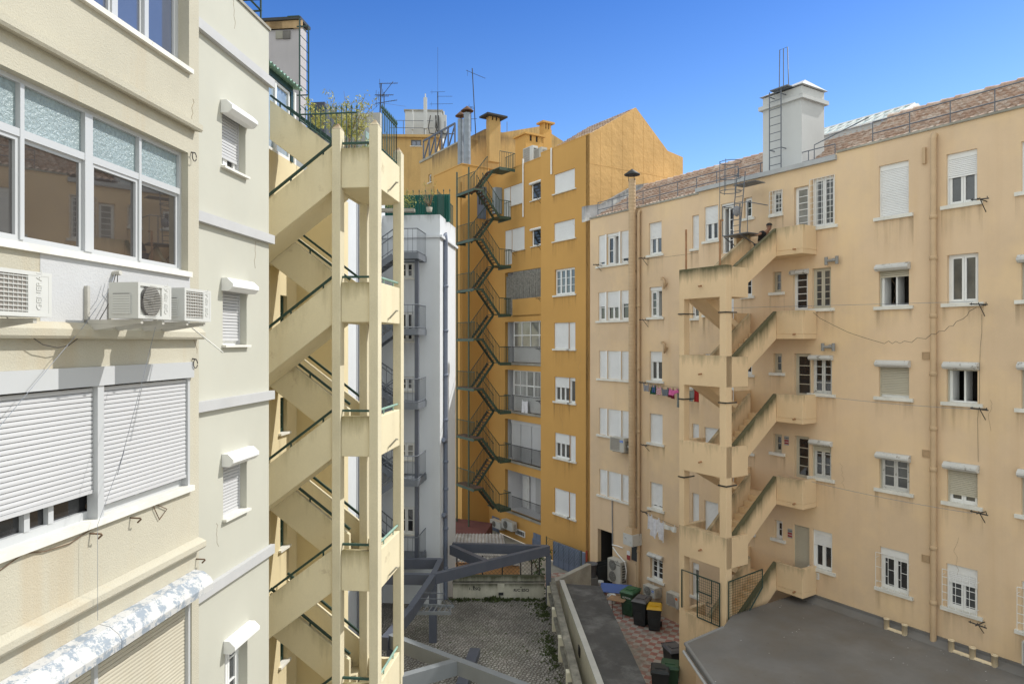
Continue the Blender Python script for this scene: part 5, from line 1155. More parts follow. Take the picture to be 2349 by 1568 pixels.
# ---------------------------------------------------------------- sheds and yard behind the end wall
sg_ = MB()
def corr(a, b, c, d, n, name, m, parent, amp=.03):
    a, b, c, d = map(Vector, (a,b,c,d)); mb = MB()
    for i in range(n*4+1):
        t = i/(n*4); h = amp*math.sin(i*math.pi/2); p, q = a.lerp(b,t), d.lerp(c,t); mb.v += [(p.x,p.y,p.z+h),(q.x,q.y,q.z+h)]
    for i in range(n*4): mb.f.append([2*i,2*i+2,2*i+3,2*i+1]); mb.m.append(0); mb.sm.append(True)
    return mb.build(name, m, parent)
def dz(v, x, y, z): q = ground(v(x,y), z); return (q[0],q[1],z)
k1 = thing('shed', 'small shed with grey corrugated roof and orange walls behind the mossy end wall', 'shed', (0,30,0))
e0, e1 = dz(vr,632,590,1.75), dz(vr,1200,625,1.60); r0, r1 = dz(vr,640,500,2.35), dz(vr,1010,515,2.35)
rb_0 = dz(vi,290,832,2.05); rb_1 = dz(vi,600,832,2.05)
corr(e0, e1, (rb_1[0],rb_1[1],2.05), (rb_0[0]-.2,rb_0[1],2.05), 26, 'roof', M['corr'], k1)
MB().slab([(e0[0]+.1,e0[1]+.2),(e1[0]-.25,e1[1]+.2),(rb_1[0]-.25,rb_1[1]-.1),(rb_0[0]+.1,rb_0[1]-.1)], 0, 1.55).build('wall', M['orange_wall'], k1)
k2 = thing('shed', 'small rear shed with grey corrugated roof below the red terrace', 'shed', (-1.5,34,0))
ra_0 = rb_0[1]+.5
corr((rb_0[0]-.4,ra_0,1.98), (rb_0[0]+2.6,ra_0,1.98), (rb_0[0]+2.4,ra_0+2.6,2.02), (rb_0[0]-.4,ra_0+2.6,2.02), 16, 'roof', M['corr'], k2)
MB().slab([(rb_0[0]-.3,ra_0+.1),(rb_0[0]+2.4,ra_0+.1),(rb_0[0]+2.3,ra_0+2.5),(rb_0[0]-.3,ra_0+2.5)], 0, 1.93).build('wall', M['orange_wall'], k2)
rf_ = deep(vi(300,720),39.5); MB().slab([(-4.2,36.2),(-2.0,36.2),(-1.2,41.5),(-4.2,43)], 0, 1.2).build('red_terrace', M['terra']); tag(bpy.data.objects['red_terrace'], 'dark red painted terrace at the foot of the fire escape', 'terrace')
# wire fence on the end wall and beside the gate
def meshfence(F, u0, u1, d, z0, z1, step=.16, r=.006, posts=(), m='wire', name='wire_fence', label='', cat='fence', parent=None, diag=True, zt=None):
    mb = MB(); h = z1-z0; n = int((u1-u0+h)/step)
    for k in range(n+1):
        for s_ in ((1,-1) if diag else (0,)):
            a = u0-h+k*step if s_ == 1 else u0+k*step
            b = a+h*s_; p, q = (a,z0), (b,z1)
            pts = []
            for t in (0,1):
                pts.append([p[0]+(q[0]-p[0])*t, p[1]+(q[1]-p[1])*t])
            # clip to the panel
            (x0,y0),(x1,y1) = pts
            if x1 == x0: continue
            def cl(x): return y0+(y1-y0)*(x-x0)/(x1-x0)
            lo, hi = sorted((x0,x1)); lo2, hi2 = max(lo,u0), min(hi,u1)
            if lo2 >= hi2: continue
            mb.tube([F.P(lo2,d,cl(lo2)),F.P(hi2,d,cl(hi2))], r, 3, cap=False)
    for u in posts: mb.tube([F.P(u,d,z0-.1),F.P(u,d,z1+.03)],.03,6)
    mb.tube([F.P(u0,d,z1),F.P(u1,d,z1)],.008,3)
    o = mb.build(name, M[m], parent)
    if label: tag(o, label, cat)
    return o
meshfence(BWF, .1, bw_*.98, -.2, zt_, zt_+.75, .16, .005, [.15,1.2,2.0,2.75,3.2,bw_*.95], label='thin wire mesh fence on green posts along the mossy end wall')
gz = YF.at(vi(1022,930))[1]
gu0, gu1 = YF.at(vi(850,830),.4)[0], YF.at(vi(1024,830),.4)[0]
z0g, z1a, z1b = 0, YF.at(vi(852,778),.4)[1], YF.at(vi(1022,842),.4)[1]
mb = MB(); mb.prism(YF.off(0,.40), [(gu0,0),(gu1,0),(gu1,z1b),(gu0,z1a)], -.03, .03)
for k in range(7): u = gu0+(gu1-gu0)*k/6; mb.box(YF,u-.02,u+.02,.43,.45,0,z1b-.05)
tag(mb.build('gate', M['blue_gate']), 'blue grey sheet metal gate with a sloping top at the foot of the ochre wall', 'gate')
meshfence(YF, gu0-.15, gu1+.15, .8, .6, z1a+.25, .2, .005, [gu0-.15,gu1+.15], m='escape_green', label='wire mesh panel fence standing in front of the blue gate')
# ================================================================ small things
M['vent_cream'] = mat('cream_vent_paint', (.76,.62,.42), .8, (4,.15), None, None, None, None, patch=(7,.66,(.4,.3,.18)))
M['fan_grey'] = mat('dark_fan_plastic', (.13,.125,.12), .5, None, None, None)
M['hook'] = mat('rusted_iron', (.16,.10,.06), .85, (8,.3), None, None)
M['skin'] = mat('skin', (.30,.16,.10), .6, None, None, None); M['hair'] = mat('black_hair', (.012,.010,.009), .7, None, None, None); M['black_cloth'] = mat('black_cloth', (.018,.018,.02), .9, (20,.3), None, None)
M['jeans'] = mat('dark_jeans', (.05,.06,.10), .9, (20,.3), None, None)
M['bin_green'] = mat('bin_green_plastic', (.030,.085,.045), .5, (3,.15), None, None); M['bin_dark'] = mat('bin_dark_plastic', (.030,.036,.040), .5, (3,.2), None, None)
M['lid_grey'] = mat('grey_lid_plastic', (.11,.105,.11), .5, (3,.15), None, None); M['lid_yellow'] = mat('yellow_lid_plastic', (.62,.36,.02), .5, (3,.1), None, None); M['lid_green'] = mat('green_lid_plastic', (.045,.13,.06), .5, (3,.15), None, None)
M['rubber'] = mat('black_rubber', (.012,.012,.012), .8, None, None, None)
M['blue_board'] = mat('blue_laminate', (.03,.08,.30), .4, (2,.1), None, None); M['wood'] = mat('worn_plywood', (.36,.22,.12), .8, (4,.25), (20,.06), None); M['ply_yellow'] = mat('pale_yellow_board', (.50,.40,.16), .7, (3,.1), None, None)
M['blue_mark'] = mat('blue_badge', (.02,.14,.55), .5, None, None, None); M['orange_mark'] = mat('orange_badge', (.75,.16,.02), .5, None, None, None); M['red_mark'] = mat('dull_red_plate', (.30,.03,.03), .6, (8,.2), None, None); M['grey_plate'] = mat('grey_plate', (.35,.34,.33), .6, None, None, None)
M['plate_white'] = mat('white_print', (.75,.75,.75), .6, None, None, None); M['cabinet'] = mat('pale_blue_grey_sheet', (.30,.345,.39), .5, (1,.1), None, None); M['redbox'] = mat('red_pipe', (.35,.06,.03), .7, None, None, None)
for n_, c_ in dict(grey_cloth=(.27,.27,.29), green_cloth=(.015,.10,.05), check_cloth=(.45,.12,.15), slate_cloth=(.15,.17,.20), wine_cloth=(.16,.012,.03), pink_cloth=(.65,.14,.36), sage_cloth=(.20,.22,.21), red_cloth=(.34,.012,.012), blue_cloth=(.07,.13,.30), white_cloth=(.75,.74,.78), cream_cloth=(.74,.73,.68), beige_cloth=(.5,.38,.28)).items(): M[n_] = mat(n_, c_, .95, (9,.15), None, (80,.1))
def check():
    m = M['check_cloth']; t, N_, b = nodes_of(m); c = t.nodes.new('ShaderNodeTexChecker'); c.inputs['Scale'].default_value = 22; c.inputs['Color1'].default_value = (.75,.65,.66,1); c.inputs['Color2'].default_value = (.42,.03,.08,1)
    g_ = t.nodes.new('ShaderNodeNewGeometry'); t.links.new(g_.outputs['Position'], c.inputs['Vector']); t.links.new(c.outputs['Color'], b.inputs['Base Color'])
check()
# ---------------------------------------------------------------- air conditioners
def air_con(F, u0, u1, z0, z1, d0, d1, label, face='coil', group=None, casing='ac_white', brackets=True, letters=None, side=True, badge=None, fans=1, wood=False):
    t = thing('air_conditioner', label, 'air conditioner', F.P((u0+u1)/2, d0, z0), group)
    c = MB(); c.box(F,u0,u1,d0,d1-.02,z0,z1); border(c,F,u0,u1,z0,z1,d1-.02,d1,.035)
    gx = u0+(u1-u0)*.70; c.box(F,gx,u1-.035,d1-.02,d1-.002,z0+.035,z1-.035); c.build('casing', M[casing], t)
    if face == 'coil':
        g = MB(); g.box(F,u0+.035,gx,d1-.02,d1-.017,z0+.035,z1-.035); g.build('coil', M['ac_coil'], t)
        g = MB(); n = 9; m_ = max(4, int((gx-u0)/.045))
        for k in range(n): z = z0+.05+(z1-z0-.1)*k/(n-1); g.box(F,u0+.035,gx,d1-.012,d1-.004,z-.004,z+.004)
        for k in range(m_): u = u0+.04+(gx-u0-.045)*k/(m_-1); g.box(F,u-.0025,u+.0025,d1-.016,d1-.010,z0+.036,z1-.036)
        g.build('grille', M[casing], t)
    elif face == 'curve':
        g = MB(); pts = [(u0+.04,z0+.04),(gx+.06,z0+.04),(gx,z0+(z1-z0)*.55),(gx-.14,z1-.05),(u0+.04,z1-.05)]; g.prism(F,pts,d1-.002,d1+.006); g.build('grille', M['ac_coil'], t)
    else:
        h = (z1-z0)/fans; w = min((gx-u0)*.5, h*.5)*.90
        for k in range(fans):
            cu, cz = u0+.03+(gx-u0-.03)/2, z0+h*(k+.5); c_ = F.P(cu,d1-.004,cz)
            g = MB(); 
            ring = [F.P(cu+w*math.cos(a*math.pi/12),d1-.003,cz+w*math.sin(a*math.pi/12)) for a in range(24)]; g.add(ring,[tuple(range(24))]); f_ = g.build('fan_opening', M['ac_dark'], t)
            g = MB()
            for b_ in range(3):
                a = b_*2.094+.5; vs_ = []
                for q, (r, da) in enumerate(((.25,-.25),(.9,-.45),(.92,.35),(.3,.3))): vs_.append(F.P(cu+w*r*math.cos(a+da),d1+.001+(.012 if q > 1 else 0),cz+w*r*math.sin(a+da)))
                g.add(vs_,[(0,1,2,3)])
            g.lathe(F.P(cu,d1+.0,cz),[(w*.24,0),(w*.22,.02),(0,.022)],12,axis=(F.n[0],F.n[1],0)); g.build('fan_blades', M['fan_grey'], f_)
            g = MB()
            for q in range(-9,10):
                zz = cz+w*q/9.5; hw = math.sqrt(max(0,w*w-(zz-cz)**2)); g.tube([F.P(cu-hw,d1+.026,zz),F.P(cu+hw,d1+.026,zz)],.0035,3)
            g.build('grille', M[casing if casing != 'ac_white' else 'ac_grey'], t)
    if side:
        for su in (u0-.006, u1+.006):
            s_ = MB(); s_.box(F,min(su,su-.0),max(su,su)+.004,d0+.05,d1-.10,z0+.05,z1-.12); s_.build('side_vent', M['ac_dark'], t)
            s_ = MB()
            for k in range(8): z = z0+.06+(z1-z0-.2)*k/7; s_.box(F,su-.010 if su < u0 else su-.004,su+.008 if su < u0 else su+.014,d0+.04,d1-.08,z-.012,z+.012)
            s_.build('side_louvres', M[casing], t)
    if brackets:
        for q in (.18,.82):
            u = u0+(u1-u0)*q; b_ = MB(); b_.box(F,u-.02,u+.02,.003,d1-.03,z0-.055,z0-.012); b_.box(F,u-.02,u+.02,.003,.045,z0-.05,z0+.36)
            b_.prism(Frame(F.P(u-.018,0,0)[:2],F.n,F.u),[(.04,z0-.14),(.05,z0-.056),(d1-.1,z0-.056)],.0,.036); b_.build('bracket', M['ac_grey'], t)
    if letters: text(F, (gx+u1-.03)/2+.03, z0+.06, d1+.001, .082, letters, casing if casing == 'ac_white' else 'iron', t, 'lettering', 'LEFT', True)
    if badge: MB().box(F,gx+.02,u1-.06,d1+.001,d1+.006,z1-.20,z1-.10).build('badge', M[badge[0]], t)
    if badge and badge[1]: text(F, (gx+u1-.04)/2, z1-.17, d1+.008, .055, badge[1], 'plate_white', t, 'lettering')
    return t
gA = 'air conditioners under the wide aluminium windows'
D1 = .70; a = LA.at(vb(325,290), D1); b = LA.at(vb(322,580), D1); air_con(LA, a[0]-.86, a[0], b[1], LA.at(vb(320,305),D1)[1], .36, D1, 'white air conditioner cut by the left edge, with coarse brown coil grille', 'coil', gA, letters='GENERAL')
a = LA.at(vb(867,372), D1); b = LA.at(vb(1075,595), D1); air_con(LA, a[0], b[0], b[1], LA.at(vb(1075,385),D1)[1], .36, D1, 'white air conditioner with an open fan grille, left one of a pair on rusty brackets', 'fan', gA, letters='GENERAL')
a = LA.at(vb(1158,396), D1); b = LA.at(vb(1324,608), D1); air_con(LA, a[0], b[0], b[1], LA.at(vb(1324,415),D1)[1], .36, D1, 'white air conditioner with fine beige coil, right one of a pair near the facade corner', 'coil', gA, letters='GENERAL')
d1 = .55
a = RA.at(vk(470,872), d1); b = RA.at(vk(578,1003), d1); air_con(RA, a[0], b[0], b[1]+.02, a[1], .22, d1, 'beige air conditioner with a blue badge below a triple shuttered window', 'coil', casing='ac_grey', badge=('blue_mark','Midea'))
a = RA.at(vl(526,618), d1); b = RA.at(vl(618,825), d1); air_con(RA, a[0], b[0]+.05, b[1], a[1], .15, d1, 'tall grey air conditioner with two stacked fans beside the doorway', 'fan', casing='ac_grey', fans=2, letters=None)
q = RA.at(vl(600,678), d1); text(RA, q[0], q[1], d1+.002, .07, 'MITSUBISHI', 'iron', bpy.data.objects['air_conditioner.004'], 'lettering')
mk = MB(); 
for k in range(3): g_ = math.pi/2+k*2.094; c_ = (q[0]+.045*math.cos(g_), q[1]+.16+.045*math.sin(g_)); mk.prism(RA,[(c_[0]+.035*math.cos(g_),c_[1]+.035*math.sin(g_)),(c_[0]-.02*math.sin(g_),c_[1]+.02*math.cos(g_)),(c_[0]-.035*math.cos(g_),c_[1]-.035*math.sin(g_)),(c_[0]+.02*math.sin(g_),c_[1]-.02*math.cos(g_))],d1+.001,d1+.004)
mk.build('emblem', M['iron'], bpy.data.objects['air_conditioner.004'])
a = RA.at(vl(793,818), d1); b = RA.at(vl(880,928), d1); air_con(RA, a[0], b[0], b[1], a[1], .22, d1, 'beige air conditioner with one dark fan and blue badge above the wheelie bins', 'fan', casing='ac_grey', badge=('blue_mark','Midea'))
a = RA.at(vl(966,872), d1); b = RA.at(vl(1052,1003), d1); air_con(RA, a[0], b[0]+.05, b[1], a[1], .22, d1, 'beige air conditioner with curved grille and orange badge beside the staircase column', 'curve', casing='ac_grey', badge=('orange_mark',None))
a = RB.at(vo(2228,1245), .5); air_con(RB, a[0], a[0]+.9, a[1]-.62, a[1], .18, .5, 'grey air conditioner cut by the right edge near the terrace', 'coil', casing='ac_grey')
a = YM.at(vi(497,655), .5); b = YM.at(vi(550,715), .5); air_con(YM, a[0], b[0]+.1, b[1], a[1], .15, .5, 'white air conditioner half hidden by the fire escape stairs, left one of two', 'fan')
a = YM.at(vi(560,655), .5); b = YM.at(vi(615,725), .5); air_con(YM, a[0], b[0]+.08, b[1], a[1], .15, .5, 'white air conditioner below the lowest loggia railing, right one of two', 'fan')
# wires and hooks on the near facade
def cable(name, pts, r, label, cat='cable', m='wire', n=5):
    o = MB().tube(pts, r, n).build(name, M[m]); return tag(o, label, cat)
def sag(p, q, s, n=10): p, q = Vector(p), Vector(q); return [tuple(p.lerp(q,i/n)-Vector((0,0,s*4*(i/n)*(1-i/n)))) for i in range(n+1)]
def lp(F, v, pts, d): return [F.P(*(lambda q: (q[0], d, q[1]))(F.at(v(x,y), d))) for x, y in pts]
hk = MB(); c = LA.at(vb(722,305),.03); hk.tube([LA.P(c[0],0,c[1]),LA.P(c[0],.10,c[1]+.01)],.03,6); tag(hk.build('wall_hook', M['ac_grey']), 'rusty hook holding thin wires above the paired air conditioners', 'hook')
cable('wire', lp(LA,vb,[(718,310),(690,400),(520,640),(300,900),(0,1260)],.12), .004, 'thin slanting wire running down left from the hook across the wide shutter', 'wire', 'pipe_grey', 4)
cable('wire', lp(LA,vb,[(725,310),(708,380),(760,450),(775,470)],.10), .005, 'short dark wire from the hook to the fan air conditioner', 'wire')
cable('wire', lp(LA,vb,[(738,315),(735,380),(690,480),(610,620),(430,755),(360,770),(270,750),(90,630),(0,530)],.09), .005, 'looping dark wire drooping below the repair paint patch', 'wire')
cable('wire', lp(LA,vb,[(975,640),(905,930),(735,1568)],.35)+lp(LA,vc,[(835,0),(655,500),(655,1140)],.16), .0028, 'long thin wire hanging in front of the wide shutter to an iron hook', 'wire', 'pipe_grey', 4)
cable('cable', lp(LA,vc,[(0,805),(160,690),(300,678),(470,625),(655,500),(900,415),(1020,350),(1120,395),(1070,465),(1040,400),(1025,355)],.02), .006, 'beige cable draped along the sill of the wide shutters', 'cable', 'hook')
cable('rod', [LA.P(*(lambda q: (q[0],.45,q[1]))(LA.at(vb(1205,645),.45))),LA.P(*(lambda q: (q[0],.9,q[1]))(LA.at(vb(1400,800),.9)))], .009, 'thin pale rod sticking out under the right air conditioner', 'rod', 'sill')
for v, x, y, lb in ((va,1215,985,'small iron ring on the facade corner beside the big windows'),(vb,1222,870,'small iron ring on the facade corner above the wide shutter')):
    c = LA.at(v(x,y),.05); mb = MB(); mb.tube([LA.P(c[0]+.05*math.cos(g_*.5),.06,c[1]+.06*math.sin(g_*.5)) for g_ in range(13)],.007,5); mb.tube([LA.P(c[0]+.02,0,c[1]+.07),LA.P(c[0]+.02,.06,c[1]+.06)],.01,5); tag(mb.build('ring', M['wire']), lb, 'ring')
for v, x, y, lb in ((vc,650,560,'rusty bent hook on the plaster below the wide shutters'),(vc,915,455,'small rusty hook right of the bent hook, just below the shutter sill'),(vc,1350,730,'twisted iron wire hook at the facade corner above the peeling hood')):
    c = LA.at(v(x,y),.06); mb = MB(); mb.tube([LA.P(c[0]-.03,0,c[1]+.01),LA.P(c[0],.11,c[1]),LA.P(c[0]+.03,.10,c[1]-.02),LA.P(c[0]+.02,.06,c[1]-.06)],.011,6); tag(mb.build('wall_hook', M['hook']), lb, 'hook')
# ---------------------------------------------------------------- clothes line brackets, vents, plates
def line_bracket(F, x, z, label, s=1.0, group='clothes line brackets'):
    t = MB(); t.tube([F.P(x,0,z),F.P(x,.55*s,z+.02)],.016,5); t.tube([F.P(x-.22*s,.42*s,z+.03),F.P(x+.22*s,.42*s,z+.0)],.018,5); t.tube([F.P(x,.05,z-.30*s),F.P(x,.38*s,z)],.012,5)
    for k in (-1,0,1): t.tube([F.P(x+k*.18*s,.42*s,z),F.P(x+k*.18*s,.42*s,z+.07)],.012,4)
    return tag(t.build('clothes_line_bracket', M['iron']), label, 'bracket', group)
for F, v, x, y, lb in ((RB,vm,1600,940,'black line bracket at the topmost window of the column right of the drainpipe'),(RB,vn,1770,208,'black line bracket holding a curly wire below the second window from the top'),(RB,vn,1775,938,'black line bracket below the half open dark window right of the drainpipe'),(RB,vo,1910,288,'black line bracket below the nearly closed cream shutter right of the drainpipe'),(RB,vo,1900,1125,'black line bracket under the grilled window nearest the terrace vents'),
    (RA,vj,640,757,'black line bracket beside the grey drainpipe, highest on the set back wall'),(RA,vj,645,1187,'black line bracket beside the open dark window of the set back wall'),(RA,vk,735,943,'black line bracket by the drainpipe, right of the wall mounted beige air conditioner'),(RA,vj,320,802,'black line bracket at the ochre corner under the topmost triple window'),(RA,vj,535,770,'black line bracket under the topmost triple window, beside the flue'),
    (YM,vg,1262,1160,'black line bracket under the topmost small ochre window'),(YM,vg,1265,1528,'black line bracket under the lower small ochre window'),(YM,vh,668,202,'black line bracket at the upper fire escape landing'),(YM,vh,885,578,'black line bracket below the reed screen'),(YM,vh,885,972,'black line bracket on the glazed loggia railing'),(YM,vh,885,1382,'black line bracket on the grilled loggia railing')):
    q = F.at(v(x,y), .4); line_bracket(F, q[0], q[1], lb, 1.0 if F is RB else .95)
def h_vent(F, x, z, m, label, name='vent_pipe', g_=None):
    t = MB(); 
    for k in (-1,1):
        c = F.P(x+.27*k,.26,z); t.lathe(c,[(.075,-.26),(.075,.25),(.085,.25),(.085,.28),(.05,.28),(.05,.1)],10)
    t.tube([F.P(x-.27,.26,z-.02),F.P(x+.27,.26,z-.02)],.055,8); t.tube([F.P(x,.26,z-.02),F.P(x,.26,z-.38)],.06,8); t.lathe(F.P(x,.26,z-.42),[(.09,0),(.09,.05),(.06,.06)],10)
    return tag(t.build(name, M[m]), label, 'vent', g_)
for x, y, lb in ((1281,1165,'peach twin vent pipe on the grey roof, left of the drainpipe foot'),(1778,1335,'peach twin vent pipe on the grey roof, just right of the drainpipe foot'),(1942,1395,'peach twin vent pipe on the grey roof nearest the right edge')):
    q = RB.at(vo(x,y),.26); h_vent(RB, q[0], q[1], 'vent_cream', lb)
for v, x, y, lb in ((vm,665,1320,'grey twin vent pipe on the wall above the second floor balcony door'),(vn,715,502,'grey twin vent pipe on the wall above the window with rusty shutter box')):
    q = RB.at(v(x,y),.16); t = MB()
    for k in (-1,1): t.lathe(RB.P(q[0]+.19*k,.14,q[1]),[(.055,-.13),(.055,.13)],10)
    t.tube([RB.P(q[0]-.19,.14,q[1]),RB.P(q[0]+.19,.14,q[1])],.045,8); t.tube([RB.P(q[0],0,q[1]+.05),RB.P(q[0],.14,q[1])],.05,8); tag(t.build('vent_pipe', M['vent_grey']), lb, 'vent')
for F, v, x, y, lb in ((RB,vn,1402,562,'peach louvred wall vent beside the closed shutter window'),(RB,vn,1403,1243,'peach louvred wall vent beside the window with rusty hood bars'),(RB,vo,1508,625,'peach louvred wall vent right of the dark grilled window'),(RB,vo,686,752,'white louvred wall vent under the window by the lowest balcony')):
    q = F.at(v(x,y)); t = MB(); border(t,F,q[0]-.11,q[0]+.11,q[1]-.11,q[1]+.11,.002,.03,.02)
    for k in range(5): t.box(F,q[0]-.09,q[0]+.09,.004,.022,q[1]-.08+k*.036,q[1]-.065+k*.036)
    tag(t.build('wall_vent', M['pipe_peach'] if 'peach' in lb else M['white']), lb, 'vent')
for v, x, y, lb in ((vj,795,925,'peach hooked boiler flue on the wall beside an open window'),(vj,797,1372,'peach hooked boiler flue above the window with a half lowered shutter')):
    q = RA.at(v(x,y),.12); t = MB(); t.tube([RA.P(q[0]+.03,.0,q[1]-.02),RA.P(q[0]+.03,.14,q[1]-.25),RA.P(q[0]+.03,.14,q[1]+.10),RA.P(q[0]-.1,.14,q[1]+.2)],.055,8); t.lathe(RA.P(q[0]-.1,.14,q[1]+.15),[(.08,-.02),(.08,.10)],8); tag(t.build('boiler_flue', M['pipe_peach']), lb, 'flue')
for v, x, y, lb in ((vn,430,1153,'grey and red alarm plate on the wall beside the third balcony door'),(vo,489,436,'grey and red alarm plate on the wall beside the shuttered balcony door')):
    q = RB.at(v(x,y)); t = MB(); t.box(RB,q[0]-.09,q[0]+.09,.002,.012,q[1]-.16,q[1]+.16); o = tag(t.build('alarm_plate', M['grey_plate']), lb, 'sign'); MB().box(RB,q[0]-.085,q[0]+.085,.013,.016,q[1]-.12,q[1]+.03).build('red_panel', M['red_mark'], o)
    text(RB, q[0], q[1]+.07, .014, .05, 'ALARME', 'iron', o); text(RB, q[0], q[1]-.06, .018, .045, 'ALARME', 'plate_white', o)
q = RB.at(vl(1614,445)); tag(MB().box(RB,q[0]-.15,q[0]+.15,.002,.10,q[1]-.05,q[1]+.05).build('wall_lamp', M['white']), 'small white bulkhead lamp under the lowest stair flight', 'lamp')
q = RB.at(vm(1252,665)); tag(MB().box(RB,q[0]-.05,q[0]+.05,.002,.07,q[1]-.24,q[1]+.24).build('conduit_box', M['pipe_peach']), 'short peach conduit cover beside the top of the right drainpipe', 'conduit')
# lines and wires across the peach wall
P_ = lambda v, x, y, d=.42: RB.P(*(lambda q: (q[0], d, q[1]))(RB.at(v(x,y), d)))
cable('clothes_line', [P_(vn,20,230,.8),P_(vn,1075,203,.42),P_(vn,1730,185,.42)], .006, 'straight double clothes line across the peach wall at the second floor', 'clothes line', 'pipe_grey', 4)
cable('clothes_line', sag(P_(vn,640,840,.8),P_(vn,1755,935,.42),.05), .006, 'slack clothes line from the middle landing to the half open dark window', 'clothes line', 'pipe_grey', 4)
cable('clothes_line', sag(P_(vo,650,48,.8),P_(vo,1860,285,.42),.06), .006, 'slack clothes line from the fourth landing to the nearly closed cream shutter', 'clothes line', 'pipe_grey', 4)
cw = lp(RB,vn,[(610,255),(660,300),(760,352),(860,400),(980,440),(1110,478),(1140,460),(1165,478),(1190,462),(1220,476),(1250,460),(1300,470),(1340,437),(1400,445),(1440,410),(1470,412),(1490,392),(1530,390),(1560,358),(1590,355),(1612,325),(1660,305),(1690,280),(1700,255),(1752,225)],.20)
cable('wire', cw, .0065, 'curly dark wire drooping across the peach wall to the second bracket', 'wire')
cable('wire', lp(RB,vn,[(1790,275),(1790,400),(1780,490),(1775,640),(1772,900),(1760,1000),(1765,1300)],.03), .004, 'thin wire hanging down the wall beside the right window column', 'wire')
cable('wire', [RA.P(*(lambda q: (q[0],.3,q[1]))(RA.at(vj(665,760),.3)))]+sag(RA.P(*(lambda q: (q[0],.3,q[1]))(RA.at(vj(665,760),.3))),RA.P(*(lambda q: (q[0],.3,q[1]))(RA.at(vj(1030,715),.3))),.02), .006, 'thin clothes line on the set back wall under the topmost single window', 'wire')
# ---------------------------------------------------------------- laundry
def garment(F, u0, u1, d, zt_, zb_, m, label, group, name='garment', shape='rect', wob=.035):
    mb = MB(); n = 10; k_ = 8
    for i in range(n+1):
        q = i/n
        for j in range(k_+1):
            t = j/k_; u = u0+(u1-u0)*q; lo = zb_
            if shape == 'shirt': lo = zb_ + (zt_-zb_)*(.35 if (q < .16 or q > .84) else 0) ; 
            if shape == 'trousers' and .42 < q < .58: lo = zt_-(zt_-zb_)*.45
            if shape == 'slant': lo = zb_ - (zt_-zb_)*.25*q
            if shape == 'drape': lo = zb_ - (zt_-zb_)*.5*math.sin(q*5.2)*q
            z = zt_-(zt_-lo)*t - .03*math.sin(math.pi*q)*(1-t)
            mb.v.append(F.P(u+.03*t*math.sin(q*9+u0*7), d+wob*t*math.sin(q*11+u0*5)+wob*.5*math.sin(q*23), z))
    for i in range(n):
        for j in range(k_): a_ = i*(k_+1)+j; mb.f.append([a_,a_+k_+1,a_+k_+2,a_+1]); mb.m.append(0); mb.sm.append(True)
    for q in (.1,.9): u = u0+(u1-u0)*q; mb.box(F,u-.012,u+.012,d-.015,d+.015,zt_-.02,zt_+.07,0)
    return tag(mb.build(name, M[m]), label, 'clothing', group)
vu = view(2550,1500,7.83)
gl = 'washing on the line below the half lowered shutter'
for x0,y0,x1,y1,m,lb,sh,d in ((180,290,355,510,'grey_cloth','pale grey folded cloth pegged first on the coloured washing line','rect',.42),(362,345,412,480,'beige_cloth','narrow beige garment between the pale grey cloth and the green one','rect',.44),(398,350,585,610,'green_cloth','dark green garment on the coloured washing line','rect',.36),(470,360,540,550,'blue_cloth','small blue garment hanging in front of the dark green one','trousers',.48),(585,370,735,620,'check_cloth','red and white checked cloth on the washing line','rect',.42),(745,420,965,660,'slate_cloth','slate grey square cloth right of the checked cloth','rect',.42),(965,440,1130,690,'wine_cloth','wine red garment behind the pink one','slant',.36),(995,440,1265,635,'pink_cloth','bright pink rounded garment on the washing line','drape',.46),(1235,470,1300,1010,'sage_cloth','narrow grey sleeve hanging at the stair column','rect',.40),(1560,455,1780,830,'sage_cloth','grey sleeveless top seen through the stair opening','shirt',.42),(1775,475,1960,850,'red_cloth','bright red cloth seen through the stair opening','rect',.40)):
    p0_ = RA.at(vu(x0,y0),d); p1_ = RA.at(vu(x1,y1),d); garment(RA,p0_[0],p1_[0],d,p0_[1],p1_[1],m,lb,gl,shape=sh)
q0_ = RA.at(vk(705,455),.42); q1_ = RA.at(vk(1165,508),.42); cable('clothes_line', [RA.P(q0_[0],.42,q0_[1]),RA.P(q1_[0],.42,q1_[1])], .006, 'clothes line carrying the coloured washing', 'clothes line')
line_bracket(RA, q0_[0]+.15, q0_[1]+.02, 'black line bracket at the left end of the coloured washing')
vw = view(2400,1950,3.92)
for x0,y0,x1,y1,m,lb,sh,d in ((752,425,815,660,'white_cloth','narrow white garment first on the white washing line','rect',.40),(800,460,935,780,'white_cloth','white shirt with dangling sleeve in the middle of the white washing','drape',.44),(905,520,1000,800,'white_cloth','white top overlapping the shirt and the cream cloth','slant',.42),(1000,560,1190,690,'cream_cloth','short cream cloth at the right end of the white washing','slant',.42)):
    p0_ = RA.at(vw(x0,y0),d); p1_ = RA.at(vw(x1,y1),d); garment(RA,p0_[0],p1_[0],d,p0_[1],p1_[1],m,lb,'white washing above the lowest window',shape=sh,wob=.05)
q0_ = RA.at(vw(690,385),.42); q1_ = RA.at(vw(1225,620),.42); cable('clothes_line', [RA.P(q0_[0],.42,q0_[1]),RA.P(q1_[0],.42,q1_[1])], .006, 'clothes line carrying the white washing', 'clothes line'); line_bracket(RA, q0_[0], q0_[1], 'black line bracket at the left end of the white washing')
p0_ = YM.at(vh(758,1375),.10); p1_ = YM.at(vh(802,1475),.10); garment(YM,p0_[0],p1_[0],.09,p0_[1],p1_[1],'white_cloth','white trousers hung over the grilled loggia railing','',shape='trousers')
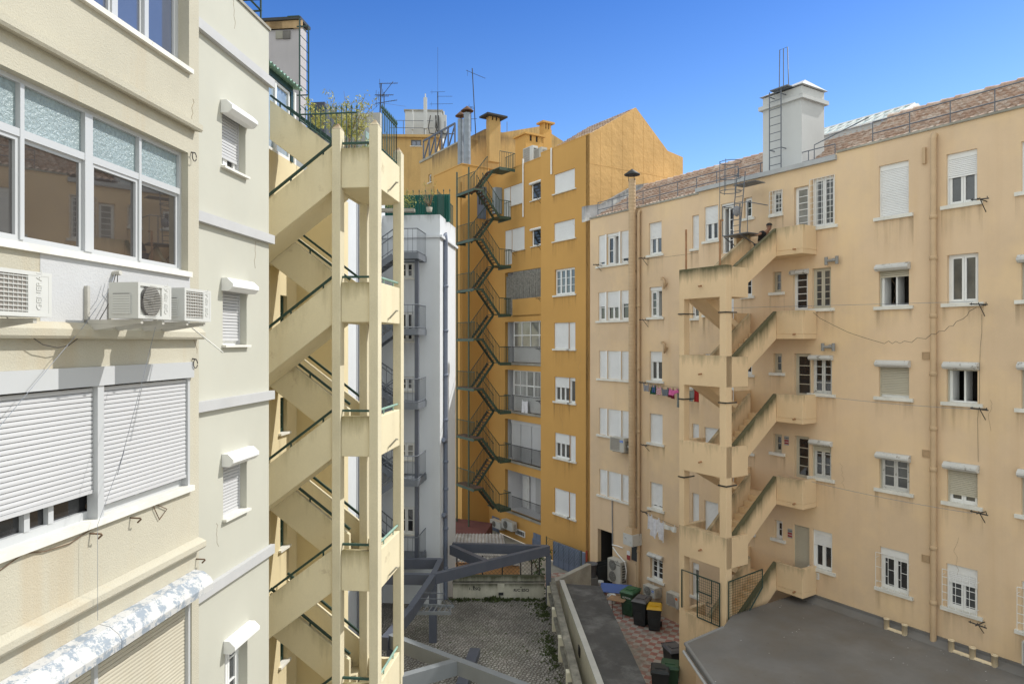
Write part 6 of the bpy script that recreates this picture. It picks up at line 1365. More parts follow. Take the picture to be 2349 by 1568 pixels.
# ---------------------------------------------------------------- bins and clutter in the tiled yard
def wheelie(p, yaw, label, body, lid, h=1.0, marks=None):
    c, s = math.cos(yaw), math.sin(yaw); F = Frame(p, (c,s), (s,-c))     # d = front
    t = thing('wheelie_bin', label, 'wheelie bin', (p[0],p[1],.004), 'wheelie bins in the yard'); w, dd = .29*h**.5, .34*h**.5; z = .004
    mb = MB(); k = .80
    mb.hexa([F.P(-w*k,-dd*k,z+.04),F.P(w*k,-dd*k,z+.04),F.P(w*k,dd*k,z+.04),F.P(-w*k,dd*k,z+.04),F.P(-w,-dd,z+.93*h),F.P(w,-dd,z+.93*h),F.P(w,dd,z+.93*h),F.P(-w,dd,z+.93*h)])
    mb.box(F,-w-.02,w+.02,-dd-.02,dd+.03,z+.88*h,z+.932*h); mb.box(F,-w*.55,w*.55,dd*.9,dd*.93+.02,z+.25*h,z+.55*h); mb.build('body', M[body], t)
    l = MB(); l.hexa([F.P(-w-.03,-dd-.03,z+.935*h),F.P(w+.03,-dd-.03,z+.935*h),F.P(w+.03,dd+.04,z+.935*h),F.P(-w-.03,dd+.04,z+.935*h),F.P(-w+.03,-dd+.02,z+1.02*h),F.P(w-.03,-dd+.02,z+1.02*h),F.P(w-.03,dd-.05,z+1.0*h),F.P(-w+.03,dd-.05,z+1.0*h)])
    l.box(F,-w*.6,w*.6,-dd*.5,dd*.4,z+1.0*h,z+1.035*h); l.build('lid', M[lid], t)
    hd = MB(); hd.tube([F.P(-w,-dd-.02,z+.95*h),F.P(-w,-dd-.11,z+.97*h),F.P(w,-dd-.11,z+.97*h),F.P(w,-dd-.02,z+.95*h)],.018,6); hd.build('handle', M[body], t)
    for q in (-1,1): wl2 = MB(); wl2.lathe(F.P(q*(w*.85+.02)-.03,-dd*.85-.03,z+.11),[(.02,0),(.11,0),(.11,.06),(.02,.06)],14,axis=(c,s,0)); wl2.build('wheel', M['rubber'], t)
    if marks: text(F, 0, z+.72*h, dd*.95+.012, .10, marks, 'plate_white', t)
    return t
vx = view(2450,2300,3.604)
gp_ = lambda x, y: ground(vx(x,y), .004)
wheelie(gp_(255,560), TH-1.57-.35+1.57-.9, 'green wheelie bin with white lettering beside the plywood table', 'bin_green', 'lid_green', 1.12, 'ALMADA')
wheelie(gp_(420,700), -.55, 'large dark wheelie bin with a grey lid beside the green bin', 'bin_dark', 'lid_grey', 1.12)
wheelie(gp_(605,770), -.25, 'dark wheelie bin with a bright yellow lid', 'bin_dark', 'lid_yellow', 1.0, None)
mb = MB()
def lidmark(o, p): pass
wheelie(ground(vx(690,1760), .004), 2.9, 'near dark grey wheelie bin with a wheel showing, lowest in the yard', 'bin_dark', 'bin_dark', 1.05)
wheelie(ground(vx(835,1690), .004), 2.85, 'green wheelie bin between two dark ones at the stair base', 'bin_green', 'bin_green', 1.05)
wheelie(ground(vx(885,1420), .004), .25, 'dark wheelie bin with a stickered grey lid, half behind the green one', 'bin_dark', 'lid_grey', 1.0)
# lean table, board, buckets
t = thing('table', 'small plywood table on thin black legs beside the green bin', 'table', (*ground(vl(590,1010),.004),.004)); c = ground(vl(600,925), .75)
F_ = Frame(c,(cR*.9,-.43),( -.43,-cR*.9)); MB().box(F_,-.45,.45,-.35,.35,.73,.755).build('tabletop', M['wood'], t)
for a_ in (-1,1):
    for b_ in (-1,1): MB().tube([F_.P(a_*.4,b_*.3,.004),F_.P(a_*.4,b_*.3,.73)],.014,5).build('leg', M['iron'], t)
t = thing('table', 'folded blue topped table leaning at the peach wall behind the plywood table', 'table', (*ground(vl(590,880),.5),.004)); c = ground(vl(590,868), .8)
F_ = Frame(c,(.97,-.25),(-.25,-.97)); mb = MB(); mb.hexa([F_.P(-.7,.18,.75),F_.P(.7,.18,.75),F_.P(.7,.21,.78),F_.P(-.7,.21,.78),F_.P(-.7,-.16,1.05),F_.P(.7,-.16,1.05),F_.P(.7,-.14,1.08),F_.P(-.7,-.14,1.08)]); mb.build('tabletop', M['blue_board'], t)
for a_ in (-1,1): MB().tube([F_.P(a_*.6,.15,.004),F_.P(a_*.6,-.1,.95)],.015,5).build('leg', M['iron'], t)
def bucket(p, z, r, h, m, label, name='bucket'):
    t = MB(); t.lathe((p[0],p[1],z),[(r*.75,0),(r,h),(r*1.06,h),(r*1.06,h-.03),(r*.93,h-.03),(r*.72,.03)],16); t.tube([(p[0]-r,p[1],z+h-.02),(p[0]-r*.6,p[1]-r*.8,z+h-.12),(p[0]+r*.6,p[1]-r*.8,z+h-.12),(p[0]+r,p[1],z+h-.02)],.008,4); return tag(t.build(name, M[m]), label, 'bucket')
bucket(ground(vl(556,960),.004), .004, .19, .40, 'white', 'white plastic bucket beside the plywood table'); bucket(ground(vl(468,850),2.3-1.9), .004, .18, .75, 'white', 'white plastic tub at the end of the shed roof')
b_ = ground(vl(402,790), .75); tag(MB().box(WORLD,b_[0]-.3,b_[0]+.3,b_[1]-.3,b_[1]+.3,.004,.95).build('crate', M['conc_dark']), 'dark crate carrying the grey tub in the doorway corner', 'crate'); bucket(b_, .955, .30, .62, 'lid_grey', 'tall grey tub standing on a dark crate beside the doorway')
q = ground(vl(265,800), 1.9); F_ = Frame(q,(.95,-.3),(-.3,-.95)); mb = MB(); mb.box(F_,-.42,.42,-.36,.36,1.80,1.92); mb.box(F_,-.36,.36,-.3,.3,.004,1.80); tag(mb.build('storage_box', M['blue_board']), 'storage box with a bright blue lid behind the shed', 'box')
q = ground(vl(215,812), 1.85); mb = MB(); mb.beam((q[0]-.45,q[1]+.1,1.78),(q[0]+.45,q[1]-.1,1.70),.55,.04); mb.beam((q[0],q[1]+.1,.004),(q[0],q[1]+.1,1.7),.4,.3,up=(0,1,0)); tag(mb.build('board', M['ply_yellow']), 'pale yellow board lying beside the blue lidded box', 'board')
for k in range(3): 
    q = ground(vl(500,770), .9); o = MB().box(RA.off(0,0), RA.at(vl(490,760),.3)[0]+.06*k, RA.at(vl(490,760),.3)[0]+.06*k+.03, .05, .75, .01, 1.55-.1*k).build('board', M['bin_dark']); tag(o, 'dark board leaning in a row inside the doorway', 'board', 'dark boards in the doorway')
mb = MB(); q = ground(vl(368,800), .5); mb.tube([(q[0],q[1],.01),(q[0]+.02,q[1]+.1,2.0)],.05,8); tag(mb.build('pole', M['redbox']), 'rusty red pole leaning beside the grey tub', 'pole')
# flue boxes at the foot of the flue
a = RA.at(vl(643,430),.6); b = RA.at(vl(700,535),.6)
t = thing('extractor_box', 'white metal extractor box under the flue with a black panel below', 'extractor', RA.P(a[0],.0,b[1])); MB().box(RA,a[0],a[0]+.62,.004,.60,b[1],a[1]).build('casing', M['old_white'], t)
c2_ = RA.at(vl(735,645),.12); mb = MB(); mb.box(RA,a[0]+.05,c2_[0]+.1,.004,.12,c2_[1],b[1]-.003); mb.build('panel', M['bin_dark'], t)
q = RA.at(vl(682,600),.13); MB().box(RA,q[0]-.11,q[0]+.11,.121,.126,q[1]-.22,q[1]+.0).build('sticker', M['red_mark'], t); MB().box(RA,q[0]-.11,q[0]+.11,.121,.126,q[1]+.003,q[1]+.20).build('sticker', M['plate_white'], t)
fo = MB(); fo.hexa([RA.P(fu-.28,.08,a[1]+.002),RA.P(fu+.28,.08,a[1]+.002),RA.P(fu+.28,.58,a[1]+.002),RA.P(fu-.28,.58,a[1]+.002),RA.P(fu-.2,.1,zf0+.2),RA.P(fu+.2,.1,zf0+.2),RA.P(fu+.2,.5,zf0+.2),RA.P(fu-.2,.5,zf0+.2)]); fo.build('hopper', M['pipe_peach'], t)
cable('hose', lp(RA,vl,[(565,540),(600,590),(655,650),(668,720),(660,780)],.3), .03, 'white insulated hose curving from the doorway to the two fan air conditioner', 'hose', 'white', 8)
cable('hose', lp(RA,vl,[(562,522),(600,530),(640,545)],.1), .028, 'short white insulated hose running to the black panel', 'hose', 'white', 8)
cable('cable', lp(RA,vl,[(560,190),(562,395),(563,530)],.04), .025, 'dark cable running down from the triple window beside the doorway', 'cable', 'pipe_grey')
cable('hose', lp(RA,vk,[(598,960),(612,950),(628,970),(630,1000)],.3), .035, 'bundle of white hoses beside the beige air conditioner on the wall', 'hose', 'white', 6)
# clamps round the stair columns
for k, (x, y) in enumerate(((923,1143),(1040,580),(1043,1192))):
    v = (vj,vk,vk)[k]; z = RB.at(v(x,y),DT)[1]
    for u0_, u1_, lb2 in ((UA-.03,UA+.25,'left'),(UB2-.30,UB2+.03,'right')):
        mb = MB(); border(mb, Frame(RB.P(0,DT-.14,0)[:2],RB.u,RB.n), u0_, u1_, z-.02, z+.02, .145, .17, .012); mb.box(RB,u0_,u1_,DT+.003,DT+.03,z-.02,z+.02); mb.box(RB,u1_-.03,u1_,DT-.5,DT+.03,z-.02,z+.02)
        tag(mb.build('column_clamp', M['iron']), 'black iron clamp round the %s stair column at the %s opening from the top' % (lb2, ('first','second','third')[k]), 'clamp', 'clamps on the stair columns')
for x0, y0, y1, lb in ((948,555,825,'rusty pole on the top landing of the peach staircase, left one'),(1184,488,795,'rusty pole on the top landing of the peach staircase, right one with a hooked tip')):
    u = RB.at(vj(x0,y1),DT-.14)[0]; za, zb2 = RB.at(vj(x0,y1),DT-.14)[1], RB.at(vj(x0,y0),DT-.14)[1]; mb = MB(); mb.tube([RB.P(u,DT-.14,TT[0]-.02),RB.P(u,DT-.14,zb2)]+([RB.P(u+.12,DT-.14,zb2-.03)] if x0 > 1000 else []),.035,6); tag(mb.build('pole', M['rustpipe']), lb, 'pole')
# wire gates at the stair foot
gF = RB.off(0, DT+.05); u0_, u1_ = gF.at(vl(1200,800))[0], gF.at(vl(1368,950))[0]; z0_, z1_ = gF.at(vl(1368,1135))[1], gF.at(vl(1368,812))[1]
def gate_panel(F, poly, label, name, m_='iron', step=.085):
    t = MB(); n = len(poly)
    for i in range(n): t.tube([F.P(poly[i][0],0,poly[i][1]),F.P(poly[(i+1)%n][0],0,poly[(i+1)%n][1])],.022,5)
    o = t.build(name, M[m_]); tag(o, label, 'gate'); w = MB()
    us = [p[0] for p in poly]; zs = [p[1] for p in poly]
    def span(val, ax):
        r = []
        for i in range(n):
            a, b = poly[i], poly[(i+1)%n]
            if (a[ax]-val)*(b[ax]-val) < 0: q = (val-a[ax])/(b[ax]-a[ax]); r.append(a[1-ax]+(b[1-ax]-a[1-ax])*q)
        return sorted(r)[:2] if len(r) > 1 else None
    x = min(us)+step
    while x < max(us): 
        s_ = span(x,0); x += step
        if s_: w.tube([F.P(x-step,0,s_[0]),F.P(x-step,0,s_[1])],.005,3)
    z = min(zs)+step
    while z < max(zs):
        s_ = span(z,1); z += step
        if s_: w.tube([F.P(s_[0],.004,z-step),F.P(s_[1],.004,z-step)],.005,3)
    w.build('mesh', M[m_], o); return o
o = gate_panel(gF, [(u0_,z0_),(u1_,z0_),(u1_,z1_),(u0_,z1_)], 'green framed wire mesh gate across the lowest stair opening', 'wire_gate', 'green_frame')
fr = MB(); u2_ = gF.at(vl(1084,800))[0]; fr.tube([gF.P(u0_,0,z1_),gF.P(u2_,0,z1_),gF.P(u2_,0,z0_+.1)],.025,5); um = u0_+(u1_-u0_)*.65; zm2 = z0_+(z1_-z0_)*.45; fr.tube([gF.P(um,0,z0_),gF.P(um,0,zm2-.12),gF.P(um-.2,0,zm2-.12),gF.P(um-.2,0,zm2),gF.P(um,0,zm2),gF.P(um,0,z1_)],.02,5); fr.tube([gF.P(u0_,0,zm2+.25),gF.P(um,0,zm2+.25)],.02,5); fr.build('frame', M['green_frame'], o)
SD = Frame(RB.P(UB2+.06,0,0)[:2], (-cR,-sR), (sR,-cR)); pts = [SD.at(vl(x,y)) for x, y in ((1437,800),(1688,705),(1688,842),(1567,1062),(1437,1108))]
gate_panel(SD, pts, 'sloping wire mesh panel beside the lowest stair flight', 'mesh_fence', 'green_frame')
# fire ladder with hoops above the top landing
vz = view(2650,680,3.563)
LF = RB.off(0,1.15); a = LF.at(vz(960,440)); 
t = thing('roof_ladder', 'hooped grey iron ladder with a small bracketed platform above the top landing', 'ladder', LF.P(a[0],0,a[1]))
lu0, lu1 = LF.at(vz(985,560))[0], LF.at(vz(1100,620))[0]; lz0, lz1 = LF.at(vz(1070,930))[1], LF.at(vz(1020,190))[1]
LF2 = LF; mb = MB()
for u_ in (lu0, lu1): mb.tube([LF.P(u_,0,lz0),LF.P(u_+.05,-.25,lz1+.4)],.02,5)
for k in range(9): q = k/9; z = lz0+.15+(lz1-lz0)*q; mb.tube([LF.P(lu0+.05*q,-.22*q,z),LF.P(lu1+.05*q,-.22*q,z)],.014,4)
mb.build('rungs', M['grey_rail'], t)
mb = MB(); mu = LF.at(vz(968,430),.3)[0]+.30
for z in (lz0+1.55, lz0+2.05, lz0+2.6): mb.tube([LF.P(mu-.05+.36*math.cos(g_*.262)-.25,.30+.38*math.sin(g_*.262),z) for g_ in range(25)],.014,4)
for g_ in (5,9,13,17): mb.tube([LF.P(mu-.05+.36*math.cos(g_*.262)-.25,.30+.38*math.sin(g_*.262),lz0+(1.5 if g_ != 9 else .3)),LF.P(mu-.05+.36*math.cos(g_*.262)-.25,.30+.38*math.sin(g_*.262),lz0+2.65)],.012,4)
mb.build('hoops', M['grey_rail'], t)
mb = MB(); pu0, pu1 = LF.at(vz(850,955),.35)[0], LF.at(vz(1205,935),.35)[0]; mb.box(LF,pu0,pu1,-.6,.35,lz0-.03,lz0); mb.build('platform', M['grey_rail'], t)
mb = MB()
for u_ in (pu0,(pu0+pu1)/2+.2,pu1-.3,pu1): mb.tube([LF.P(u_,.33,lz0),LF.P(u_,.33,lz0+1.05)],.014,4)
mb.tube([LF.P(pu0,-.6,lz0+1.05),LF.P(pu0,.33,lz0+1.05),LF.P(pu1,.33,lz0+1.05),LF.P(pu1,-.8,lz0+1.05)],.018,5); mb.build('railing', M['grey_rail'], t)
mb = MB(); mb.tube([LF.P(pu0+.05,.3,lz0-.05),LF.P(pu0+.35,-1.1,lz0-.95)],.02,5); mb.tube([LF.P(pu1-.3,.3,lz0-.05),LF.P(pu1-.1,-1.1,lz0-.7)],.02,5); mb.build('brace', M['grey_rail'], t)
mb = MB(); mb.box(LF,lu0-.15,lu1+.45,-.85,-.25,lz1-.012,lz1+.012); mb.build('platform', M['grey_rail'], t)
q = LF.P(lu1-.05,.1,lz0+1.0); mb = MB(); mb.lathe(q,[(.02,-.35),(.10,-.28),(.13,-.1),(.09,0),(.02,.05)],9); tag(mb.build('rag', M['grey_cloth']), 'grey rag hung on the platform rail of the roof ladder', 'cloth')
# ---------------------------------------------------------------- drying rack, steel yard odds and ends
dr0, dr1, dr2, dr3 = [G(x,y,3.6) for x,y in ((335,935),(632,945),(608,1000),(290,1000))]
t = thing('drying_rack', 'white ladder shaped drying rack fixed to the slate steel beam', 'drying rack', (*dr3,3.5)); mb = MB()
mb.beam((*dr0,3.6),(*dr1,3.6),.06,.08); mb.beam((*dr3,3.6),(*dr2,3.6),.06,.10)
mb.build('rail', M['steel_light'], t); mb = MB()
for k in range(8): q = k/7.5; mb.beam((*ext(dr3,dr2,q),3.6),(*ext(dr0,dr1,q+.02),3.6),.03,.03)
mb.build('rung', M['steel_light'], t); mb = MB(); up1 = [G(x,y,4.1) for x,y in ((370,838),(545,842),(330,885),(540,888))]
mb.tube([(*up1[0],4.1),(*up1[1],4.1)],.015,4); mb.tube([(*up1[2],4.1),(*up1[3],4.1)],.015,4)
for a_, b_ in ((up1[0],dr3),(up1[2],dr0),(up1[1],dr1),(up1[3],dr2)): mb.tube([(*a_,4.1),(*b_,3.6)],.012,4)
mb.build('wire_frame', M['grey_rail'], t)
# gas cabinet, tape and odd things on the ochre stair
q0_ = YM.at(vs(700,1060),.02); q1_ = YM.at(vs(893,595),.02); z_ = q0_[1]
t = MB(); t.box(YM,YM.at(vs(745,800),.5)[0]-.0,q1_[0],.004,.5,z_,q1_[1]); o = tag(t.build('cabinet', M['cabinet']), 'pale blue grey metal cabinet on the upper fire escape landing', 'cabinet')
# ================================================================ rooftops behind
def leaves(mb, c, rad, n, size, rnd, mi=0, flat=.5):
    for _ in range(n):
        while True:
            q = Vector((rnd.uniform(-1,1),rnd.uniform(-1,1),rnd.uniform(-1,1)))
            if .15 < q.length < 1: break
        p = Vector((c[0]+q.x*rad[0], c[1]+q.y*rad[1], c[2]+q.z*rad[2]))
        a = Vector((rnd.uniform(-1,1),rnd.uniform(-1,1),rnd.uniform(-1,1))).normalized()*size*rnd.uniform(.6,1.3); b = a.cross(Vector((rnd.uniform(-1,1),rnd.uniform(-1,1),rnd.uniform(-1,1)))).normalized()*size*flat
        mb.add([p-a,p+b*.6,p+a,p-b*.6],[(0,1,2,3)],mi)
def cbox(v, xl, xc, xr, yt, yb, Y):
    """a box seen corner on: frame at the corner, length of the right and of the left face, heights"""
    c = deep(v(xc,yt), Y); F = Frame(c[:2], (cR,sR), (sR,-cR)); lr = F.at(v(xr,yt))[0]
    F2 = Frame(c[:2], (-sR,cR), (-cR,-sR)); ll = F2.at(v(xl,yt))[0]
    return F, lr, ll, c[2], CZ+(784-v(xc,yb)[1])/FPX*Y
# white tower behind the cream building
TWF = Frame(deep(vp(380,500),24)[:2], (cL,-sL), (-sL,-cL)); TWS = Frame(TWF.o, (sL,cL), (cL,-sL))
tzt = TWF.at(vp(375,108))[1]; w2_ = TWS.at(vp(458,500))[0]
T1 = thing('roof_tower', 'tall weathered white stair tower rising behind the cream building', 'tower', TWF.P(-1,-1,CZ+5))
mb = MB(); mb.box(TWF,-4,0,-w2_,0,CZ+4,tzt); mb.build('wall', M['lilac'], T1)
mb = MB(); mb.box(TWF,-4.1,.12,-w2_-.1,.14,tzt+.06,tzt+.16); mb.build('roof', M['iron'], T1)
for x in (40,105,215,305): u = TWF.at(vp(x,140))[0]; mb = MB(); mb.box(TWF,u-.42,u+.40,.0,.08,tzt-.22,tzt+.05); mb.build('roof_tile', M['wood_tile'], T1)
for x, y in ((180,240),(255,240)): q = TWF.at(vp(x,y)); mb = MB(); mb.box(TWF,q[0]-.13,q[0]+.13,.003,.05,q[1]-.14,q[1]+.14); mb.build('vent', M['conc' if x < 200 else 'conc_dark'], T1)
lw = TWS.at(vp(470,500),.5)[0]; lz_ = TWS.at(vp(470,130),.5)[1]
mb = MB(); wu = .23
for s_ in (-1,1): mb.tube([TWS.P(lw+s_*wu*1.6-.1,.42,CZ+5.0),TWS.P(lw+s_*wu*1.6-.1,.42,lz_)],.03,5)
n = 17
for k in range(n): z = CZ+5.3+(lz_-CZ-5.5)*k/(n-1); mb.tube([TWS.P(lw-wu*1.6-.1,.42,z),TWS.P(lw+wu*1.6-.1,.42,z)],.014,4)
for z in (CZ+6.2,CZ+8.6,CZ+11.0):
    for s_ in (-1,1): mb.beam(TWS.P(lw+s_*wu*1.6-.1,0,z),TWS.P(lw+s_*wu*1.6-.1,.42,z),.05,.03)
tag(mb.build('ladder', M['green_frame']), 'long dark ladder standing off the sunlit side of the white tower', 'ladder')
# glazed veranda with a pale green roof
V = thing('veranda', 'glazed rooftop veranda with a wavy pale green roof sheet', 'veranda', NI.P(-1.2,-.6,NTOP+.9))
vz0 = NTOP+.9; vz1 = NI.at(vp(300,850))[1]
f = MB(); g = MB(); ue = NI.at(vp(285,900))[0]
border(f,NI,ue-3.2,ue,vz0,vz1,-.08,0,.07)
for k in (1,2,3): f.box(NI,ue-.8*k-.04,ue-.8*k+.04,-.08,.01,vz0,vz1)
g.quad(NI.P(ue-3.2,-.04,vz0),NI.P(ue,-.04,vz0),NI.P(ue,-.04,vz1),NI.P(ue-3.2,-.04,vz1)); f.build('frame', M['white'], V); g.build('pane', M['pane_sky'], V)
f = MB(); f.box(NI,ue+.02,ue+.14,-1.6,.03,vz0,vz1); f.box(NI,ue-3.2,ue+.14,-.1,.03,vz1+.003,vz1+.16); f.build('post', M['green_frame'], V)
corr(NI.P(ue-3.3,.22,vz1+.16),NI.P(ue+.35,.22,vz1+.16),NI.P(ue+.35,-1.6,vz1+.62),NI.P(ue-3.3,-1.6,vz1+.62),20,'roof',M['pale_corr'],V,.035)
mb = MB(); u = ue+.45; mb.tube([NI.P(u,-.1,vz0-.5),NI.P(u,-.1,vz1+.15)],.07,8); tag(mb.build('roof_pipe', M['white']), 'short white pipe beside the veranda', 'pipe')
# terrace of the building with the sunlit white flank: parapet, screen, bamboo, cabinet
wlo = WL.P(l0-1.2,0,0); WLF = Frame((WL.P(l0-.02,0,0)[:2]), (cL,-sL), (-sL,-cL))
tpz = WLF.at(vp(860,1060))[1]; 
t = thing('roof_terrace', 'roof terrace with grey parapet, patterned glass screen and planting', 'terrace', WLF.P(-1,-1,CZ+6))
MB().box(WLF,-3,0,-.2,.0,CZ+4,tpz).build('parapet', M['conc_light'], t)
ue_ = WL.at(vp(1090,1350))[0]; z0_ = WL.at(vp(860,1245))[1]; 
mb = MB(); mb.box(WL,l0,ue_+.8,-.12,.02,CZ+4,z0_); mb.build('side_parapet', M['white_wall'], t)
mb = MB(); mb.box(WL,l0,ue_,-.06,-.04,z0_,z0_+.75); mb.build('screen', M['screen'], t)
F2 = Frame(deep(vp(650,1000),26)[:2],(cL,-sL),(-sL,-cL)); h_ = F2.at(vp(650,935))[1]; w_ = F2.at(vp(500,1000))[0]
o = MB().box(F2,w_,0,-2.2,0,CZ+4,h_).build('roof_cabinet', M['steel']); tag(o, 'slate grey roof cabinet beside the white tower', 'cabinet')
rn = random.Random(5)
def bamboo(c, h, spread, n, label, name='bamboo', dens=1.0):
    t = thing(name, label, 'plant', c); st = MB(); lf = MB()
    for k in range(n):
        a = rn.uniform(0,6.28); e = Vector((c[0]+math.cos(a)*spread*rn.uniform(.3,1), c[1]+math.sin(a)*spread*rn.uniform(.3,1), c[2]+h*rn.uniform(.6,1))); b = Vector(c)+Vector((rn.uniform(-.3,.3)*spread,rn.uniform(-.3,.3)*spread,0)); mid = b.lerp(e,.6)+Vector((0,0,h*.12)); st.tube([b,mid,e],[.014,.010,.004],4)
        for q in range(int(20*dens)): p = mid.lerp(e, rn.uniform(-.8,1.1)); leaves(lf, p, (.18,.18,.18), 3, .085, rn, 0, .35)
    st.build('stems', M['twig'], t); lf.build('leaves', M['leaf_yellow'], t); return t
b0 = deep(vp(880,1150),24.5); bamboo((b0[0],b0[1],CZ+6.2), 2.7, 1.0, 22, 'tall yellow green bamboo on the roof terrace')
b0 = deep(vp(1050,1250),25.2); bamboo((b0[0],b0[1],CZ+6.0), 1.5, .8, 14, 'low yellow green bamboo at the end of the terrace screen')
b0 = deep(vp(570,1060),22.5); bamboo((b0[0],b0[1],CZ+6.4), 1.5, .3, 5, 'small leafy sprig behind the spiked fence')
# television aerials
def aerial(base, top, yagis, label, r=.025, guys=()):
    t = thing('tv_aerial', label, 'aerial', base); MB().tube([base, top], r, 6).build('mast', M['iron'], t)
    B0, T0 = Vector(base), Vector(top)
    for (q, x0, x1, tilt, n, el) in yagis:
        p = B0.lerp(T0, q); m_ = MB(); a_ = p+Vector((x0,0,tilt*x0)); b_ = p+Vector((x1,0,tilt*x1)); m_.tube([a_,b_],.016,4)
        for k in range(n):
            c = a_.lerp(b_,k/(n-1)); m_.tube([c+Vector((0,-el*.5,-el*.35)), c+Vector((0,el*.5,el*.35))],.008,3)
        m_.tube([p+Vector((x0*.8,0,.2)),p+Vector((x0*.8,0,-.2))],.01,3); m_.build('yagi', M['iron'], t)
    for g_ in guys: MB().tube([B0.lerp(T0,.6), g_],.006,3).build('guy_wire', M['wire'], t)
    return t
Y_ = 30; a = deep(vp(1222,1250),Y_); b = deep(vp(1240,742),Y_); aerial(a, b, ((.995,-.08,.72,.02,8,.18),(.76,-.25,.55,.0,9,.2),(.6,-.22,.72,.16,9,.2)), 'television aerial with three branches behind the cream stair tower', .03, (deep(vp(1050,1120),Y_+1),deep(vp(1500,985),Y_+6)))
a = deep(vp(1275,1250),Y_+.6); b = deep(vp(1270,835),Y_+.6); aerial(a, b, ((.97,-.08,.40,1.3,8,.14),(.9,-.3,.2,0,3,.2)), 'shorter slanted television aerial beside the three branched one', .022)
Y_ = 46; a = deep(vg(790,670),Y_); b = deep(vg(762,145),Y_); aerial(a, b, ((.93,-.42,.86,-.42,8,.22),), 'very tall thin aerial mast above the ochre chimneys', .035)
Y_ = 64; a = deep(vg(493,680),Y_); b = deep(vg(492,330),Y_); t = aerial(a, b, ((1.0,-.68,.68,.03,3,.12),(.90,-.05,1.35,.0,9,.22),(.73,-.75,1.4,.02,8,.25)), 'wide branching aerial behind the telecom panels', .05); MB().tube([b, (b[0],b[1],b[2]+4.2)],.012,4).build('whip', M['iron'], t)
a = deep(vg(752,640),47); b = deep(vg(752,445),47); aerial(a, b, ((.98,-.15,.15,0,2,.1),(.5,0,.4,.05,3,.1),(.93,-.2,.2,0,2,.1)), 'small aerial just behind the twin flues', .03)
# telecom room and ochre tower far back
Y_ = 66; F3 = Frame(deep(vg(205,800),Y_)[:2],(.999,.04),(.04,-.999)); tl, tr = F3.at(vg(200,700))[0], F3.at(vg(490,700))[0]; tz = F3.at(vg(300,690))[1]
t = thing('apartment_building', 'distant pale ochre block carrying a white telecom room', 'building', F3.P(2,-2,0))
hl = []; r = rect(F3, vg, 282, 705, 363, 755); window(t, F3, r, leaves=2, bars=1, sill=.06, rec=.1, holes=hl, mf='grey_rail', mp='pane_blue'); mb = MB(); pierced(mb, F3, tl-4, tr, 0, tz, hl); mb.quad(F3.P(tr,0,0),F3.P(tr,-8,0),F3.P(tr,-8,tz),F3.P(tr,0,tz)); mb.box(F3,tl-4,tr+.3,-8,.3,tz+.002,tz+.25); mb.build('wall', [M['ochre_aged'], M['interior']], t)
r = [F3.at(vg(228,458)),F3.at(vg(520,690))]; mb = MB(); mb.box(F3,r[0][0],r[1][0],-4.5,-.8,tz+.25,r[0][1]); mb.build('telecom_room', M['tower_wall'], t); mb = MB(); mb.box(F3,r[0][0]-.1,r[1][0]+.1,-4.6,-.7,r[0][1]+.002,r[0][1]+.15); mb.build('roof_edge', M['conc'], t)
for x0,y0,x1,y1,d,lb in ((380,372,407,615,.3,'tall white telecom panel in front of the white room'),(286,500,302,625,.0,'slim white telecom panel left of the tall one'),(520,510,560,690,.1,'short white telecom panel at the right end of the white room')):
    a = F3.at(vg(x0,y0),d); b = F3.at(vg(x1,y1),d); mb = MB(); mb.box(F3,a[0],b[0],d-.25,d,b[1],a[1]); mb.tube([F3.P((a[0]+b[0])/2,d-.15,tz+.2),F3.P((a[0]+b[0])/2,d-.15,a[1]+.4)],.06,6); tag(mb.build('telecom_panel', M['tower_wall']), lb, 'antenna')
mb = MB(); rnx = random.Random(2); c = F3.at(vg(485,600),.0)
for k in range(7): u = c[0]+rnx.uniform(-.7,.7); mb.tube([F3.P(u,-.5,r[0][1]-.5),F3.P(u+rnx.uniform(-.2,.2),-.3,c[1]),F3.P(u+rnx.uniform(-.5,.5),.2,tz+.4),F3.P(u+1.0*rnx.uniform(-1,1)+.8,.4,tz+.3)],.05,5)
tag(mb.build('cable_bundle', M['wire']), 'thick bundle of black cables hanging down the white telecom room', 'cables')
mb = MB()
for k in range(6): mb.tube([F3.P(tl+.3+k*2.0,.2,tz+.25),F3.P(tl+.3+k*2.0,.2,tz+1.6)],.03,4)
for z in (1.6,.9): mb.tube([F3.P(tl-1,.2,tz+z),F3.P(tr-.4,.2,tz+z)],.03,4)
tag(mb.build('roof_railing', M['grey_rail']), 'thin roof railing in front of the telecom room', 'railing')
# aged ochre wing with parapet girder
Y_ = 58; BF = Frame(deep(vg(355,900),Y_)[:2],(sR,-cR),(-cR,-sR)); zt_ = BF.at(vg(355,890))[1]; ue_ = BF.at(vg(650,740))[0]
t = thing('apartment_building', 'aged ochre wing with streaked walls and a steel girder along its roof', 'building', BF.P(2,-2,0)); hl = []
for a in ((418,980,441,1035),(525,922,575,1035),(625,885,650,920)): window(t, BF, rect(BF,vg,*a), leaves=1, bars=1, shut=0 if a[0] == 418 else 1.0, sill=.05, rec=.12, holes=hl, mp='pane_dark')
mb = MB(); pierced(mb, BF, 0, ue_+1, 0, zt_, hl); mb.quad(BF.P(0,0,0),BF.P(0,-9,0),BF.P(0,-9,zt_),BF.P(0,0,zt_)); mb.build('wall', [M['ochre_aged'], M['interior']], t); mb = MB(); mb.box(BF,-.05,ue_+1,-.6,.08,zt_+.002,zt_+.2); mb.build('coping', M['conc'], t)
mb = MB(); g1 = BF.at(vg(600,690))[0]; n = 5; hz = 1.75
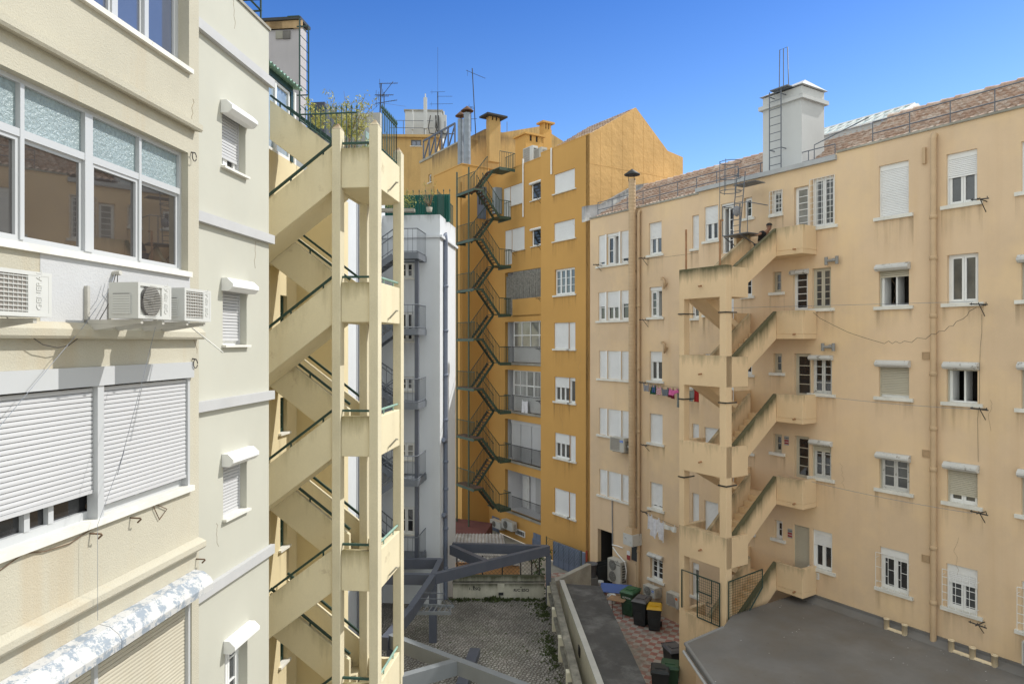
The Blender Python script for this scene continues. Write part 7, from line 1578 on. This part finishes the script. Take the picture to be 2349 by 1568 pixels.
for k in range(n+1): u = g1*k/n; mb.beam(BF.P(u,-.3,zt_+.2),BF.P(u,-.3,zt_+.2+hz),.10,.10)
mb.beam(BF.P(0,-.3,zt_+.2+hz),BF.P(g1,-.3,zt_+.2+hz),.10,.14)
for k in range(n): mb.beam(BF.P(g1*k/n,-.3,zt_+.25),BF.P(g1*(k+1)/n,-.3,zt_+.1+hz),.08,.10)
mb.build('girder', M['steel'], t)
for x, y, lb in ((525,845,'white bent flue hook left one on the aged ochre wing'),(595,800,'white bent flue hook right one on the aged ochre wing')): q = BF.at(vg(x,y),.2); mb = MB(); mb.tube([BF.P(q[0]+.22,0,q[1]+.3),BF.P(q[0]+.08,.2,q[1]+.36),BF.P(q[0],.2,q[1]+.15),BF.P(q[0]+.03,.2,q[1]-.2),BF.P(q[0]-.1,.2,q[1]-.34),BF.P(q[0]-.2,.2,q[1]-.28)],.065,7); tag(mb.build('flue_hook', M['galv']), lb, 'flue')
# rear gable and chimneys
Y_ = 47; GF = Frame(deep(vg(755,800),Y_)[:2],(cR,sR),(sR,-cR)); pts = [GF.at(vg(x,y)) for x,y in ((755,960),(755,675),(862,620),(1000,648),(1290,600),(1400,668),(1480,720),(1480,960))]
t = tag(MB().prism(GF,pts,-6,0,0,[0,.9,.9,.6,.6,.6,.6,0]).build('rear_gable', M['ochre_aged']), 'tall aged ochre gable block behind the fire escape, dark stained along its top', 'building')
def chimney(v, xl, xc, xr, yt, yb, Y, label, cap=.12, m='ochre_aged', over=.16, holes=True):
    F, lr, ll, zt_, zb_ = cbox(v, xl, xc, xr, yt, yb, Y); t = thing('chimney', label, 'chimney', F.P(lr/2,-ll/2,zb_))
    h = min(.5,(zt_-zb_)*.3); mb = MB(); mb.box(F,0,lr,-ll,0,zb_-2.0,zt_-h)
    for k in range(3):
        u = lr*k/2; w = lr*.16; a = min(max(0,u-w),lr-2*w) if k else 0; mb.box(F,a,a+2*w*(.7),-ll,0,zt_-h,zt_-cap)
    mb.build('stack', M[m], t); MB().box(F,.06,lr-.06,-ll+.06,-.06,zt_-h+.02,zt_-cap-.02).build('flue_opening', M['interior'], t); MB().box(F,-over,lr+over,-ll-over,over,zt_-cap,zt_).build('cap', M['cap_dark' if over > .2 else m], t); return t
chimney(vg,872,897,985,505,640,46.5,'ochre chimney with a wide black cap on the rear gable', over=.35)
chimney(vg,1100,1182,1320,645,900,43,'broad low ochre chimney block on the ochre roof', m='ochre', over=.12)
chimney(vg,1290,1322,1385,558,760,47,'small ochre chimney with an open top right of the broad one', m='ochre')
for x0, x1, yt, yb, lb, Y_ in ((648,695,545,905,'left one of two ribbed steel flues with a rusty cap',45.6),(695,750,505,905,'right and taller of two ribbed steel flues with a rusty cap',45)):
    c = deep(vg((x0+x1)/2,yb),Y_); r = (x1-x0)/2/1.96/1.7444/FPX*Y_; zt_ = deep(vg(x0,yt),Y_)[2]; t = thing('steel_flue', lb, 'flue', c, 'twin steel flues'); mb = MB(); pr = []; z = c[2]
    while z < zt_: pr += [(r,z-c[2]),(r*1.03,z-c[2]+.05),(r,z-c[2]+.1)]; z += .42
    mb.lathe((c[0],c[1],c[2]),pr+[(r,zt_-c[2])],18); mb.build('pipe', M['galv'], t); mb = MB(); mb.lathe((c[0],c[1],zt_+.25),[(r*1.4,-.03),(r*1.8,-.06),(r*1.85,-.03),(.02,.30)],18); mb.tube([(c[0],c[1],zt_-.1),(c[0],c[1],zt_+.3)],.06,5); mb.build('cap', M['cap_rust'], t)
a = YM.at(vg(1160,778),-.6); b = YM.at(vg(1235,858),-.6); air_con(YM, a[0], b[0], YTOP+.06, a[1], -1.0, -.6, 'white air conditioner with a square grille on the ochre roof edge', 'coil', brackets=False)
a = YF.at(vg(1242,785),-.6); b = YF.at(vg(1306,830),-.6); air_con(YF, a[0], b[0], YTOP+.07, a[1], -1.0, -.6, 'dark backed air conditioner right of the white one on the ochre roof edge', 'coil', casing='ac_grey', brackets=False)
# roof garden on the white building
GFn = WFc.off(0,-1.2); a = GFn.at(vg(248,1140)); b = GFn.at(vg(590,1285)); 
mb = MB(); n = 40
for k in range(n): u = a[0]-2.2+(b[0]-a[0]+2.2)*k/n; w = (b[0]-a[0]+2.2)/n; mb.add([GFn.P(u,.0,wtop-.1),GFn.P(u+w*.5,.05,wtop-.1),GFn.P(u+w,.0,wtop-.1),GFn.P(u+w,.0,a[1]),GFn.P(u+w*.5,.05,a[1]),GFn.P(u,.0,a[1])],[(0,1,4,5),(1,2,3,4)])
o = tag(mb.build('screen_fence', M['corr_green']), 'dark green corrugated screen on the white building roof', 'fence'); mb = MB()
for k in range(14): u = a[0]-1.5+(b[0]-a[0]+1.5)*k/13; mb.tube([GFn.P(u,.1,wtop),GFn.P(u,.1,a[1]+.12)],.012,4); mb.lathe(GFn.P(u,.1,a[1]+.1),[(.012,0),(.03,.03),(0,.12)],5)
mb.build('spikes', M['rail_green'], o)
mb = MB(); SFn = WSd.off(0,-.08)
for k in range(18): u = .1+2.9*k/17; mb.tube([SFn.P(u,0,wtop),SFn.P(u,0,wtop+.95)],.012,4)
mb.tube([SFn.P(.1,0,wtop+.9),SFn.P(3.0,0,wtop+.9)],.016,4); tag(mb.build('roof_railing', M['rail_green']), 'green barred railing on the side parapet of the white building', 'railing')
c = deep(vg(425,1280),26.9); t = thing('potted_tree', 'small bare branched shrub with few leaves on the white parapet', 'shrub', (c[0],c[1],wtop+.1)); st = MB(); lf = MB(); base = Vector((c[0],c[1],wtop+.08))
MB().lathe(base,[(.10,0),(.13,.18),(.11,.18)],10).build('pot', M['conc'], t)
for k in range(26):
    g_ = rn.uniform(0,6.28); e = base+Vector((math.cos(g_)*.48*rn.uniform(.3,1),math.sin(g_)*.35,rn.uniform(.45,1.25))); st.tube([base+Vector((0,0,.2)),base.lerp(e,.4)+Vector((0,0,.1)),e],[.012,.007,.003],3); leaves(lf, base.lerp(e,.85), (.10,.10,.12), 5, .035, rn)
st.build('branches', M['twig'], t); lf.build('leaves', M['leaf_yellow'], t)
c = deep(vg(110,1255),26.5); t = thing('hedge_plant', 'dense yellow green hedge on the white building roof behind the stair column', 'plant', (c[0],c[1],wtop)); lf = MB()
for k in range(10): leaves(lf, (c[0]-.7+k*.17,c[1]+rn.uniform(-.1,.1),wtop+.45+rn.uniform(-.1,.1)), (.22,.2,.4), 130, .035, rn)
lf.build('leaves', M['leaf_yellow'], t); MB().box(WORLD,c[0]-.9,c[0]+1.0,c[1]-.15,c[1]+.15,wtop,wtop+.12).build('trough', M['conc'], t)
# vine by the gate and weeds between the setts
c = deep(vr(1300,640),30.2); t = thing('vine', 'leafy vine hanging beside the steel post behind the end wall', 'plant', (c[0],c[1],0)); lf = MB(); leaves(lf, (c[0]-.1,c[1],c[2]+.6), (.9,.25,.35), 160, .085, rn, flat=.8); leaves(lf, (c[0]+.1,c[1],c[2]-.5), (.32,.25,.9), 150, .085, rn, flat=.8); lf.build('leaves', M['leaf'], t); MB().tube([(c[0],c[1],0),(c[0]+.1,c[1],c[2]-.3),(c[0]-.3,c[1],c[2]+.6)],.03,5).build('stem', M['twig'], t)
wd_ = MB()
def tuft(x, y, z, s): 
    for _ in range(7): g_ = rn.uniform(0,6.28); r = s*rn.uniform(.4,1); wd_.add([(x,y,z),(x+math.cos(g_)*r*.6+.02,y+math.sin(g_)*r*.6,z+s*rn.uniform(.4,1)),(x+math.cos(g_)*r,y+math.sin(g_)*r,z+s*rn.uniform(.2,.7))],[(0,1,2)])
for k in range(900):
    y = 27.2-abs(rn.gauss(0,1))*7; o_ = -.22-abs(rn.gauss(0,.22))*(1.0 if rn.random() < .8 else 2); 
    if y < 12 or math.sin(y*1.7)+rn.uniform(-1,1) < -.25: continue
    c = wl_(y,o_); tuft(c[0],c[1],LOTZ,rn.uniform(.03,.11))
for k in range(160): x = -2.6+rn.random()*3.9; tuft(x, BWF.o[1]-.06-abs(rn.gauss(0,.12)), LOTZ, rn.uniform(.04,.14)*(1.8 if abs(x-(-2.6+4.0*.47)) < .3 else 1))
for k in range(260):
    x = rn.uniform(-3,1.2); y = rn.uniform(17,27); 
    if math.sin(x*3.1+y*.4)+math.sin(y*1.9) > .9: tuft(x,y,LOTZ,rn.uniform(.03,.07))
stuff(wd_.build('weeds', M['weed']))
fk = MB()                                                # paint flecks and grit on the grey roof
for k in range(170):
    u = -4.6+rn.random()*8.2; d = .4+rn.random()**1.3*7; q = RB.P(u,d,TZ+.003); s_ = rn.uniform(.006,.022)
    if (q[0]-p0[0])*dE_[1]-(q[1]-p0[1])*dE_[0] > 0: continue
    fk.add([(q[0]-s_,q[1],TZ+.004),(q[0],q[1]-s_*.6,TZ+.010),(q[0]+s_*1.3,q[1],TZ+.004),(q[0],q[1]+s_*.7,TZ+.008)],[(0,1,2,3)],k % 3 > 0)
stuff(fk.build('grit', [M['plate_white'], M['conc_dark']]))
# ---------------------------------------------------------------- the man on the stairs
def skinned(name, verts, edges, radii, m, parent, sub=2, root=0):
    me = bpy.data.meshes.new(name); me.from_pydata(verts, edges, []); o = bpy.data.objects.new(name, me); COL.objects.link(o)
    sk = o.modifiers.new('skin', 'SKIN'); sb_ = o.modifiers.new('sub', 'SUBSURF'); sb_.levels = sub
    for i, r in enumerate(radii): me.skin_vertices[0].data[i].radius = (r, r) if not isinstance(r, tuple) else r; me.skin_vertices[0].data[i].use_root = (i == root)
    bpy.context.view_layer.update(); dg = bpy.context.evaluated_depsgraph_get(); m2 = bpy.data.meshes.new_from_object(o.evaluated_get(dg)); bpy.data.objects.remove(o)
    mb = MB(); mb.add([tuple(v.co) for v in m2.vertices], [tuple(p.vertices) for p in m2.polygons], 0, True); return mb.build(name, M[m], parent)
hp = deep(vj(1527,538), 24.05); H0 = Vector(hp); U3 = Vector((RB.u[0],RB.u[1],0)); N3 = Vector((RB.n[0],RB.n[1],0)); Z3 = Vector((0,0,1))
PF = lambda u, n, z: tuple(H0+U3*u+N3*n+Z3*z)             # offsets from the head's centre
t = thing('person', 'person with short black hair and black shirt leaning on the stained stair parapet', 'person', PF(-.25,.15,-1.35))
V_ = [PF(-.32,.05,-.62),PF(-.26,.05,-.42),PF(-.14,.06,-.22),PF(-.05,.02,-.13),PF(-.005,.0,-.06),PF(.0,.0,.03),PF(-.01,-.01,.09),      # pelvis, waist, chest, neck, head
      PF(-.16,.24,-.20),PF(-.02,.50,-.30),PF(.10,.72,-.34),PF(.12,.80,-.36),                                                       # arm along the parapet
      PF(-.16,-.12,-.20),PF(-.02,-.16,-.42),PF(.14,.02,-.40),PF(.17,.09,-.40),
      PF(-.33,.14,-.66),PF(-.30,.20,-1.0),PF(-.32,.24,-1.32),PF(-.22,.26,-1.35),PF(-.33,-.06,-.66),PF(-.28,-.08,-.98),PF(-.32,-.10,-1.30),PF(-.22,-.10,-1.33)]
E_ = [(0,1),(1,2),(2,3),(3,4),(4,5),(5,6),(2,7),(7,8),(8,9),(9,10),(2,11),(11,12),(12,13),(13,14),(0,15),(15,16),(16,17),(17,18),(0,19),(19,20),(20,21),(21,22)]
R_ = [.13,.125,.14,.055,.075,.088,.07,.06,.042,.03,.036,.06,.042,.03,.036,.09,.06,.045,.04,.09,.06,.045,.04]
for hb_, dr_ in ((10,(.03,.10,-.01)),(14,(.06,.08,-.01))):
    for k in range(5):
        s_ = (k-2)*.017; ln = (.055,.075,.085,.08,.062)[k] if k else .05
        a_ = len(V_); b0 = Vector(V_[hb_]); dv = (U3*dr_[0]+N3*dr_[1]+Z3*dr_[2]).normalized(); sd = dv.cross(Z3)
        V_ += [tuple(b0+dv*.035+sd*s_*1.2), tuple(b0+dv*(.035+ln*.6)+sd*s_*1.6+Z3*.006), tuple(b0+dv*(.035+ln)+sd*s_*1.7-Z3*.012)]; E_ += [(hb_,a_),(a_,a_+1),(a_+1,a_+2)]; R_ += [.011,.0095,.008]
skinned('body', V_, E_, R_, 'skin', t)
fd = (U3*.55+N3*.75-Z3*.25).normalized(); side_ = fd.cross(Z3).normalized(); hc = H0+Z3*.02; upv = side_.cross(fd)
mb = MB(); mb.lathe(tuple(hc+upv*.035-fd*.012),[(.104,-.005),(.103,.03),(.085,.065),(.045,.09),(0,.098)],16,axis=tuple(upv-fd*.25)); mb.build('hair', M['hair'], t)
mb = MB()
for s_ in (-1,1): mb.lathe(tuple(hc+fd*.084+side_*s_*.034+upv*.0),[(0,-.006),(.013,0),(0,.008)],8,axis=tuple(fd)); mb.box(Frame((0,0),(1,0),(0,1)),0,.0001,0,.0001,0,.0001)
mb.build('eyes', M['hair'], t)
mb = MB(); n0 = hc+fd*.085-upv*.025; mb.add([tuple(n0+upv*.03),tuple(n0+side_*.016-upv*.008),tuple(n0-side_*.016-upv*.008),tuple(n0+fd*.028-upv*.005)],[(0,1,3),(0,3,2),(1,2,3)]); mb.build('nose', M['skin'], t)
mb = MB(); mb.beam(tuple(hc+fd*.083+side_*.022-upv*.062),tuple(hc+fd*.083-side_*.022-upv*.062),.012,.010); mb.build('mouth', M['red_mark'], t)
for s_ in (-1,1): mb = MB(); mb.lathe(tuple(hc+side_*s_*.088-upv*.01),[(0,-.008),(.028,0),(.02,.01),(0,.012)],8,axis=tuple(side_*s_)); mb.build('ear', M['skin'], t)
skinned('shirt', [PF(-.30,.05,-.56),PF(-.26,.05,-.42),PF(-.145,.06,-.22),PF(-.09,.04,-.165),PF(-.16,.24,-.20),PF(-.10,.36,-.245),PF(-.16,-.12,-.20),PF(-.10,-.14,-.30)], [(0,1),(1,2),(2,3),(2,4),(4,5),(2,6),(6,7)], [.15,.145,.155,.075,.078,.062,.078,.06], 'black_cloth', t)
skinned('trousers', [PF(-.32,.05,-.60),PF(-.33,.14,-.66),PF(-.30,.20,-1.0),PF(-.32,.24,-1.26),PF(-.33,-.06,-.66),PF(-.28,-.08,-.98),PF(-.32,-.10,-1.25)], [(0,1),(1,2),(2,3),(0,4),(4,5),(5,6)], [.145,.105,.075,.06,.105,.075,.06], 'jeans', t)
# worn edges on the concrete stairs and walls
for o in list(bpy.data.objects):
    if o.type == 'MESH' and o.parent and o.parent.name.startswith(('stair_tower','boundary_wall','shed')) and o.name.split('.')[0] in ('column','flight','landing','base','rail','post','wall','roof'):
        b_ = o.modifiers.new('bevel', 'BEVEL'); b_.width = .014; b_.segments = 2; b_.limit_method = 'ANGLE'; b_.angle_limit = R(50)
# hairline cracks in the plaster
rk = random.Random(11)
def crack(F, u, z, n, parent, du=.10, dz=-.16):
    pts = [(u,z)]
    for _ in range(n): u += rk.uniform(-.6,1)*du; z += rk.uniform(.3,1)*dz; pts.append((u,z))
    MB().tube([F.P(a_,.001,b_) for a_, b_ in pts], .0035, 3).build('crack', M['crack'], parent)
M['crack'] = mat('plaster_crack', (.30,.22,.14), .95, None, None, None)
for u_, z_ in ((-1.5,14.2),(1.2,10.6),(2.3,13.3),(-3.2,8.2),(.4,6.6),(3.0,16.1)): crack(RB, u_, z_, 9, P)
for u_, z_ in ((1.7,18.0),(2.5,14.0),(1.2,9.3)): crack(LB, u_, z_, 7, B, .05, -.10)
for u_, z_ in ((-.15,15.6),(-.12,12.4)): crack(LA, u_, z_, 6, A, .06, -.07)
for u_, z_ in ((.6,19.0),(1.4,11.5),(-.6,9.0)): crack(YF, u_, z_, 9, O, .2, -.25)
# repeats of one kind share a group
tops = [o for o in bpy.data.objects if o.parent is None and o.get('category') and not o.get('group')]
kinds = {}
for o in tops: kinds.setdefault(o.name.split('.')[0], []).append(o)
for k_, os_ in kinds.items():
    if len(os_) > 2 and k_ not in ('apartment_building', 'wire', 'shed'):
        for o in os_: o['group'] = k_.replace('_', ' ') + 's round the courtyard'
